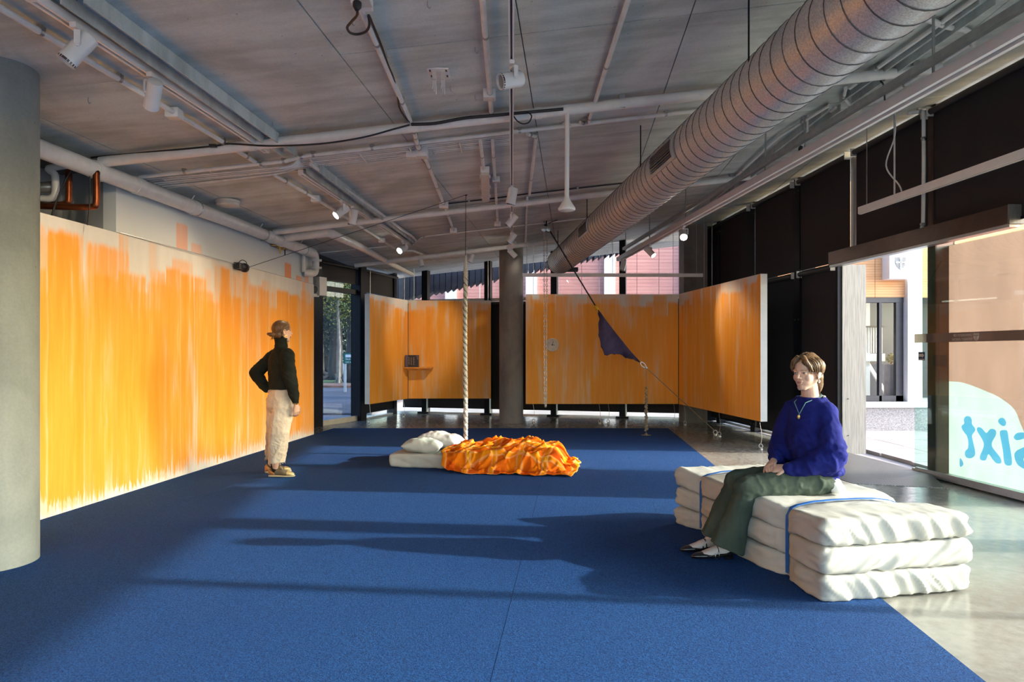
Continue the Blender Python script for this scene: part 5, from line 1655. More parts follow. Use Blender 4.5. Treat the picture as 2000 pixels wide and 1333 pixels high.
sd = fg.modifiers.new('thickness', 'SOLIDIFY'); sd.thickness = 0.004
cbn = thing('carabiner', 'steel carabiner at the lower corner of the navy flag', 'carabiner', fb)
dd = (fc_ - fb).normalized()
aa, bb_, _ = frame_from(dd)
m = MB(); m.tube([fb + dd * (0.05 + 0.055 * math.sin(t)) + aa.cross(dd) * (0.028 * math.cos(t)) for t in np.linspace(0, 2 * math.pi, 16)[:-1]], 0.008, 7, closed=True); m.build('clip', M['alum'], cbn)
m = MB(); m.lathe([(0.02, 0), (0.02, 0.03), (0.012, 0.04)], 10, fb + dd * 0.10, dd); m.build('thimble', M['alum'], cbn)
tr_ = thing('stay_rope', 'thin brown rope from the carabiner down to a floor ring', 'rope', fc_)
m = MB(); m.tube([fb + dd * 0.13, fc_ + Vector((0, 0, 0.06))], 0.007, 7); m.build('rope_run', M['twine'], tr_)
R_ = 0.032
m = MB(); m.tube([Vector((fc_.x + R_ * math.cos(a), fc_.y, 0.048 + R_ * math.sin(a))) for a in np.linspace(0, 2 * math.pi, 15)[:-1]], 0.007, 6, closed=True); m.build('ring', M['chain_pale'], tr_)
m = MB(); m.lathe([(0.03, 0), (0.03, 0.014), (0.012, 0.02)], 12, Vector((fc_.x, fc_.y, 0))); m.build('floor_eye', M['galv'], tr_)
# knotted dry garland
gb = fl(1262, 852)
gr = thing('dried_garland', 'thin dried garland dropping from the rope to a small plate on the carpet', 'garland', Vector((gb.x, gb.y, 0.01)))
gt = at(1262, 724, KY - 0.05)
m = MB(); m.tube([gt, at(1261, 760, KY - 0.03), Vector((gb.x, gb.y, 0.03))], 0.003, 5); m.build('string', M['twine'], gr)
zs0, zs1 = at(1261, 757, 11.15).z, 0.10
for k in range(34):
    t = k / 33
    z = zs0 + (zs1 - zs0) * t
    r = 0.010 + 0.008 * RND.random() + 0.006 * t
    m = MB(); m.ell(Vector((gb.x + 0.012 * math.sin(k * 2.4), gb.y + 0.010 * math.cos(k * 2.4), z)), (r, r * 0.7, r * 1.4), Matrix.Rotation(RND.uniform(-0.9, 0.9), 3, 'Y'), 8, 6)
    m.build('dry_petal', M['twine'], gr)
m = MB(); m.lathe([(0.075, 0.010), (0.08, 0.016), (0.03, 0.022), (0.012, 0.05)], 20, Vector((gb.x, gb.y, 0))); m.build('plate', M['twine'], gr)
# ------------------------------------------------------------------ soft things
def fbm(p, o=4):
    return noise.fractal(Vector(p), 1.0, 2.1, o)

def rounded_box_grid(L, W, H, r, nl, nw, nh):
    """closed grid over a rounded box; returns verts (local, corner at 0) and faces"""
    idx, vs_, fs_ = {}, [], []
    def key(i, j, k):
        if (i, j, k) in idx:
            return idx[(i, j, k)]
        p = Vector((L * i / nl, W * j / nw, H * k / nh))
        c = Vector((min(max(p.x, r), L - r), min(max(p.y, r), W - r), min(max(p.z, r), H - r)))
        d = p - c
        if d.length > 1e-9:
            # map the box shell onto the rounded shell
            mx = max(abs(d.x), abs(d.y), abs(d.z))
            d = d.normalized() * mx
        vs_.append(c + d)
        idx[(i, j, k)] = len(vs_) - 1
        return idx[(i, j, k)]
    for i in range(nl):
        for j in range(nw):
            fs_.append((key(i, j, 0), key(i, j + 1, 0), key(i + 1, j + 1, 0), key(i + 1, j, 0)))
            fs_.append((key(i, j, nh), key(i + 1, j, nh), key(i + 1, j + 1, nh), key(i, j + 1, nh)))
    for i in range(nl):
        for k in range(nh):
            fs_.append((key(i, 0, k), key(i + 1, 0, k), key(i + 1, 0, k + 1), key(i, 0, k + 1)))
            fs_.append((key(i, nw, k), key(i, nw, k + 1), key(i + 1, nw, k + 1), key(i + 1, nw, k)))
    for j in range(nw):
        for k in range(nh):
            fs_.append((key(0, j, k), key(0, j, k + 1), key(0, j + 1, k + 1), key(0, j + 1, k)))
            fs_.append((key(nl, j, k), key(nl, j + 1, k), key(nl, j + 1, k + 1), key(nl, j, k + 1)))
    return vs_, fs_

n = NT('cream_bed_sheet')
co = n.coord()
wv = n.noise(co, 4, 4)
n.base(n.mix(n.ramp(wv, 0.3, 0.7), (0.43, 0.425, 0.395), (0.50, 0.50, 0.475)), 0.85, 0, 0.2)
n.bump(n.noise(n.scale(co, (1, 1, 0.5)), 28, 4, 0.6), 0.25, 0.006)
M['sheet'] = n.m
M['strap_blue'] = plain('blue_webbing', (0.006, 0.12, 0.46), 0.6)

# stack of three mattresses beside the carpet edge
SA0 = Vector((1.683, 3.666, 0.0))
E1, E2 = Vector((-0.215, 0.9766, 0)).normalized(), Vector((0.9766, 0.215, 0)).normalized()
SL, SW, SH = 1.76, 0.91, 0.152
STRAPS = (0.43, 1.50)
def pinch(x, sg=0.13):
    return sum(math.exp(-((x - s) / sg) ** 2) for s in STRAPS)
def sharp(x):
    return sum(math.exp(-((x - s) / 0.035) ** 2) for s in STRAPS)
def stack_warp(p, layer):
    """local (along, across, up) -> deformed local"""
    x, y, z = p
    pn, sh_ = pinch(x), sharp(x)
    yn = (y - SW / 2) / (SW / 2)
    side = abs(yn) ** 3
    y2 = y - math.copysign(side * (0.050 * pn + 0.025 * sh_), yn)
    ztop = 3 * SH
    zz = z - (z / ztop) * (0.035 * pn + 0.02 * sh_) * (0.25 + 0.75 * side)
    zz -= 0.02 * math.exp(-((x - 0.95) / 0.25) ** 2 - ((y - 0.45) / 0.25) ** 2) * (z / ztop)
    # bottom layer lifts a touch where it is cinched
    zz += 0.012 * sh_ * side * max(0.0, 1 - z / 0.15)
    # ends of the layers splay
    e = max(0.0, 1 - x / 0.25) + max(0.0, 1 - (SL - x) / 0.2)
    y2 += math.copysign(0.012 * e * side, yn)
    return Vector((x, y2, zz))
def to_world(q):
    return SA0 + E1 * q.x + E2 * q.y + Vector((0, 0, q.z))
names = ['bottom mattress of the strapped stack the person sits on', 'middle mattress of the strapped stack the person sits on', 'top mattress of the strapped stack, with the person seated on it']
for layer in range(3):
    vs_, fs_ = rounded_box_grid(SL, SW, SH - 0.007, 0.030, 120, 64, 14)
    out = []
    cx, cy, cz = SL / 2, SW / 2, SH / 2
    for p in vs_:
        dx, dy, dz = (p.x - cx) / cx, (p.y - cy) / cy, (p.z - cz) / cz
        face_end, face_side, face_top = abs(dx) ** 14, abs(dy) ** 10, abs(dz) ** 4
        nz = Vector((dx * face_end, dy * face_side, dz * face_top))
        if nz.length > 1e-6:
            nz.normalize()
        sd = layer * 13.7
        w = 0.0
        # slanted tucks on the short ends, long creases on the sides, soft ripples on top
        th = (0.55, -0.75, 0.45)[layer]
        ac, al_ = p.y * math.cos(th) + p.z * math.sin(th) * 1.3, -p.y * math.sin(th) + p.z * math.cos(th)
        sdx = sd + (3 if dx > 0 else 0)
        w += face_end * 0.024 * (1 - min(1, abs(noise.fractal(Vector((ac * 8.0, al_ * 1.3, sdx)), 1, 2, 2)) * 1.7)) ** 2 * (0.35 + 0.65 * (1 - dz * dz))
        w += face_end * 0.012 * (1 - min(1, abs(noise.noise(Vector((ac * 15.0 + 5, al_ * 2.2, sdx + 9)))) * 2.2)) ** 2 - face_end * 0.006
        w += face_end * 0.004 * noise.noise(Vector((ac * 26, al_ * 3.0, sdx + 4)))
        w += face_side * (0.010 * fbm((p.x * 3.0 + p.z * 5, p.z * 14, sd + 5), 4) + 0.008 * (1 - min(1, abs(noise.noise(Vector((p.x * 5 + p.z * 14, p.z * 7 - p.x * 3, sd)))) * 2.2)) ** 2)
        ft_k = 1.0 if (layer == 2 and dz > 0) else 0.1
        face_top *= ft_k if abs(dz) > 0.98 else 1.0
        w += face_top * 0.007 * fbm((p.x * 4, p.y * 6, sd + 9), 4)
        w += (face_top + face_side) * 0.014 * pinch(p.x, 0.10) * fbm((p.x * 24, p.y * 7 + p.z * 9, sd + 2), 3)
        w += face_end * 0.006 * (1 - dz * dz)
        w += face_side * 0.005 * (1 - dz * dz) * (1 - min(1, pinch(p.x, 0.2)))
        q = p + nz * w
        q.z += layer * SH
        q = stack_warp(q, layer)
        q.z = max(q.z, 0.0105)
        out.append(to_world(q))
    m = MB(); m.add(out, fs_)
    o = m.build('mattress', M['sheet'], angle=180)
    tag(o, names[layer], 'mattress', 'mattresses in the strapped stack')
for k, s in enumerate(STRAPS):
    loop = []
    hw = SW
    ht = 3 * SH
    r = 0.05
    cs = [(0, 0.02), (0, ht - r)] + [(r - r * math.cos(a), ht - r + r * math.sin(a)) for a in np.linspace(0.3, 1.3, 4)] + [(hw * f, ht) for f in (0.1, 0.25, 0.4, 0.5, 0.6, 0.75, 0.9)] + \
         [(hw - r + r * math.sin(a), ht - r + r * math.cos(a)) for a in np.linspace(0.3, 1.3, 4)] + [(hw, ht - r), (hw, 0.02)]
    base = [(0, z) for z in (0.02, 0.08, 0.15, 0.22, 0.3, 0.36)] + cs[2:-2] + [(hw, z) for z in (0.36, 0.3, 0.22, 0.15, 0.08, 0.02)]
    m = MB()
    vv, ff = [], []
    for y, z in base:
        cdir = Vector((0, y - hw / 2, (z - ht * 0.3)))
        outd = Vector((0, math.copysign(1, y - hw / 2) if z < ht - 0.03 else (y - hw / 2) * 0.2, 1.0 if z > ht - 0.03 else 0.0)).normalized()
        for dx, lift in ((-0.014, 0.010), (0.014, 0.010), (0.014, 0.0135), (-0.014, 0.0135)):
            q = stack_warp(Vector((s, y, z)), 2)
            q.x += dx
            vv.append(to_world(q + outd * lift))
    for i in range(len(base) - 1):
        for j in range(4):
            a, b = i * 4 + j, i * 4 + (j + 1) % 4
            ff.append((a, b, b + 4, a + 4))
    ff += [(3, 2, 1, 0), tuple(len(vv) - 4 + j for j in range(4))]
    m.add(vv, ff)
    tag(m.build('ratchet_strap', M['strap_blue'], angle=50), ['blue strap around the near end of the mattress stack', 'blue strap around the far end of the mattress stack'][k], 'strap', 'blue straps around the mattress stack')

# mattress on the carpet
BA0 = Vector((-1.445, 7.985, 0.0))
ang = math.radians(-9.5)
B1, B2 = Vector((math.cos(ang), math.sin(ang), 0)), Vector((-math.sin(ang), math.cos(ang), 0))
BL, BW, BH = 1.90, 0.93, 0.158
def bed(q):
    return BA0 + B1 * q[0] + B2 * q[1] + Vector((0, 0, q[2]))
vs_, fs_ = rounded_box_grid(BL, BW, BH, 0.035, 90, 46, 12)
out = []
for p in vs_:
    dx, dy, dz = (p.x - BL / 2) / (BL / 2), (p.y - BW / 2) / (BW / 2), (p.z - BH / 2) / (BH / 2)
    fe, fs2, ft = abs(dx) ** 14, abs(dy) ** 10, abs(dz) ** 4
    nz = Vector((dx * fe, dy * fs2, dz * ft))
    if nz.length > 1e-6:
        nz.normalize()
    w = fs2 * 0.012 * fbm((p.x * 7 + p.z * 8, p.z * 10, 4.0), 4) + ft * 0.006 * fbm((p.x * 5, p.y * 5, 1.0), 3) + fe * 0.01 * fbm((p.y * 7, p.z * 5, 7.0), 3)
    q = p + nz * w
    q.z = max(q.z, 0.0) + 0.0105
    out.append(bed(q))
m = MB(); m.add(out, fs_)
tag(m.build('mattress', M['sheet'], angle=180), 'single mattress lying flat on the carpet under the orange blanket', 'mattress')

def pillow(c, size, rotz, tilt, seed, label):
    vs_, fs_ = [], []
    NU_, NV_ = 44, 30
    R = Matrix.Rotation(rotz, 3, 'Z') @ Matrix.Rotation(tilt, 3, 'Y')
    L_, W_, H_ = size
    rows = []
    for side in (1, -1):
        g = []
        for i in range(NU_ + 1):
            r_ = []
            for j in range(NV_ + 1):
                u, v_ = -1 + 2 * i / NU_, -1 + 2 * j / NV_
                hgt = (max(0, 1 - abs(u) ** 3.2) ** 0.55) * (max(0, 1 - abs(v_) ** 3.2) ** 0.55)
                pull = 1 - 0.06 * (1 - abs(v_)) * abs(u) ** 2 - 0.0
                x, y = u * L_ / 2 * (1 - 0.05 * (1 - v_ * v_)), v_ * W_ / 2 * (1 - 0.07 * (1 - u * u))
                z = side * H_ / 2 * hgt + 0.022 * hgt * fbm((x * 8, y * 8, seed + side), 4) + 0.012 * (abs(u) ** 4 + abs(v_) ** 4) * fbm((x * 14, y * 14, seed), 3) * 0.5
                q = R @ Vector((x, y, z))
                r_.append(len(vs_))
                vs_.append(Vector(c) + q)
            g.append(r_)
        rows.append(g)
    for s_, g in enumerate(rows):
        for i in range(NU_):
            for j in range(NV_):
                f = (g[i][j], g[i + 1][j], g[i + 1][j + 1], g[i][j + 1])
                fs_.append(f if s_ == 0 else tuple(reversed(f)))
    m = MB(); m.add(vs_, fs_)
    o = m.build('pillow', M['sheet'], fix=False, angle=180)
    bm = bmesh.new(); bm.from_mesh(o.data); bmesh.ops.remove_doubles(bm, verts=bm.verts, dist=0.0008); bmesh.ops.recalc_face_normals(bm, faces=bm.faces); bm.to_mesh(o.data); bm.free()
    o.data.shade_smooth()
    return tag(o, label, 'pillow', 'pillows on the floor mattress')
pillow(bed((0.34, 0.25, BH + 0.085)), (0.46, 0.38, 0.165), ang + 0.10, 0.05, 3.0, 'front pillow on the floor mattress, nearer the camera')
pillow(bed((0.47, 0.62, BH + 0.105)), (0.52, 0.42, 0.20), ang - 0.12, 0.12, 8.0, 'back pillow on the floor mattress, beside the rope')

# crumpled tartan blanket
n = NT('orange_tartan')
uv = n.sep(n.coord('UV'))
def line(c, per, off, w, soft=0.012):
    fr = n.math('FRACT', n.math('ADD', n.math('MULTIPLY', c, 1.0 / per), off))
    d = n.math('ABSOLUTE', n.math('SUBTRACT', fr, 0.5))
    return n.ramp(d, w + soft, w)
b1 = n.math('MULTIPLY', n.math('ADD', line(uv[0], 0.34, 0.1, 0.17), line(uv[1], 0.34, 0.3, 0.17)), 0.5)
y1 = n.math('MULTIPLY', n.math('ADD', line(uv[0], 0.34, 0.42, 0.09), line(uv[1], 0.34, 0.62, 0.09)), 0.5)
w1 = n.math('ADD', n.math('MAXIMUM', line(uv[0], 0.34, 0.33, 0.022), line(uv[0], 0.34, 0.52, 0.022)), n.math('MAXIMUM', line(uv[1], 0.34, 0.53, 0.022), line(uv[1], 0.34, 0.72, 0.022)), clamp=True)
fz = n.noise(n.coord(), 120, 3)
col = n.mix(b1, (0.82, 0.185, 0.005), (0.62, 0.085, 0.005))
col = n.mix(n.math('MULTIPLY', y1, 0.8), col, (0.92, 0.38, 0.008))
col = n.mix(n.math('MULTIPLY', w1, 0.32), col, (0.95, 0.60, 0.30))
n.base(col, 0.95, 0, 0.1)
n.bump(fz, 0.3, 0.004)
M['tartan'] = n.m
NA, NB = 230, 170
vv, uvs, ff = [], [], []
def ridge(p, o=3):
    return 1.0 - min(1.0, abs(noise.fractal(Vector(p), 1.0, 2.0, o)) * 2.2)
for i in range(NA + 1):
    a = i / NA
    for j in range(NB + 1):
        b = j / NB
        e0 = 0.52 + 0.16 * (1 - b) ** 2 + 0.03 * noise.noise(Vector((b * 5, 1, 0)))
        e1 = 2.20 - 0.10 * abs(b - 0.45) + 0.06 * noise.noise(Vector((b * 6, 7, 0)))
        f0 = -0.27 + 0.06 * noise.noise(Vector((a * 6, 3, 2))) + 0.2 * max(0, 0.22 - a) * 3
        f1 = 1.00 + 0.04 * noise.noise(Vector((a * 6, 9, 2)))
        wx = 0.05 * noise.fractal(Vector((a * 3.2, b * 3, 4.0)), 1, 2, 3)
        wy = 0.05 * noise.fractal(Vector((a * 3.2, b * 3, 14.0)), 1, 2, 3)
        s = e0 + (e1 - e0) * a + wx * 0.7 * math.sin(math.pi * min(1, a * 3)) 
        t = f0 + (f1 - f0) * b + wy * 0.5
        # ground under the cloth
        dx = max(0.0, s - BL, -s)
        dy = max(0.0, t - BW, -t)
        d = math.hypot(dx, dy)
        k = max(0.0, 1 - d / (0.16 + 0.10 * noise.noise(Vector((s * 3.5, 2.0, 5.0)))))
        k = k * k * (3 - 2 * k)
        base = 0.014 + (BH + 0.008) * k
        inner = math.sin(math.pi * min(max(a, 0), 1)) ** 0.35 * math.sin(math.pi * min(max(b, 0), 1)) ** 0.5
        px_, py_ = s * 1.0 + 0.4 * wx, t + 0.4 * wy
        rot = px_ * 0.75 + py_ * 0.66
        rot2 = -px_ * 0.66 + py_ * 0.75
        f_big = ridge((rot * 3.0, rot2 * 1.4, 2.2), 2)
        f_mid = ridge((rot2 * 5.2 + 3, rot * 2.0, 6.1), 3)
        f_dn = ridge((px_ * 3.6 + py_ * 2.8, py_ * 3.0 - px_ * 1.2, 11.0), 3)
        mound = 0.075 * math.exp(-((s - 1.35) / 0.55) ** 2 - ((t - 0.55) / 0.33) ** 2)
        z = base + k * (mound + 0.075 * f_big ** 2 * inner + 0.045 * f_mid ** 2 * inner) + (1 - k) * (0.075 * f_dn ** 2 + 0.02 * f_mid) * (0.25 + 0.75 * inner)
        z += 0.006 * noise.noise(Vector((s * 22, t * 22, 0)))
        # overhang so that folds lean
        s += 0.06 * f_big ** 2 * inner
        t -= (0.07 * f_mid ** 2 + 0.05 * f_dn ** 2 * (1 - k)) * inner
        vv.append(bed((s, t, max(z, 0.014))))
        uvs.append((a * 1.75 + 0.25 * wx + 0.012 * f_big, b * 1.5 + 0.25 * wy + 0.015 * f_mid))
for i in range(NA):
    for j in range(NB):
        k = i * (NB + 1) + j
        ff.append((k, k + NB + 1, k + NB + 2, k + 1))
m = MB(); m.add(vv, ff); m.uv = uvs
bl_ = m.build('blanket', M['tartan'], fix=False, angle=180)
tag(bl_, 'crumpled orange tartan blanket heaped over the floor mattress', 'blanket')
sd = bl_.modifiers.new('thickness', 'SOLIDIFY'); sd.thickness = 0.008; sd.offset = 1.0
# ------------------------------------------------------------------ people
def voxel(mb, size, smooth=3, factor=0.5):
    """one continuous skin around all the shapes in mb"""
    me = mb.mesh('tmp', [], smooth=False)
    ob = bpy.data.objects.new('tmp', me)
    COL.objects.link(ob)
    r_ = ob.modifiers.new('r', 'REMESH')
    r_.mode = 'VOXEL'
    r_.voxel_size = size
    if smooth:
        s_ = ob.modifiers.new('s', 'SMOOTH')
        s_.factor = factor
        s_.iterations = smooth
    dg = bpy.context.evaluated_depsgraph_get()
    out = bpy.data.meshes.new_from_object(ob.evaluated_get(dg))
    bpy.data.objects.remove(ob)
    bpy.data.meshes.remove(me)
    return out

def finish(me, name, mat, parent, fn=None, col=None, origin=None):
    """displace along normals by fn(co, normal), colour by col(co), link"""
    nv = len(me.vertices)
    if fn:
        nr = [v_.normal.copy() for v_ in me.vertices]
        for v_, n_ in zip(me.vertices, nr):
            v_.co += n_ * fn(v_.co, n_)
    if col:
        at_ = me.color_attributes.new('tone', 'FLOAT_COLOR', 'POINT')
        flat = np.ones((nv, 4), np.float32)
        for i, v_ in enumerate(me.vertices):
            flat[i, :3] = col(v_.co)
        at_.data.foreach_set('color', flat.ravel())
    off = WL[parent.name] if parent is not None else Vector(origin)
    for v_ in me.vertices:
        v_.co -= off
    me.materials.clear()
    me.materials.append(mat)
    me.name = name
    me.shade_smooth()
    return link(name, me, parent, off)

n = NT('skin')
ca = n.node('ShaderNodeVertexColor', layer_name='tone')
n.base(ca.outputs[0], 0.5, 0, 0.35)
M['skin'] = n.m

def cloth(name, c1, c2, bump=0.25, sc=260):
    n = NT(name)
    co = n.coord()
    n.base(n.mix(n.ramp(n.noise(co, 5, 4), 0.3, 0.7), c1, c2), 0.9, 0, 0.15)
    n.bump(n.noise(co, sc, 2), bump, 0.003)
    return n.m
M['blue_knit'] = cloth('royal_blue_knit', (0.007, 0.010, 0.105), (0.012, 0.018, 0.17), 0.4, 200)
M['green_cotton'] = cloth('dark_green_cotton', (0.045, 0.062, 0.050), (0.075, 0.098, 0.080))
M['black_knit'] = cloth('charcoal_knit', (0.010, 0.012, 0.010), (0.018, 0.020, 0.017), 0.5, 160)
M['cream_cotton'] = cloth('cream_cotton', (0.55, 0.46, 0.37), (0.66, 0.57, 0.47))
M['sock_white'] = cloth('pale_sock', (0.50, 0.42, 0.40), (0.60, 0.52, 0.50))
M['sock_black'] = cloth('black_sock', (0.012, 0.014, 0.012), (0.02, 0.022, 0.02))
M['tee_white'] = cloth('white_tee', (0.72, 0.72, 0.70), (0.80, 0.80, 0.78))
M['patent'] = plain('black_patent', (0.010, 0.008, 0.010), 0.12, spec=0.7)
def hairmat(name, c1, c2):
    n = NT(name)
    co = n.coord()
    st = n.noise(n.scale(co, (130, 130, 22)), 1.0, 4, 0.6)
    n.base(n.mix(n.ramp(st, 0.3, 0.7), c1, c2), 0.42, 0, 0.4)
    n.bump(st, 0.5, 0.003)
    return n.m
M['hair_a'] = hairmat('light_brown_hair', (0.060, 0.030, 0.014), (0.20, 0.115, 0.058))
M['hair_b'] = hairmat('brown_hair', (0.06, 0.028, 0.012), (0.16, 0.08, 0.035))

class Frame:
    def __init__(self, o, f, tilt=0.0):
        self.o = Vector(o)
        f = Vector(f).normalized()
        l = Vector((0, 0, 1)).cross(f).normalized()
        u = f.cross(l).normalized() * -1
        u = Vector((0, 0, 1))
        if tilt:
            R = Matrix.Rotation(tilt, 3, l)
            f, u = R @ f, R @ u
        self.R = Matrix((l, f, u)).transposed()
    def p(self, x, y, z):
        return self.o + self.R @ Vector((x, y, z))
    def inv(self, q):
        return self.R.transposed() @ (Vector(q) - self.o)

def head_shapes(m, fr):
    P, R = fr.p, fr.R
    m.ell(P(0, -0.010, 0.030), (0.073, 0.091, 0.086), R, 28, 18)
    m.ell(P(0, 0.030, -0.030), (0.058, 0.060, 0.076), R, 28, 18)
    m.ell(P(0, 0.052, 0.035), (0.052, 0.038, 0.050), R, 20, 14)
    m.ell(P(0, 0.060, -0.094), (0.024, 0.024, 0.020), R)
    for s in (-1, 1):
        m.cap(P(s * 0.052, -0.002, -0.048), P(s * 0.014, 0.060, -0.096), 0.019, 0.017)
        m.ell(P(s * 0.036, 0.056, -0.028), (0.024, 0.024, 0.028), R)
        m.ell(P(s * 0.0305, 0.0775, 0.001), (0.0135, 0.0115, 0.0115), R)
        m.cap(P(s * 0.014, 0.087, 0.016), P(s * 0.046, 0.074, 0.017), 0.0085, 0.007)
        m.ell(P(s * 0.011, 0.100, -0.031), (0.0075, 0.010, 0.007), R, 12, 8)
        Re = R @ Matrix.Rotation(s * 0.35, 3, 'Z')
        m.ell(P(s * 0.077, -0.010, -0.008), (0.007, 0.019, 0.031), Re)
        m.tube([P(s * (0.082 + 0.004 * math.sin(a)), -0.012 - 0.016 * math.cos(a), -0.004 + 0.026 * math.sin(a)) for a in np.linspace(-1.0, 3.4, 14)], 0.0042, 7)
        m.ell(P(s * 0.077, 0.000, -0.036), (0.006, 0.007, 0.009), R, 10, 8)
    m.cap(P(0, 0.088, 0.012), P(0, 0.112, -0.026), 0.0075, 0.0098)
    m.tube([P(x, 0.0935 - 9 * x * x, -0.0555 + (0.002 if abs(x) < 0.004 else 0.004) * (1 if abs(x) > 0.001 else 0) - 7 * x * x) for x in np.linspace(-0.022, 0.022, 11)], [0.002, 0.004, 0.005, 0.0055, 0.006, 0.0055, 0.006, 0.0055, 0.005, 0.004, 0.002], 8)
    m.tube([P(x, 0.0925 - 10 * x * x, -0.0655 + 3 * x * x) for x in np.linspace(-0.019, 0.019, 9)], [0.002, 0.0045, 0.006, 0.007, 0.007, 0.007, 0.006, 0.0045, 0.002], 8)

def face_tone(fr, base):
    base = Vector(base)
    def col(co):
        q = fr.inv(co)
        c = base.copy()
        if q.length > 0.2:
            return c
        k = math.exp(-((abs(q.x) - 0.036) / 0.018) ** 2 - ((q.y - 0.07) / 0.03) ** 2 - ((q.z + 0.03) / 0.02) ** 2)
        c = c.lerp(Vector((0.66, 0.30, 0.25)), 0.25 * k)
        if q.y > 0.075 and abs(q.x) < 0.0225:
            d = abs(q.z + 0.0605) - 0.0085 * (1 - (q.x / 0.0235) ** 2)
            k = min(1, max(0, -d / 0.002))
            c = c.lerp(Vector((0.42, 0.13, 0.12)), 0.75 * k)
            if abs(q.z + 0.0603) < 0.0013:
                c = c.lerp(Vector((0.16, 0.04, 0.04)), 0.8)
        if q.y > 0.06:
            ex, ez = abs(q.x) - 0.0305, q.z - 0.001
            e = (ex / 0.0125) ** 2 + (ez / 0.0048) ** 2
            if e < 1:
                c = Vector((0.55, 0.52, 0.50))
                if ex * ex + ez * ez < 0.0048 ** 2:
                    c = Vector((0.10, 0.11, 0.12))
                if ex * ex + ez * ez < 0.0022 ** 2:
                    c = Vector((0.01, 0.01, 0.01))
            elif e < 2.0:
                c = c.lerp(Vector((0.18, 0.09, 0.07)), 0.65 if ez > 0 else 0.3)
            br = (ez - 0.0185 + 6 * (ex) ** 2)
            if abs(br) < 0.0028 and -0.018 < ex < 0.018:
                c = c.lerp(Vector((0.20, 0.11, 0.06)), 0.65)
        return c
    return col

def hand(m, w, d, nrm_, thumb, curl=0.5, L=0.175, spread=0.0):
    """w wrist, d towards the fingers, nrm_ out of the back of the hand, thumb = side the thumb leaves"""
    d = Vector(d).normalized()
    nrm_ = (Vector(nrm_) - d * Vector(nrm_).dot(d)).normalized()
    t = (Vector(thumb) - d * Vector(thumb).dot(d) - nrm_ * Vector(thumb).dot(nrm_)).normalized()
    w = Vector(w)
    pl_ = L * 0.50
    m.loft([(w - d * 0.02, t, nrm_, 0.024, 0.018), (w + d * 0.005, t, nrm_, 0.026, 0.018), (w + d * pl_ * 0.45, t, nrm_, 0.037, 0.016), (w + d * pl_ * 0.85, t, nrm_, 0.041, 0.013), (w + d * pl_, t, nrm_, 0.038, 0.010)], 16)
    for k, (off, ln) in enumerate(((0.030, 0.88), (0.0105, 1.0), (-0.0095, 0.94), (-0.029, 0.76))):
        p = w + d * (pl_ * 0.93) + t * off
        a = 0.15 + curl * 0.5
        dd_ = d
        seg = [0.43, 0.32, 0.25]
        r = [0.0085, 0.0078, 0.0070, 0.0058]
        for j in range(3):
            ca_, sa_ = math.cos(a), math.sin(a)
            v_ = d * ca_ - nrm_ * sa_ + t * (spread * off * 4)
            q = p + v_ * (L * 0.50 * ln * seg[j])
            m.cap(p, q, r[j], r[j + 1], 10)
            p = q
            a += curl * (1.0 + 0.15 * k)
    p = w + d * (pl_ * 0.25) + t * 0.026
    v_ = (d * 0.75 + t * 0.62 - nrm_ * 0.25).normalized()
    q = p + v_ * 0.042
    m.cap(p, q, 0.013, 0.0095, 10)
    v2 = (d * 0.95 + t * 0.12 - nrm_ * 0.3).normalized()
    q2 = q + v2 * 0.032
    m.cap(q, q2, 0.0095, 0.0085, 10)
    m.cap(q2, q2 + (v2 - nrm_ * 0.2).normalized() * 0.024, 0.0085, 0.0062, 10)

def shoe_rings(heel, d, L, prof, z0=0.0, side=None):
    """prof: (fraction along, half width, height, lift)"""
    d = Vector(d).normalized()
    s = Vector((0, 0, 1)).cross(d)
    out = []
    for f, w, h, lf in prof:
        c = Vector(heel) + d * (L * f)
        out.append((Vector((c.x, c.y, z0 + lf + h / 2)), s, Vector((0, 0, 1)), w, h / 2))
    return out

# ================================================================== seated person
ps_ = Vector((1.95, 4.48, 0.01))
HF = Frame((1.925, 4.455, 1.222), (-0.80, -0.60, 0), 0.03)
m = MB()
head_shapes(m, HF)
nb = Vector((1.965, 4.49, 1.02))
m.cap(nb, HF.p(0, -0.022, -0.070), 0.058, 0.050, 18)
m.cap(HF.p(0, -0.02, -0.09), HF.p(0, 0.02, -0.075), 0.045, 0.035)
m.loft([((1.975, 4.49, 0.50), (0, 1, 0), (1, 0, 0), 0.13, 0.09), ((1.97, 4.49, 0.75), (0, 1, 0), (1, 0, 0), 0.12, 0.085), ((1.96, 4.485, 0.95), (0.56, -0.83, 0), (0.83, 0.56, 0), 0.11, 0.080), ((1.96, 4.485, 1.02), (0.56, -0.83, 0), (0.83, 0.56, 0), 0.085, 0.065), ((1.962, 4.488, 1.06), (0.56, -0.83, 0), (0.83, 0.56, 0), 0.07, 0.06)], 20)
SLs, SRs = Vector((2.028, 4.372, 1.000)), Vector((1.880, 4.598, 1.000))
ELb, ERb = Vector((2.010, 4.300, 0.690)), Vector((1.835, 4.650, 0.690))
WLb, WRb = Vector((1.760, 4.335, 0.620)), Vector((1.725, 4.500, 0.640))
for a, b, c in ((SLs, ELb, WLb), (SRs, ERb, WRb)):
    m.cap(a + Vector((0, 0, -0.05)), b, 0.030, 0.032); m.cap(b, c, 0.036, 0.024)
hand(m, WLb + Vector((-0.01, 0.005, 0)), (-0.80, 0.55, -0.16), (-0.25, -0.45, 0.85), (-0.5, -0.25, 0.6), 0.42, 0.165)
hand(m, WRb + Vector((-0.005, -0.01, 0.0)), (-0.55, -0.80, -0.22), (-0.35, 0.25, 0.85), (-0.7, 0.3, 0.5), 0.42, 0.165)
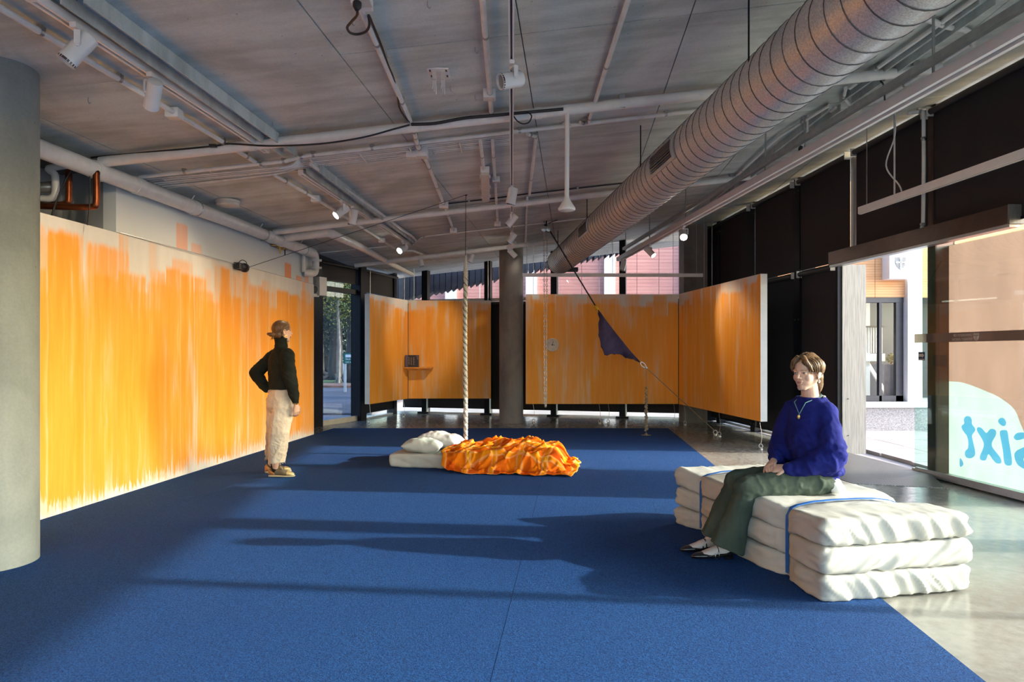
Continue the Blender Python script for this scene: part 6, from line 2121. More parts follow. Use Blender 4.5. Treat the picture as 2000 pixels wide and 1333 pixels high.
HPn, HPf = Vector((1.94, 4.395, 0.525)), Vector((1.94, 4.585, 0.525))
KNn, KNf = Vector((1.500, 4.365, 0.485)), Vector((1.500, 4.565, 0.490))
ANn, ANf = Vector((1.380, 4.455, 0.105)), Vector((1.345, 4.615, 0.110))
for h_, k_, a_ in ((HPn, KNn, ANn), (HPf, KNf, ANf)):
    m.cap(h_, k_, 0.06, 0.045); m.cap(k_, a_, 0.045, 0.034)
for a_, td in ((ANn, Vector((-1.0, -0.10, 0))), (ANf, Vector((-1.0, -0.12, 0)))):
    m.loft(shoe_rings(Vector((a_.x + 0.045, a_.y, 0)), td, 0.235, [(0.02, 0.022, 0.05, 0.022), (0.14, 0.030, 0.085, 0.018), (0.36, 0.033, 0.072, 0.017), (0.62, 0.038, 0.046, 0.016), (0.86, 0.030, 0.028, 0.016), (0.97, 0.012, 0.014, 0.018)], 0.01), 16)
me = voxel(m, 0.0034, 4, 0.5)
person = finish(me, 'person', M['skin'], None, None, face_tone(HF, (0.62, 0.40, 0.32)), origin=ps_)
tag(person, 'person in a blue sweater sitting on the mattress stack with hands clasped', 'person')

def wr(seed, amp, sx, sy, sz, o=4):
    return lambda co, nr: amp * noise.fractal(Vector((co.x * sx + seed, co.y * sy, co.z * sz)), 1.0, 2.0, o)
# sweater
sdir, fdir = Vector((0.56, -0.83, 0)), Vector((0.83, 0.56, 0))
mid_s = Vector((0.35, -0.93, 0)).normalized(); mid_f = Vector((0.93, 0.35, 0)).normalized()
m = MB()
m.loft([((2.045, 4.475, 0.485), (0, 1, 0), (1, 0, 0), 0.130, 0.065), ((2.020, 4.475, 0.515), (0, 1, 0), (1, 0, 0), 0.170, 0.115), ((2.000, 4.475, 0.58), mid_s, mid_f, 0.180, 0.145), ((1.985, 4.48, 0.68), mid_s, mid_f, 0.175, 0.145), ((1.970, 4.48, 0.80), sdir, fdir, 0.170, 0.135), ((1.962, 4.482, 0.90), sdir, fdir, 0.168, 0.122), ((1.96, 4.484, 0.97), sdir, fdir, 0.158, 0.106), ((1.961, 4.486, 1.025), sdir, fdir, 0.135, 0.094), ((1.963, 4.488, 1.062), sdir, fdir, 0.098, 0.078)], 28)
m.cap(SLs + Vector((-0.01, 0.01, -0.03)), SLs.lerp(ELb, 0.55), 0.072, 0.076, 18)
m.cap(SLs.lerp(ELb, 0.45), ELb + Vector((0.01, -0.01, 0.0)), 0.070, 0.084, 18)
m.cap(ELb + Vector((0.01, -0.01, 0)), WLb + Vector((0.055, -0.012, 0.006)), 0.086, 0.052, 18)
m.cap(WLb + Vector((0.045, -0.008, 0.003)), WLb + Vector((0.005, 0.0, 0)), 0.046, 0.038, 16)
m.cap(SRs + Vector((0.01, -0.01, -0.03)), SRs.lerp(ERb, 0.55), 0.072, 0.074, 18)
m.cap(SRs.lerp(ERb, 0.45), ERb, 0.068, 0.082, 18)
m.cap(ERb, WRb + Vector((0.04, 0.04, 0.005)), 0.082, 0.052, 18)
m.cap(WRb + Vector((0.03, 0.03, 0.005)), WRb + Vector((0.005, 0.008, 0)), 0.046, 0.038, 16)
me = voxel(m, 0.008, 9, 0.5)
def sweater_fold(co, nr):
    a = noise.fractal(Vector((co.x * 5 + 3, co.y * 5, co.z * 9)), 1, 2, 4)
    b = 1 - abs(noise.fractal(Vector((co.x * 7 + co.z * 6, co.y * 7, co.z * 4 - co.x * 5)), 1, 2, 3)) * 2.2
    low = max(0.0, min(1.0, (0.95 - co.z) / 0.3))
    return 0.006 * a + (0.006 + 0.012 * low) * max(0, b) - 0.004
sw = finish(me, 'sweater', M['blue_knit'], person, sweater_fold)
m = MB()
m.tube([Vector((1.963, 4.488, 1.056)) + sdir * (0.098 * math.cos(a)) + fdir * (0.072 * math.sin(a)) + Vector((0, 0, -0.022 * max(0, -math.sin(a)))) for a in np.linspace(0, 2 * math.pi, 29)[:-1]], 0.008, 8, closed=True)
m.build('neckband', M['blue_knit'], sw)
m = MB()
m.tube([Vector((1.966, 4.490, 1.064)) + sdir * (0.088 * math.cos(a)) + fdir * (0.066 * math.sin(a)) + Vector((0, 0, 0.004 * math.sin(a))) for a in np.linspace(0.1, math.pi - 0.6, 16)], 0.007, 8)
m.build('tee_collar', M['tee_white'], person)
m = MB()
m.loft([((2.075, 4.45, 0.458), (0, 1, 0), (1, 0, 0.1), 0.135, 0.055), ((2.065, 4.45, 0.485), (0, 1, 0), (1, 0, 0), 0.152, 0.082), ((2.03, 4.46, 0.53), (0, 1, 0), (1, 0, 0), 0.15, 0.090)], 24)
me = voxel(m, 0.008, 3)
finish(me, 'tee_hem', M['tee_white'], person, wr(2, 0.008, 14, 14, 20))
# trousers
m = MB()
m.loft([((2.085, 4.49, 0.49), (0, 1, 0), (0, 0, 1), 0.10, 0.035), ((2.05, 4.49, 0.51), (0, 1, 0), (0, 0, 1), 0.175, 0.075), ((1.96, 4.49, 0.525), (0, 1, 0), (0, 0, 1), 0.200, 0.095), ((1.87, 4.49, 0.525), (0, 1, 0), (0, 0, 1), 0.185, 0.09), ((1.80, 4.48, 0.52), (0, 1, 0), (0, 0, 1), 0.14, 0.08)], 24)
for h_, k_ in ((HPn, KNn), (HPf, KNf)):
    m.cap(h_, k_, 0.100, 0.078, 20)
def leg(k_, hem, ra, rb, tilt):
    m.loft([(k_ + Vector((0.03, 0, 0.05)), (1, 0, 0.3), (0, 1, 0), 0.060, 0.055), (k_ + Vector((0.0, 0, -0.01)), (1, 0, 0.3), (0, 1, 0), 0.082, 0.078), (k_.lerp(hem, 0.30), (1, 0, 0.15), (0, 1, 0), 0.086, 0.082), (k_.lerp(hem, 0.65), (1, 0, -0.05), (0, 1, 0), ra * 0.82, rb * 0.88), (hem, (1, 0, tilt), (0, 1, 0), ra, rb)], 22)
leg(KNn, Vector((1.390, 4.425, 0.085)), 0.115, 0.095, -0.42)
leg(KNf, Vector((1.360, 4.605, 0.105)), 0.100, 0.090, -0.42)
me = voxel(m, 0.007, 4, 0.5)
def trouser_fold(co, nr):
    if co.z > 0.42:
        b = 1 - abs(noise.fractal(Vector((co.x * 9 + co.y * 5, co.y * 9 - co.x * 4, co.z * 9)), 1, 2, 3)) * 2.3
        return 0.007 * max(0, b) - 0.002
    return 0.012 * noise.fractal(Vector((co.x * 11 + co.z * 2, co.y * 11, co.z * 1.6)), 1, 2, 3) * min(1, (0.5 - co.z) / 0.2)
finish(me, 'trousers', M['green_cotton'], person, trouser_fold)
# socks and shoes
for a_, td, nm in ((ANn, Vector((-1.0, -0.10, 0)), 'near'), (ANf, Vector((-1.0, -0.12, 0)), 'far')):
    m = MB()
    hl = Vector((a_.x + 0.048, a_.y, 0))
    m.loft(shoe_rings(hl, td, 0.24, [(0.01, 0.022, 0.05, 0.020), (0.13, 0.033, 0.090, 0.014), (0.36, 0.036, 0.078, 0.014), (0.62, 0.041, 0.052, 0.013), (0.86, 0.033, 0.032, 0.013), (0.98, 0.012, 0.016, 0.016)], 0.01), 18)
    m.cap(Vector((a_.x + 0.008, a_.y, 0.16)), Vector((a_.x - 0.002, a_.y, 0.075)), 0.040, 0.037, 16)
    me = voxel(m, 0.005, 3)
    finish(me, 'sock', M['sock_white'], person, wr(1, 0.002, 30, 30, 40))
    m = MB()
    hl2 = hl - td.normalized() * 0.008
    m.loft(shoe_rings(hl2, td, 0.275, [(0.0, 0.020, 0.05, 0.012), (0.06, 0.033, 0.058, 0.010), (0.25, 0.038, 0.042, 0.009), (0.50, 0.043, 0.038, 0.006), (0.68, 0.044, 0.046, 0.004), (0.84, 0.034, 0.040, 0.004), (0.95, 0.018, 0.028, 0.006), (1.0, 0.006, 0.014, 0.010)], 0.01), 22)
    me = voxel(m, 0.005, 2)
    sh_ = finish(me, 'shoe', M['patent'], person)
    m = MB()
    c = hl + td.normalized() * 0.02
    m.cbox(Vector((c.x, c.y, 0.019)), (0.055, 0.056, 0.018), Matrix.Rotation(0.1, 3, 'Z')); m.build('heel', M['patent'], sh_, smooth=False)
    sd_ = Vector((0, 0, 1)).cross(td.normalized())
    for f, hgt in ((0.40, 0.083), (0.50, 0.071)):
        c = hl + td.normalized() * (0.24 * f)
        m = MB()
        m.tube([Vector((c.x, c.y, 0.018)) + sd_ * (0.0405 * math.cos(a)) + Vector((0, 0, (hgt - 0.006) * max(0, math.sin(a)) ** 0.75)) for a in np.linspace(0, math.pi, 15)], 0.0052, 6, sy=0.6)
        st_ = m.build('strap', M['patent'], sh_)
        m = MB(); q = Vector((c.x, c.y, 0.018)) - sd_ * 0.035 * 1.0 + Vector((0, 0, hgt * 0.52)); m.cbox(q, (0.014, 0.006, 0.014)); m.build('buckle', M['alum'], st_, smooth=False)
# hair: shell plus many locks falling from a centre parting
def hair_piece(fr, mb_shell, locks, mat, parent, cut, seed):
    me = voxel(mb_shell, 0.0055, 3)
    bm = bmesh.new(); bm.from_mesh(me)
    kill = [v_ for v_ in bm.verts if cut(fr.inv(v_.co))]
    bmesh.ops.delete(bm, geom=kill, context='VERTS')
    bm.to_mesh(me); bm.free()
    off = len(me.vertices)
    m = MB()
    m.add([v_.co.copy() for v_ in me.vertices], [list(p.vertices) for p in me.polygons])
    for pts, r0, r1 in locks:
        k = len(pts)
        m.tube(pts, [r0 * (0.55 + 0.45 * math.sin(math.pi * min(1, (i + 0.6) / k))) if i < k * 0.7 else max(r0 * (1 - (i / (k - 1))) * 2.2, 0.0006) for i in range(k)], 6, sy=0.5)
    bpy.data.meshes.remove(me)
    return m.build('hair', mat, parent, fix=False, angle=180)
HR = random.Random(3)
m = MB()
m.ell(HF.p(0, -0.016, 0.036), (0.086, 0.104, 0.096), HF.R, 28, 20)
m.ell(HF.p(0, -0.066, -0.030), (0.072, 0.052, 0.075), HF.R, 24, 16)
m.ell(HF.p(0, -0.078, -0.088), (0.056, 0.034, 0.050), HF.R, 20, 14)
for s_ in (-1, 1):
    m.tube([HF.p(s_ * 0.012, 0.070, 0.108), HF.p(s_ * 0.042, 0.084, 0.075), HF.p(s_ * 0.064, 0.070, 0.040), HF.p(s_ * 0.073, 0.052, 0.008)], [0.018, 0.017, 0.013, 0.004], 10)
def cut_a(q):
    front = q.y > 0.035 and q.z < 0.098 - 1.35 * abs(q.x) and abs(q.x) < 0.062
    temple = q.y > 0.0 and q.z < 0.004 and abs(q.x) > 0.03
    ear = (q.y > -0.034 and q.z < 0.022 and q.y < 0.02) or (q.y > 0.0 and q.z < 0.0)
    return front or temple or ear
locks = []
for i in range(230):
    s = 1 if i % 2 else -1
    yr = HR.uniform(-0.10, 0.082)
    x0 = s * HR.uniform(0.002, 0.016)
    zt_ = 0.036 + 0.094 * math.sqrt(max(0.0, 1 - (x0 / 0.084) ** 2 - ((yr + 0.016) / 0.104) ** 2))
    pts = []
    frontness = max(0.0, min(1.0, (yr - 0.02) / 0.06))
    backness = max(0.0, min(1.0, (-yr) / 0.09))
    zend = HR.uniform(-0.015, 0.02) * frontness + (1 - frontness) * (HR.uniform(-0.045, -0.01) * (1 - backness) + HR.uniform(-0.14, -0.08) * backness)
    yend = (0.058 + HR.uniform(-0.012, 0.01)) * frontness + (1 - frontness) * (-0.035 * (1 - backness) - 0.075 * backness) + HR.uniform(-0.01, 0.01)
    N_ = 11
    lay = HR.uniform(0.0, 0.007)
    for k in range(N_):
        t = k / (N_ - 1)
        z = zt_ + (zend - zt_) * (t ** 1.35)
        y = yr + (yend - yr) * (t ** 1.1) + 0.004 * math.sin(t * 5 + i)
        zz = max(z, 0.036 - 0.06)
        ex = 1 - ((zz - 0.036) / 0.098) ** 2 - ((max(min(y, 0.085), -0.105) + 0.016) / 0.108) ** 2
        x = 0.086 * math.sqrt(max(ex, 0.02))
        if z < -0.024:
            x *= max(0.45, 1 - (-0.024 - z) * 5.5)
        x = max(x * min(1, t * 2.2 + 0.06), abs(x0)) + lay
        if frontness > 0.3:
            x = max(x, 0.012 + 0.050 * t)
        pts.append(HF.p(s * x, y, z + lay * 0.6))
    locks.append((pts, HR.uniform(0.006, 0.0105), 0.001))
for i in range(90):                                    # ragged ends at the nape
    a = HR.uniform(-1.2, 1.2)
    x, y = 0.068 * math.sin(a), -0.052 - 0.056 * math.cos(a)
    z0 = HR.uniform(-0.05, 0.0)
    pts = [HF.p(x * (1 - 0.22 * t) + HR.uniform(-0.002, 0.002), y * (1 - 0.08 * t) - 0.006 * math.sin(t * 4), z0 - 0.10 * t) for t in np.linspace(0, 1, 7)]
    locks.append((pts, HR.uniform(0.006, 0.010), 0.001))
hair_piece(HF, m, locks, M['hair_a'], person, cut_a, 1)
# necklace, pendant, earring
pn = [Vector((1.963, 4.488, 1.066)) + sdir * (0.072 * math.cos(a)) + fdir * (0.060 * math.sin(a)) + Vector((0, 0, 0.018 * math.sin(a))) for a in np.linspace(0.0, math.pi, 12)]
ch1 = Vector((1.963, 4.488, 0)) - fdir * 0.128 + Vector((0, 0, 0.955)) + sdir * 0.01
nk_c = Vector((1.963, 4.488, 1.030)) - fdir * 0.112
ch1 = ch1 - fdir * 0.012
m = MB(); m.tube([ch1] + [nk_c + sdir * 0.040 - fdir * 0.006] + catmull(pn, 2) + [nk_c - sdir * 0.040 - fdir * 0.006] + [ch1], 0.0026, 6)
nk = m.build('necklace', plain('teal_cord', (0.10, 0.24, 0.24), 0.6), person)
m = MB(); m.ell(ch1 - fdir * 0.006 + Vector((0, 0, -0.016)), (0.010, 0.006, 0.016)); m.build('pendant', M['brass'], nk)
m = MB(); m.tube([Vector((1.963, 4.488, 1.060)) + sdir * (0.064 * math.cos(a)) + fdir * (0.066 * math.sin(a)) + Vector((0, 0, 0.012 * math.sin(a))) for a in np.linspace(0, 2 * math.pi, 25)[:-1]], 0.0038, 6, closed=True); m.build('bead_choker', M['chain_pale'], person)
m = MB(); ec = HF.p(0.083, 0.0, -0.054); m.tube([ec + HF.R @ Vector((0, 0.008 * math.cos(a), 0.010 * math.sin(a))) for a in np.linspace(0, 2 * math.pi, 13)[:-1]], 0.0022, 6, closed=True); m.build('earring', M['alum'], person)

# ================================================================== standing person
C0 = Vector((-2.455, 7.26, 0.0))
fs_ = Vector((0.74, 0.67, 0)).normalized()
rs_ = Vector((fs_.y, -fs_.x, 0))
HS2 = Frame((-2.452, 7.275, 1.578), (0.70, 0.71, 0), -0.05)
m = MB()
head_shapes(m, HS2)
m.cap(C0 + Vector((0, 0, 1.38)), HS2.p(0, -0.02, -0.07), 0.055, 0.048, 18)
m.loft([(C0 + Vector((0, 0, 0.85)), rs_, fs_, 0.13, 0.09), (C0 + Vector((0, 0, 1.1)), rs_, fs_, 0.12, 0.08), (C0 + Vector((0, 0, 1.30)), rs_, fs_, 0.13, 0.08), (C0 + Vector((0, 0, 1.40)), rs_, fs_, 0.06, 0.055)], 18)
SR2, ER2, WR2 = C0 + rs_ * 0.155 + Vector((0, 0, 1.345)), Vector((-2.305, 7.085, 1.085)), Vector((-2.262, 7.130, 0.845))
SL2, EL2, WL2 = C0 - rs_ * 0.155 + Vector((0, 0, 1.345)), Vector((-2.755, 7.335, 1.135)), Vector((-2.615, 7.245, 0.965))
for a, b, c in ((SR2, ER2, WR2), (SL2, EL2, WL2)):
    m.cap(a, b, 0.042, 0.034); m.cap(b, c, 0.034, 0.023)
hand(m, WR2 + Vector((0.004, 0.004, -0.035)), (0.05, 0.18, -1.0), (0.75, -0.55, 0), (0.5, 0.8, 0), 0.38, 0.165)
hand(m, WL2 + Vector((0.02, 0.0, -0.01)), (0.93, 0.1, -0.25), (-0.1, -0.9, 0.2), (0, 0, 1), 0.15, 0.155)
KR2, KL2 = Vector((-2.455, 7.20, 0.50)), Vector((-2.535, 7.33, 0.50))
AR2, AL2 = fl(537, 934) + Vector((0, 0, 0.09)), fl(529.5, 926) + Vector((0, 0, 0.09))
HR2, HL2 = C0 + rs_ * 0.085 + Vector((0, 0, 0.86)), C0 - rs_ * 0.085 + Vector((0, 0, 0.86))
fdR, fdL = Vector((1.0, -0.02, 0)).normalized(), Vector((0.93, 0.36, 0)).normalized()
for h_, k_, a_, fd in ((HR2, KR2, AR2, fdR), (HL2, KL2, AL2, fdL)):
    m.cap(h_, k_, 0.07, 0.05); m.cap(k_, a_, 0.05, 0.033)
    m.loft(shoe_rings(Vector((a_.x, a_.y, 0)) - fd * 0.045, fd, 0.225, [(0.02, 0.022, 0.05, 0.03), (0.15, 0.028, 0.07, 0.025), (0.4, 0.032, 0.06, 0.025), (0.7, 0.036, 0.04, 0.022), (0.95, 0.02, 0.02, 0.022)], 0.01), 14)
me = voxel(m, 0.0036, 4, 0.5)
person2 = finish(me, 'person', M['skin'], None, None, face_tone(HS2, (0.55, 0.33, 0.25)), origin=C0 + Vector((0, 0, 0.01)))
tag(person2, 'person in a black sweater and cream trousers standing before the left wall', 'person')
# sweater
m = MB()
m.loft([(C0 + Vector((0, 0, 0.965)), rs_, fs_, 0.150, 0.112), (C0 + Vector((0, 0, 1.03)), rs_, fs_, 0.160, 0.122), (C0 + Vector((0, 0, 1.12)), rs_, fs_, 0.172, 0.130), (C0 + Vector((0, 0, 1.24)), rs_, fs_, 0.178, 0.124), (C0 + Vector((0, 0, 1.32)), rs_, fs_, 0.170, 0.108), (C0 + Vector((0, 0, 1.375)), rs_, fs_, 0.125, 0.085), (C0 + Vector((0, 0, 1.41)), rs_, fs_, 0.075, 0.068)], 26)
for a, b, c, e in ((SR2, ER2, WR2, 0.8), (SL2, EL2, WL2, 1.0)):
    m.cap(a + Vector((0, 0, -0.015)), b, 0.072, 0.070, 18)
    m.cap(b, b.lerp(c, 0.72), 0.070, 0.056, 18)
    m.cap(b.lerp(c, 0.72), c + (c - b).normalized() * 0.01, 0.050, 0.036, 16)
nk0 = C0 + Vector((0, 0, 1.385)); nk1 = HS2.p(0, -0.018, -0.075)
m.cap(nk0, nk1 + Vector((0, 0, -0.005)), 0.072, 0.062, 20)
me = voxel(m, 0.007, 4, 0.5)
def sw2(co, nr):
    return 0.006 * noise.fractal(Vector((co.x * 8, co.y * 8, co.z * 7)), 1, 2, 4) + (0.0025 * math.sin(co.z * 0) if False else 0) + 0.006 * max(0, 1 - abs(noise.fractal(Vector((co.x * 6 + co.z * 8, co.y * 6, co.z * 5)), 1, 2, 3)) * 2.4) - 0.003
sw_ = finish(me, 'sweater', M['black_knit'], person2, sw2)
dN = (nk1 - nk0).normalized()
m = MB(); m.tube([nk1 + Vector((0.064 * math.cos(a), 0.064 * math.sin(a), 0.004 * math.sin(2 * a) + 0.0)) for a in np.linspace(0, 2 * math.pi, 25)[:-1]], 0.009, 8, closed=True); m.build('roll_collar', M['black_knit'], sw_)
m = MB(); m.tube([C0 + rs_ * (0.152 * math.cos(a)) + fs_ * (0.114 * math.sin(a)) + Vector((0, 0, 0.978)) for a in np.linspace(0, 2 * math.pi, 33)[:-1]], 0.013, 8, closed=True); m.build('waist_band', M['black_knit'], sw_)
# trousers
m = MB()
hipc = C0
m.loft([(hipc + Vector((0, 0, 1.0)), rs_, fs_, 0.130, 0.105), (hipc + Vector((0, 0, 0.95)), rs_, fs_, 0.142, 0.115), (hipc + Vector((0, 0, 0.86)) - fs_ * 0.012, rs_, fs_, 0.168, 0.138), (hipc + Vector((0, 0, 0.78)) - fs_ * 0.01, rs_, fs_, 0.172, 0.138), (hipc + Vector((-0.005, 0, 0.72)), rs_, fs_, 0.150, 0.105), (hipc + Vector((-0.005, 0, 0.66)), rs_, fs_, 0.09, 0.06)], 26)
hemR, hemL = Vector((AR2.x + 0.022, AR2.y - 0.01, 0.17)), Vector((AL2.x + 0.012, AL2.y + 0.03, 0.17))
for h_, k_, hm in ((HR2, KR2, hemR), (HL2, KL2, hemL)):
    m.loft([(h_ + Vector((0, 0, 0.02)), rs_, fs_, 0.078, 0.105), (h_ + Vector((0, 0, -0.08)), rs_, fs_, 0.088, 0.120), (h_.lerp(k_, 0.45), rs_, fs_, 0.086, 0.116), (h_.lerp(k_, 0.75), rs_, fs_, 0.084, 0.110), (k_, rs_, fs_, 0.083, 0.106), (k_.lerp(hm, 0.35), rs_, fs_, 0.081, 0.101), (k_.lerp(hm, 0.7), rs_, fs_, 0.079, 0.096), (hm, rs_, fs_, 0.077, 0.091)], 26)
me = voxel(m, 0.006, 6, 0.5)
def tr2(co, nr):
    a = noise.fractal(Vector((co.x * 10, co.y * 10, co.z * 2.0)), 1, 2, 3)
    b = max(0, 1 - abs(noise.fractal(Vector((co.x * 4 + co.z * 3, co.y * 4, co.z * 14)), 1, 2, 3)) * 2.3)
    lowk = 0.5 + 0.5 * max(0, min(1, (0.8 - co.z) / 0.6))
    c = max(0, 1 - abs(noise.fractal(Vector((co.x * 9 + co.z * 7, co.y * 9, co.z * 6 - co.x * 6)), 1, 2, 3)) * 2.3)
    return 0.008 * a + 0.006 * c - 0.003
tr_o = finish(me, 'trousers', M['cream_cotton'], person2, tr2)
for hm in (hemR, hemL):
    m = MB()
    for k in range(40):
        a = 2 * math.pi * k / 40
        q = hm + rs_ * (0.075 * math.cos(a)) + fs_ * (0.089 * math.sin(a))
        m.tube([q + Vector((0, 0, 0.008)), q + Vector((RND.uniform(-0.004, 0.004), RND.uniform(-0.004, 0.004), -RND.uniform(0.006, 0.020)))], [0.0022, 0.0008], 5)
    o = m.build('frayed_hem', M['cream_cotton'], tr_o); o['kind'] = 'stuff'
# socks and trainers
M['tan'] = plain('tan_suede', (0.40, 0.16, 0.05), 0.8); M['olive'] = plain('olive_mesh', (0.12, 0.09, 0.055), 0.8); M['gold'] = plain('gold_leather', (0.50, 0.36, 0.16), 0.3, 0.4); M['sole'] = plain('cream_sole', (0.42, 0.37, 0.25), 0.6)
for a_, fd in ((AR2, fdR), (AL2, fdL)):
    m = MB(); m.cap(Vector((a_.x, a_.y, 0.20)), Vector((a_.x, a_.y, 0.085)), 0.045, 0.042, 16)
    me = voxel(m, 0.006, 2); finish(me, 'sock', M['sock_black'], person2, wr(1, 0.003, 30, 30, 50))
    hl = Vector((a_.x, a_.y, 0)) - fd * 0.065
    m = MB(); m.loft(shoe_rings(hl, fd, 0.275, [(0.0, 0.020, 0.050, 0.018), (0.06, 0.034, 0.085, 0.016), (0.25, 0.038, 0.090, 0.015), (0.45, 0.040, 0.080, 0.014), (0.65, 0.044, 0.060, 0.013), (0.85, 0.040, 0.044, 0.013), (0.97, 0.020, 0.026, 0.014)], 0.01), 20)
    me = voxel(m, 0.005, 2); sh2 = finish(me, 'trainer', M['olive'], person2)
    m = MB(); m.loft(shoe_rings(hl, fd, 0.285, [(-0.01, 0.022, 0.022, 0.0), (0.05, 0.038, 0.028, 0.0), (0.3, 0.042, 0.026, 0.0), (0.65, 0.048, 0.022, 0.0), (0.88, 0.042, 0.020, 0.002), (0.99, 0.018, 0.014, 0.006)], 0.0105), 20)
    me = voxel(m, 0.005, 1); finish(me, 'sole', M['sole'], sh2)
    m = MB(); m.loft(shoe_rings(hl, fd, 0.275, [(-0.012, 0.020, 0.055, 0.022), (0.05, 0.0365, 0.075, 0.022), (0.16, 0.040, 0.062, 0.020), (0.26, 0.0405, 0.035, 0.020)], 0.01), 20)
    m.build('heel_patch', M['tan'], sh2)
    m = MB(); m.loft(shoe_rings(hl, fd, 0.275, [(0.74, 0.0445, 0.054, 0.014), (0.86, 0.0415, 0.047, 0.014), (0.98, 0.021, 0.030, 0.014), (1.0, 0.010, 0.018, 0.018)], 0.01), 20)
    m.build('toe_cap', M['gold'], sh2)
    sv = Vector((0, 0, 1)).cross(fd)
    for k in range(4):
        c = hl + fd * (0.275 * (0.40 + 0.08 * k)); zz = 0.104 - 0.011 * k
        m = MB(); m.tube([Vector((c.x, c.y, zz - 0.012)) - sv * 0.026, Vector((c.x, c.y, zz + 0.004)) , Vector((c.x, c.y, zz - 0.012)) + sv * 0.026], 0.004, 6); m.build('lace', M['sole'], sh2)
    c = hl + fd * 0.115
    m = MB(); m.tube(catmull([Vector((c.x, c.y, 0.108)), Vector((c.x, c.y, 0.128)) - sv * 0.03 + fd * 0.02, Vector((c.x, c.y, 0.100)) - sv * 0.035 + fd * 0.05, Vector((c.x, c.y, 0.104)) + fd * 0.01], 4), 0.0035, 6); m.build('lace_bow', M['sole'], sh2)
# hair with a low bun
m = MB()
m.ell(HS2.p(0, -0.014, 0.034), (0.081, 0.098, 0.089), HS2.R, 28, 20)
m.ell(HS2.p(0, -0.050, -0.025), (0.062, 0.050, 0.060), HS2.R, 24, 16)
m.ell(HS2.p(0, -0.118, -0.028), (0.036, 0.030, 0.024), HS2.R, 20, 14)
m.cap(HS2.p(0, -0.085, -0.022), HS2.p(0, -0.12, -0.028), 0.028, 0.02)
m.ell(HS2.p(0.01, -0.142, -0.020), (0.020, 0.024, 0.016), HS2.R, 16, 10)
def cut_b(q):
    return (q.y > 0.060 and q.z < 0.090) or (q.y > 0.030 and q.z < 0.040) or (q.y > -0.024 and q.z < 0.004)
locks = []
for i in range(150):
    s = 1 if i % 2 else -1
    a0 = HR.uniform(0.0, 1.35)
    pts = []
    for k in range(9):
        t = k / 8
        # from the hairline back to the bun
        y = 0.066 * (1 - t) - 0.10 * t
        zz = (0.105 * math.cos(a0)) * (1 - t) ** 0.7 - 0.025 * t
        ex = 1 - ((zz - 0.034) / 0.094) ** 2 - ((y + 0.014) / 0.104) ** 2
        x = 0.0845 * math.sqrt(max(ex, 0.03)) * (1 if k < 7 else 0.6)
        if a0 < 0.5:
            x *= a0 / 0.5
        pts.append(HS2.p(s * x, y, zz))
    locks.append((pts, HR.uniform(0.003, 0.0055), 0.001))
for i in range(10):
    z0 = HR.uniform(-0.04, -0.02); x = HR.uniform(-0.03, 0.03)
    locks.append(([HS2.p(x, -0.10 - 0.02 * t, z0 - 0.05 * t + 0.0) for t in np.linspace(0, 1, 6)], 0.003, 0.001))
hair_piece(HS2, m, locks, M['hair_b'], person2, cut_b, 2)
m = MB(); ec = HS2.p(-0.084, -0.004, -0.052); m.tube([ec + HS2.R @ Vector((0, 0.010 * math.cos(a), 0.012 * math.sin(a))) for a in np.linspace(0, 2 * math.pi, 13)[:-1]], 0.0035, 6, closed=True); m.build('earring', M['brass'], person2)
m = MB(); m.tube([WR2 + Vector((0.030 * math.cos(a), 0.030 * math.sin(a), -0.022)) for a in np.linspace(0, 2 * math.pi, 17)[:-1]], 0.004, 6, closed=True); m.build('bracelet', M['brass'], person2)
# ------------------------------------------------------------------ outside
n = NT('pavement')
co = n.geo()
n.base(n.mix(n.ramp(n.noise(co, 1.5, 6), 0.3, 0.7), (0.30, 0.27, 0.27), (0.40, 0.37, 0.36)), 0.8)
M['pave'] = n.m
m = MB()
outer_ = [(-60, -60), (60, -60), (60, 80), (-60, 80)]
m.box((-60, -60, -0.30), (60, 90, -0.06))
gnd = struct(m.build('ground', M['pave'], smooth=False, origin=(0, 0, -0.06)))
# paving slabs outside the door
pv = root('paving', (7, 10, -0.05))
for i in range(7):
    for j in range(9):
        x, y = 5.0 + i * 0.72 + 0.02 * (j % 2), 6.4 + j * 0.72
        if x < XF0 + FSL * y + 0.36 or y > 11.7:
            continue
        m = MB(); m.box((x, y, -0.06), (x + 0.708, y + 0.708, -0.012 + RND.uniform(-0.002, 0.002))); m.build('paving_slab', M['pave'], pv, smooth=False)

def cladding(name, c1, c2, per):
    n = NT(name)
    q = n.sep(n.geo())
    fr = n.math('FRACT', n.math('MULTIPLY', q[2], 1.0 / per))
    g = n.math('MULTIPLY', n.ramp(fr, 0.0, 0.06), n.ramp(fr, 1.0, 0.9))
    nz = n.noise(n.scale(n.geo(), (0.6, 0.6, 9)), 1.5, 4)
    n.base(n.mix(g, tuple(x * 0.62 for x in c1), n.mix(n.ramp(nz, 0.3, 0.7), c1, c2)), 0.75)
    n.bump(g, 0.6, 0.01)
    return n.m
M['clad_orange'] = cladding('orange_terracotta_boards', (0.62, 0.30, 0.13), (0.70, 0.36, 0.17), 0.046)
M['clad_pink'] = cladding('pink_terracotta_boards', (0.52, 0.24, 0.20), (0.60, 0.30, 0.25), 0.10)
M['render_white'] = plain('white_render', (0.78, 0.78, 0.80), 0.7, var=0.03)
M['granite'] = plain('grey_granite', (0.26, 0.25, 0.27), 0.7, var=0.35, scale=70)
M['dark_frame'] = plain('dark_window_frame', (0.035, 0.03, 0.04), 0.4)
M['win_dark'] = plain('dark_room_glass', (0.03, 0.032, 0.04), 0.06, 0.0, spec=0.8)

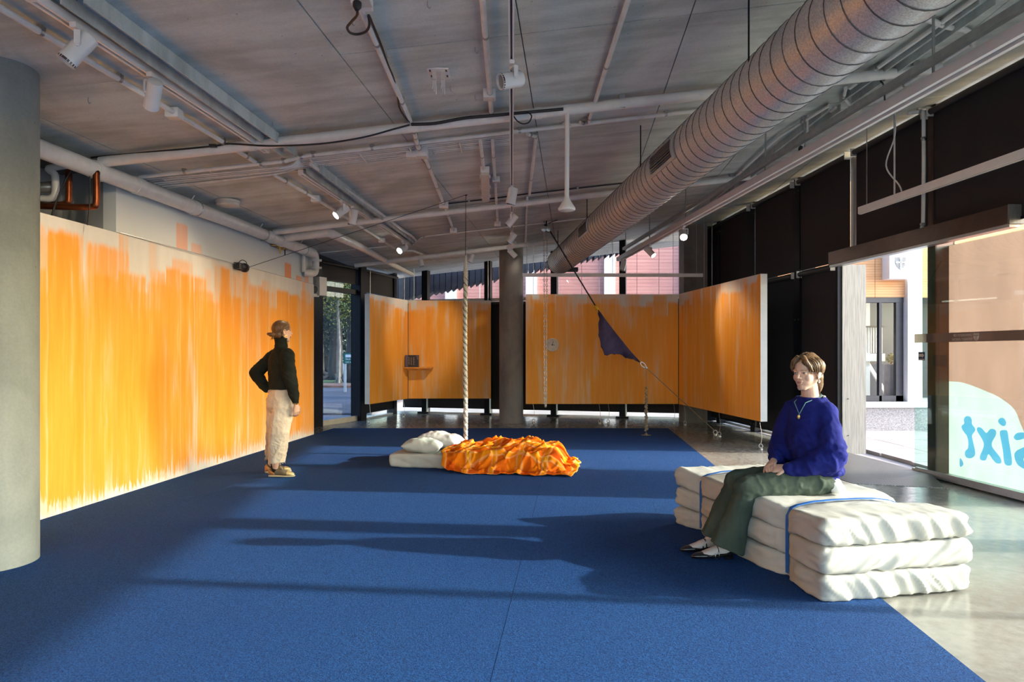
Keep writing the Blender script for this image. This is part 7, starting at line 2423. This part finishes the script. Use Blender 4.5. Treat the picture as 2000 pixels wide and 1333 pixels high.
# building across the forecourt, seen through the door
br_ = thing('terracotta_building', 'orange clad building with a white crest pillar seen through the open door', 'building', (7.2, 12.4, -0.05))
BY = 12.6
def bx(name, x0, x1, y0, y1, z0, z1, mat, parent=br_):
    m = MB(); m.box((x0, y0, z0), (x1, y1, z1)); return m.build(name, M[mat], parent, smooth=False)
def bpx(px, Y=BY):
    return (px - 1000) / F_PX * Y
def bpz(py, Y=BY):
    return CAM_H + (HOR - py) / F_PX * Y
bx('plinth', 4.95, 9.5, 11.95, 12.5, -0.06, 0.40, 'granite')
bx('plinth_cap', 4.95, 9.5, 11.90, 12.55, 0.40, 0.455, 'render_white')
bx('back_wall', 4.9, 9.6, 13.6, 13.7, 0.0, 4.2, 'dark_frame')
x_j = [bpx(1640), bpx(1709), bpx(1772)]
for a, b in ((4.9, x_j[0]), (x_j[0], x_j[1]), (x_j[1], x_j[2])):
    bx('cladding_panel', a + 0.004, b - 0.004, BY, BY + 0.12, bpz(581), 4.6, 'clad_orange')
bx('cladding_panel', bpx(1796), 9.5, BY, BY + 0.12, bpz(581), 4.6, 'clad_orange')
bx('lintel', 4.9, bpx(1766), BY + 0.02, BY + 0.2, bpz(591), bpz(581), 'dark_frame')
bx('pillar', bpx(1767), bpx(1795), BY - 0.10, BY + 0.3, 0.45, 4.6, 'render_white')
crest = bx('crest_block', bpx(1737.5, 12.35), bpx(1777, 12.35), 12.35, BY + 0.02, bpz(544.5, 12.35), 4.6, 'render_white')
M['crest_grey'] = plain('grey_crest_paint', (0.22, 0.22, 0.22), 0.7)
cx, cz, sc2 = bpx(1759.3, 12.34), bpz(513.5, 12.34), 12.34 / F_PX / 5.554
ol = [(-57, 60), (57, 60), (57, -5), (48, -35), (28, -58), (0, -75), (-28, -58), (-48, -35), (-57, -5)]
m = MB(); m.prism([Vector((cx + x * sc2, 12.349, cz + y * sc2)) for x, y in ol], (0, -0.006, 0)); m.build('crest_shield', M['crest_grey'], crest, smooth=False)
m = MB()
def plate(pts):
    m.prism([Vector((cx + x * sc2, 12.342, cz + y * sc2)) for x, y in pts], (0, -0.006, 0))
plate([(-6, 48), (6, 48), (6, -62), (-6, -62)]); plate([(-46, 10), (46, 10), (46, -2), (-46, -2)])
for (ox, oy, dx, dy) in ((0, 48, 0, 1), (0, -60, 0, -1), (46, 4, 1, 0), (-46, 4, -1, 0)):
    plate([(ox + dx * 10, oy + dy * 10), (ox - dy * 18 - dx * 6, oy + dx * 18 - dy * 6), (ox - dx * 2, oy - dy * 2), (ox + dy * 18 - dx * 6, oy - dx * 18 - dy * 6)])
m.build('crest_cross', M['render_white'], crest, smooth=False)
for px0, px1 in ((1600, 1606), (1661, 1667), (1719, 1724), (1752, 1766)):
    bx('mullion', bpx(px0), bpx(px1), BY + 0.03, BY + 0.12, 0.45, bpz(591), 'dark_frame')
bx('sill_bar', 4.9, bpx(1766), BY + 0.03, BY + 0.12, 0.455, 0.56, 'dark_frame')
for px0, px1 in ((1606, 1661), (1667, 1719), (1724, 1752)):
    m = MB(); m.box((bpx(px0), BY + 0.07, 0.56), (bpx(px1), BY + 0.078, bpz(591))); m.build('pane', M['glass'], br_, smooth=False)
bx('inner_floor', 4.9, 9.0, BY + 0.12, 13.6, 0.40, 0.46, 'pave')
# window reflections of a railing, stair and potted shrub, built as objects behind panes
rl = thing('railing_reflection', 'reflection of a white upright railing, modelled behind the window across the forecourt', 'railing', (bpx(1700, 13.2), 13.2, 0.46))
for k in range(9):
    x = bpx(1680 + 5.2 * k, 13.2)
    m = MB(); m.box((x, 13.2, bpz(690, 13.2)), (x + 0.018, 13.22, bpz(638, 13.2))); m.build('baluster', M['render_white'], rl, smooth=False)
m = MB(); m.box((bpx(1676, 13.2), 13.18, bpz(640, 13.2)), (bpx(1726, 13.2), 13.24, bpz(637, 13.2))); m.build('hand_rail', M['dark_frame'], rl, smooth=False)
m = MB(); m.box((bpx(1676, 13.2), 13.15, bpz(706, 13.2)), (bpx(1726, 13.2), 13.25, bpz(691, 13.2))); m.build('landing', M['render_white'], rl, smooth=False)
m = MB(); m.box((bpx(1694, 13.2), 13.25, 0.46), (bpx(1702, 13.2), 13.32, 3.4)); m.build('post', M['render_white'], rl, smooth=False)
m = MB(); m.beam(Vector((bpx(1697, 13.2), 13.3, bpz(705, 13.2))), Vector((bpx(1737, 13.2), 13.3, bpz(772, 13.2))), 0.05, 0.06); m.build('stringer', M['render_white'], rl, smooth=False)
pp = thing('planter_reflection', 'reflection of a pale square pot with a small leafy shrub, modelled behind the far window', 'planter_reflection', (bpx(1743, 13.0), 13.0, 0.46))
M['planter_reflection'] = plain('pale_planter', (0.42, 0.33, 0.33), 0.7)
M['leaf'] = plain('green_leaf', (0.07, 0.11, 0.03), 0.6, var=0.4, scale=9)
M['leaf_y'] = plain('yellow_green_leaf', (0.28, 0.24, 0.05), 0.6, var=0.4, scale=9)
m = MB(); m.box((bpx(1733, 13.0), 12.9, 0.462), (bpx(1752, 13.0), 13.12, bpz(712, 13.0))); m.build('pot', M['planter_reflection'], pp, smooth=False)
def leaf_cloud(c, rad, count, size, rnd, mat, name, parent, flat=1.0):
    m = MB()
    vv, ff = [], []
    for i in range(count):
        d = Vector((rnd.gauss(0, 1), rnd.gauss(0, 1), rnd.gauss(0, 1))).normalized() * (rnd.random() ** 0.45)
        p = Vector(c) + Vector((d.x * rad[0], d.y * rad[1], d.z * rad[2]))
        a = Vector((rnd.gauss(0, 1), rnd.gauss(0, 1), rnd.gauss(0, 0.6))).normalized()
        b = a.cross(Vector((rnd.gauss(0, 1), rnd.gauss(0, 1), rnd.gauss(0, 1)))).normalized()
        s = size * rnd.uniform(0.6, 1.3)
        o = len(vv)
        vv += [p - a * s, p + b * s * 0.4, p + a * s, p - b * s * 0.4]
        ff.append((o, o + 1, o + 2, o + 3))
    m.add(vv, ff)
    ob = m.build(name, mat, parent, smooth=False, fix=False)
    ob['kind'] = 'stuff'
    return ob
leaf_cloud((bpx(1742, 13.0), 13.0, bpz(702, 13.0)), (0.11, 0.10, 0.12), 260, 0.025, RND, M['leaf_y'], 'shrub_leaves', pp)
m = MB(); m.tube([Vector((bpx(1742, 13.0), 13.0, 0.9)), Vector((bpx(1742, 13.0), 13.0, bpz(700, 13.0)))], 0.012, 6); m.build('stem', M['twine'], pp)

# building behind the back windows
bb2 = thing('pink_building', 'long pink clad building with white piers behind the back windows', 'building', (3, 20, 0))
PY = 20.0
def pxx(px):
    return (px - 1000) / F_PX * PY
piers = [(870, 892), (1027, 1049), (1179.5, 1201), (1330, 1342)]
edges_ = [(790, 870), (892, 1027), (1049, 1179.5), (1201, 1330), (1342, 1480)]
for a, b in edges_:
    nb = max(1, int(round((b - a) / 45)))
    for k in range(nb):
        x0, x1 = pxx(a + (b - a) * k / nb), pxx(a + (b - a) * (k + 1) / nb)
        m = MB(); m.box((x0 + 0.006, PY, 2.86), (x1 - 0.006, PY + 0.15, 4.62)); m.build('cladding_panel', M['clad_pink'], bb2, smooth=False)
for a, b in piers:
    m = MB(); m.box((pxx(a), PY - 0.1, 0), (pxx(b), PY + 0.25, 6.0)); m.build('pier', M['render_white'], bb2, smooth=False)
m = MB(); m.box((pxx(780), PY + 0.02, 0), (pxx(1500), PY + 0.3, 2.86)); m.build('lower_wall', M['dark_frame'], bb2, smooth=False)
m = MB(); m.box((pxx(780), PY + 0.02, 4.62), (pxx(1500), PY + 0.3, 6.2)); m.build('upper_wall', M['render_white'], bb2, smooth=False)
for k in range(12):
    m = MB(); m.box((pxx(800 + k * 58), PY - 0.02, 4.75), (pxx(845 + k * 58), PY + 0.05, 5.9)); m.build('window', M['win_dark'], bb2, smooth=False)

# sawtooth sun louvres outside the back windows
lv = thing('sun_louvres', 'row of dark sawtooth sun louvres outside the back windows', 'louvres', (1, 16.6, 3.4))
M['fin'] = plain('dark_louvre_blade', (0.018, 0.02, 0.03), 0.5)
for k in range(-13, 44):
    px = 836 + k * 11.6
    pyb = 577 - (px - 836) * 0.215
    Y = 16.6
    p = at(px, pyb, Y)
    w = 11.6 / F_PX * Y
    m = MB()
    m.hexa([p + Vector((0, 0, 0)), p + Vector((w * 0.9, 0, w * 0.75)), p + Vector((w * 0.9, 0.5, w * 0.75)), p + Vector((0, 0.5, 0)),
            p + Vector((0, 0, 1.4)), p + Vector((w * 0.9, 0, 1.4)), p + Vector((w * 0.9, 0.5, 1.4)), p + Vector((0, 0.5, 1.4))])
    m.build('blade', M['fin'], lv, smooth=False)

for x in (-1.6, 0.2, 2.0, 3.6):
    m = MB(); m.beam(Vector((x, 14.9 - 0.27 * x, ceil_z(x, 15) + 0.12)), Vector((x, 16.75, at(1000 + x / 16.6 * F_PX, 577 - (164 + x / 16.6 * F_PX) * 0.215, 16.6).z + 1.2)), 0.06, 0.10); m.build('support_arm', M['fin'], lv, smooth=False)
# street and trees seen through the left glass door
M['road'] = plain('grey_road', (0.10, 0.10, 0.12), 0.85, var=0.2, scale=0.6)
M['lawn'] = plain('lawn_grass', (0.10, 0.15, 0.04), 0.9, var=0.4, scale=3)
M['earth'] = plain('red_brown_earth', (0.24, 0.12, 0.08), 0.9, var=0.3, scale=3)
M['bark'] = plain('dark_bark', (0.06, 0.05, 0.045), 0.9, var=0.4, scale=6)
M['bark_pale'] = plain('pale_bark', (0.24, 0.21, 0.17), 0.8, var=0.3, scale=6)
M['leaf_dark'] = plain('dark_tree_leaf', (0.016, 0.025, 0.016), 0.7, var=0.5, scale=2)
m = MB(); m.box((-34, 15.5, -0.06), (-3.2, 27.0, -0.02)); struct(m.build('road', M['road'], smooth=False))
m = MB(); m.box((-34, 27.0, -0.06), (-2.5, 29.2, 0.06)); struct(m.build('verge', M['earth'], smooth=False))
m = MB(); m.box((-40, 29.2, -0.06), (-2.5, 52.0, 0.02)); tag(m.build('lawn', M['lawn'], smooth=False), 'sunlit green lawn beyond the road', 'lawn', kind='stuff')
TR2 = random.Random(5)
def tree(label, px, Y, h, rad, trunk_r, count, mat, low, size=0.16, pale=False):
    p = at(px, HOR, Y); p.z = 0
    t = thing('tree', label, 'tree', p, 'trees beyond the road')
    m = MB()
    m.tube([p, p + Vector((0.05, 0, h * 0.25)), p + Vector((-0.05, 0.1, h * 0.5)), p + Vector((0.1, 0, h * 0.85))], [trunk_r * 1.3, trunk_r, trunk_r * 0.8, trunk_r * 0.3], 10)
    for k in range(5):
        a = k * 1.26
        m.tube([p + Vector((0, 0, 0.4)), p + Vector((trunk_r * 1.6 * math.cos(a), trunk_r * 1.6 * math.sin(a), 0.15)), p + Vector((trunk_r * 3.0 * math.cos(a), trunk_r * 3.0 * math.sin(a), -0.02))], [trunk_r * 0.5, trunk_r * 0.35, trunk_r * 0.1], 6)
    m.build('trunk', M['bark_pale'] if pale else M['bark'], t)
    for k in range(4):
        c = p + Vector((TR2.uniform(-0.4, 0.4) * rad, TR2.uniform(-0.3, 0.3) * rad, low + (h - low) * (0.25 + 0.2 * k)))
        leaf_cloud(c, (rad * 0.8, rad * 0.7, (h - low) * 0.28), count // 4, size, TR2, mat, 'foliage', t)
    return t
tree('dark leafy tree in the middle of the glass exit door', 655, 34, 9.0, 3.2, 0.30, 16000, M['leaf_dark'], 1.8, 0.09)
tree('yellowing tree at the right of the glass exit door', 690, 31, 8.0, 2.2, 0.34, 7000, M['leaf_y'], 2.8, 0.07)
tree('slim pale-trunked tree left of the sign post', 661, 30.0, 6.5, 1.4, 0.07, 3000, M['leaf'], 2.2, 0.07, True)
tree('broad dark tree at the left of the exit door', 618, 38, 10.0, 4.0, 0.35, 16000, M['leaf_dark'], 1.2, 0.10)
tree('deep dark tree far behind the sign', 700, 44, 11.0, 5.0, 0.35, 12000, M['leaf_dark'], 1.0, 0.16)
tree('far dark tree filling the gap between the left trees', 640, 48, 11.0, 5.0, 0.35, 12000, M['leaf_dark'], 0.6, 0.16)
# green road sign
SY_ = 24.0
sgp = at(674, HOR, SY_)
sgn = thing('street_sign', 'green road sign with white lettering on a grey post outside', 'sign', (sgp.x, SY_, -0.02))
m = MB(); m.box((at(671, 700, SY_).x, SY_, -0.02), (at(675.5, 700, SY_).x, SY_ + 0.08, at(674, 692, SY_).z)); m.build('post', M['alum'], sgn, smooth=False)
a, b = at(671, 690, SY_), at(728, 711, SY_)
m = MB(); m.box((a.x, SY_ - 0.03, b.z), (b.x, SY_, a.z)); m.build('panel', plain('green_sign', (0.0, 0.13, 0.10), 0.5), sgn, smooth=False)
a, b = at(675, 693, SY_), at(726, 698.5, SY_)
m = MB(); m.box((a.x, SY_ - 0.036, b.z), (b.x, SY_ - 0.031, a.z)); m.build('white_strip', M['render_white'], sgn, smooth=False)
text_mesh('Medfo', 0.085, M['render_white'], 'lettering', sgn, at(675, 703.5, SY_) + Vector((0, -0.04, 0)), (1, 0, 0), (0, 0, 1))
text_mesh('and w', 0.085, M['render_white'], 'lettering', sgn, at(675, 709, SY_) + Vector((0, -0.04, 0)), (1, 0, 0), (0, 0, 1))
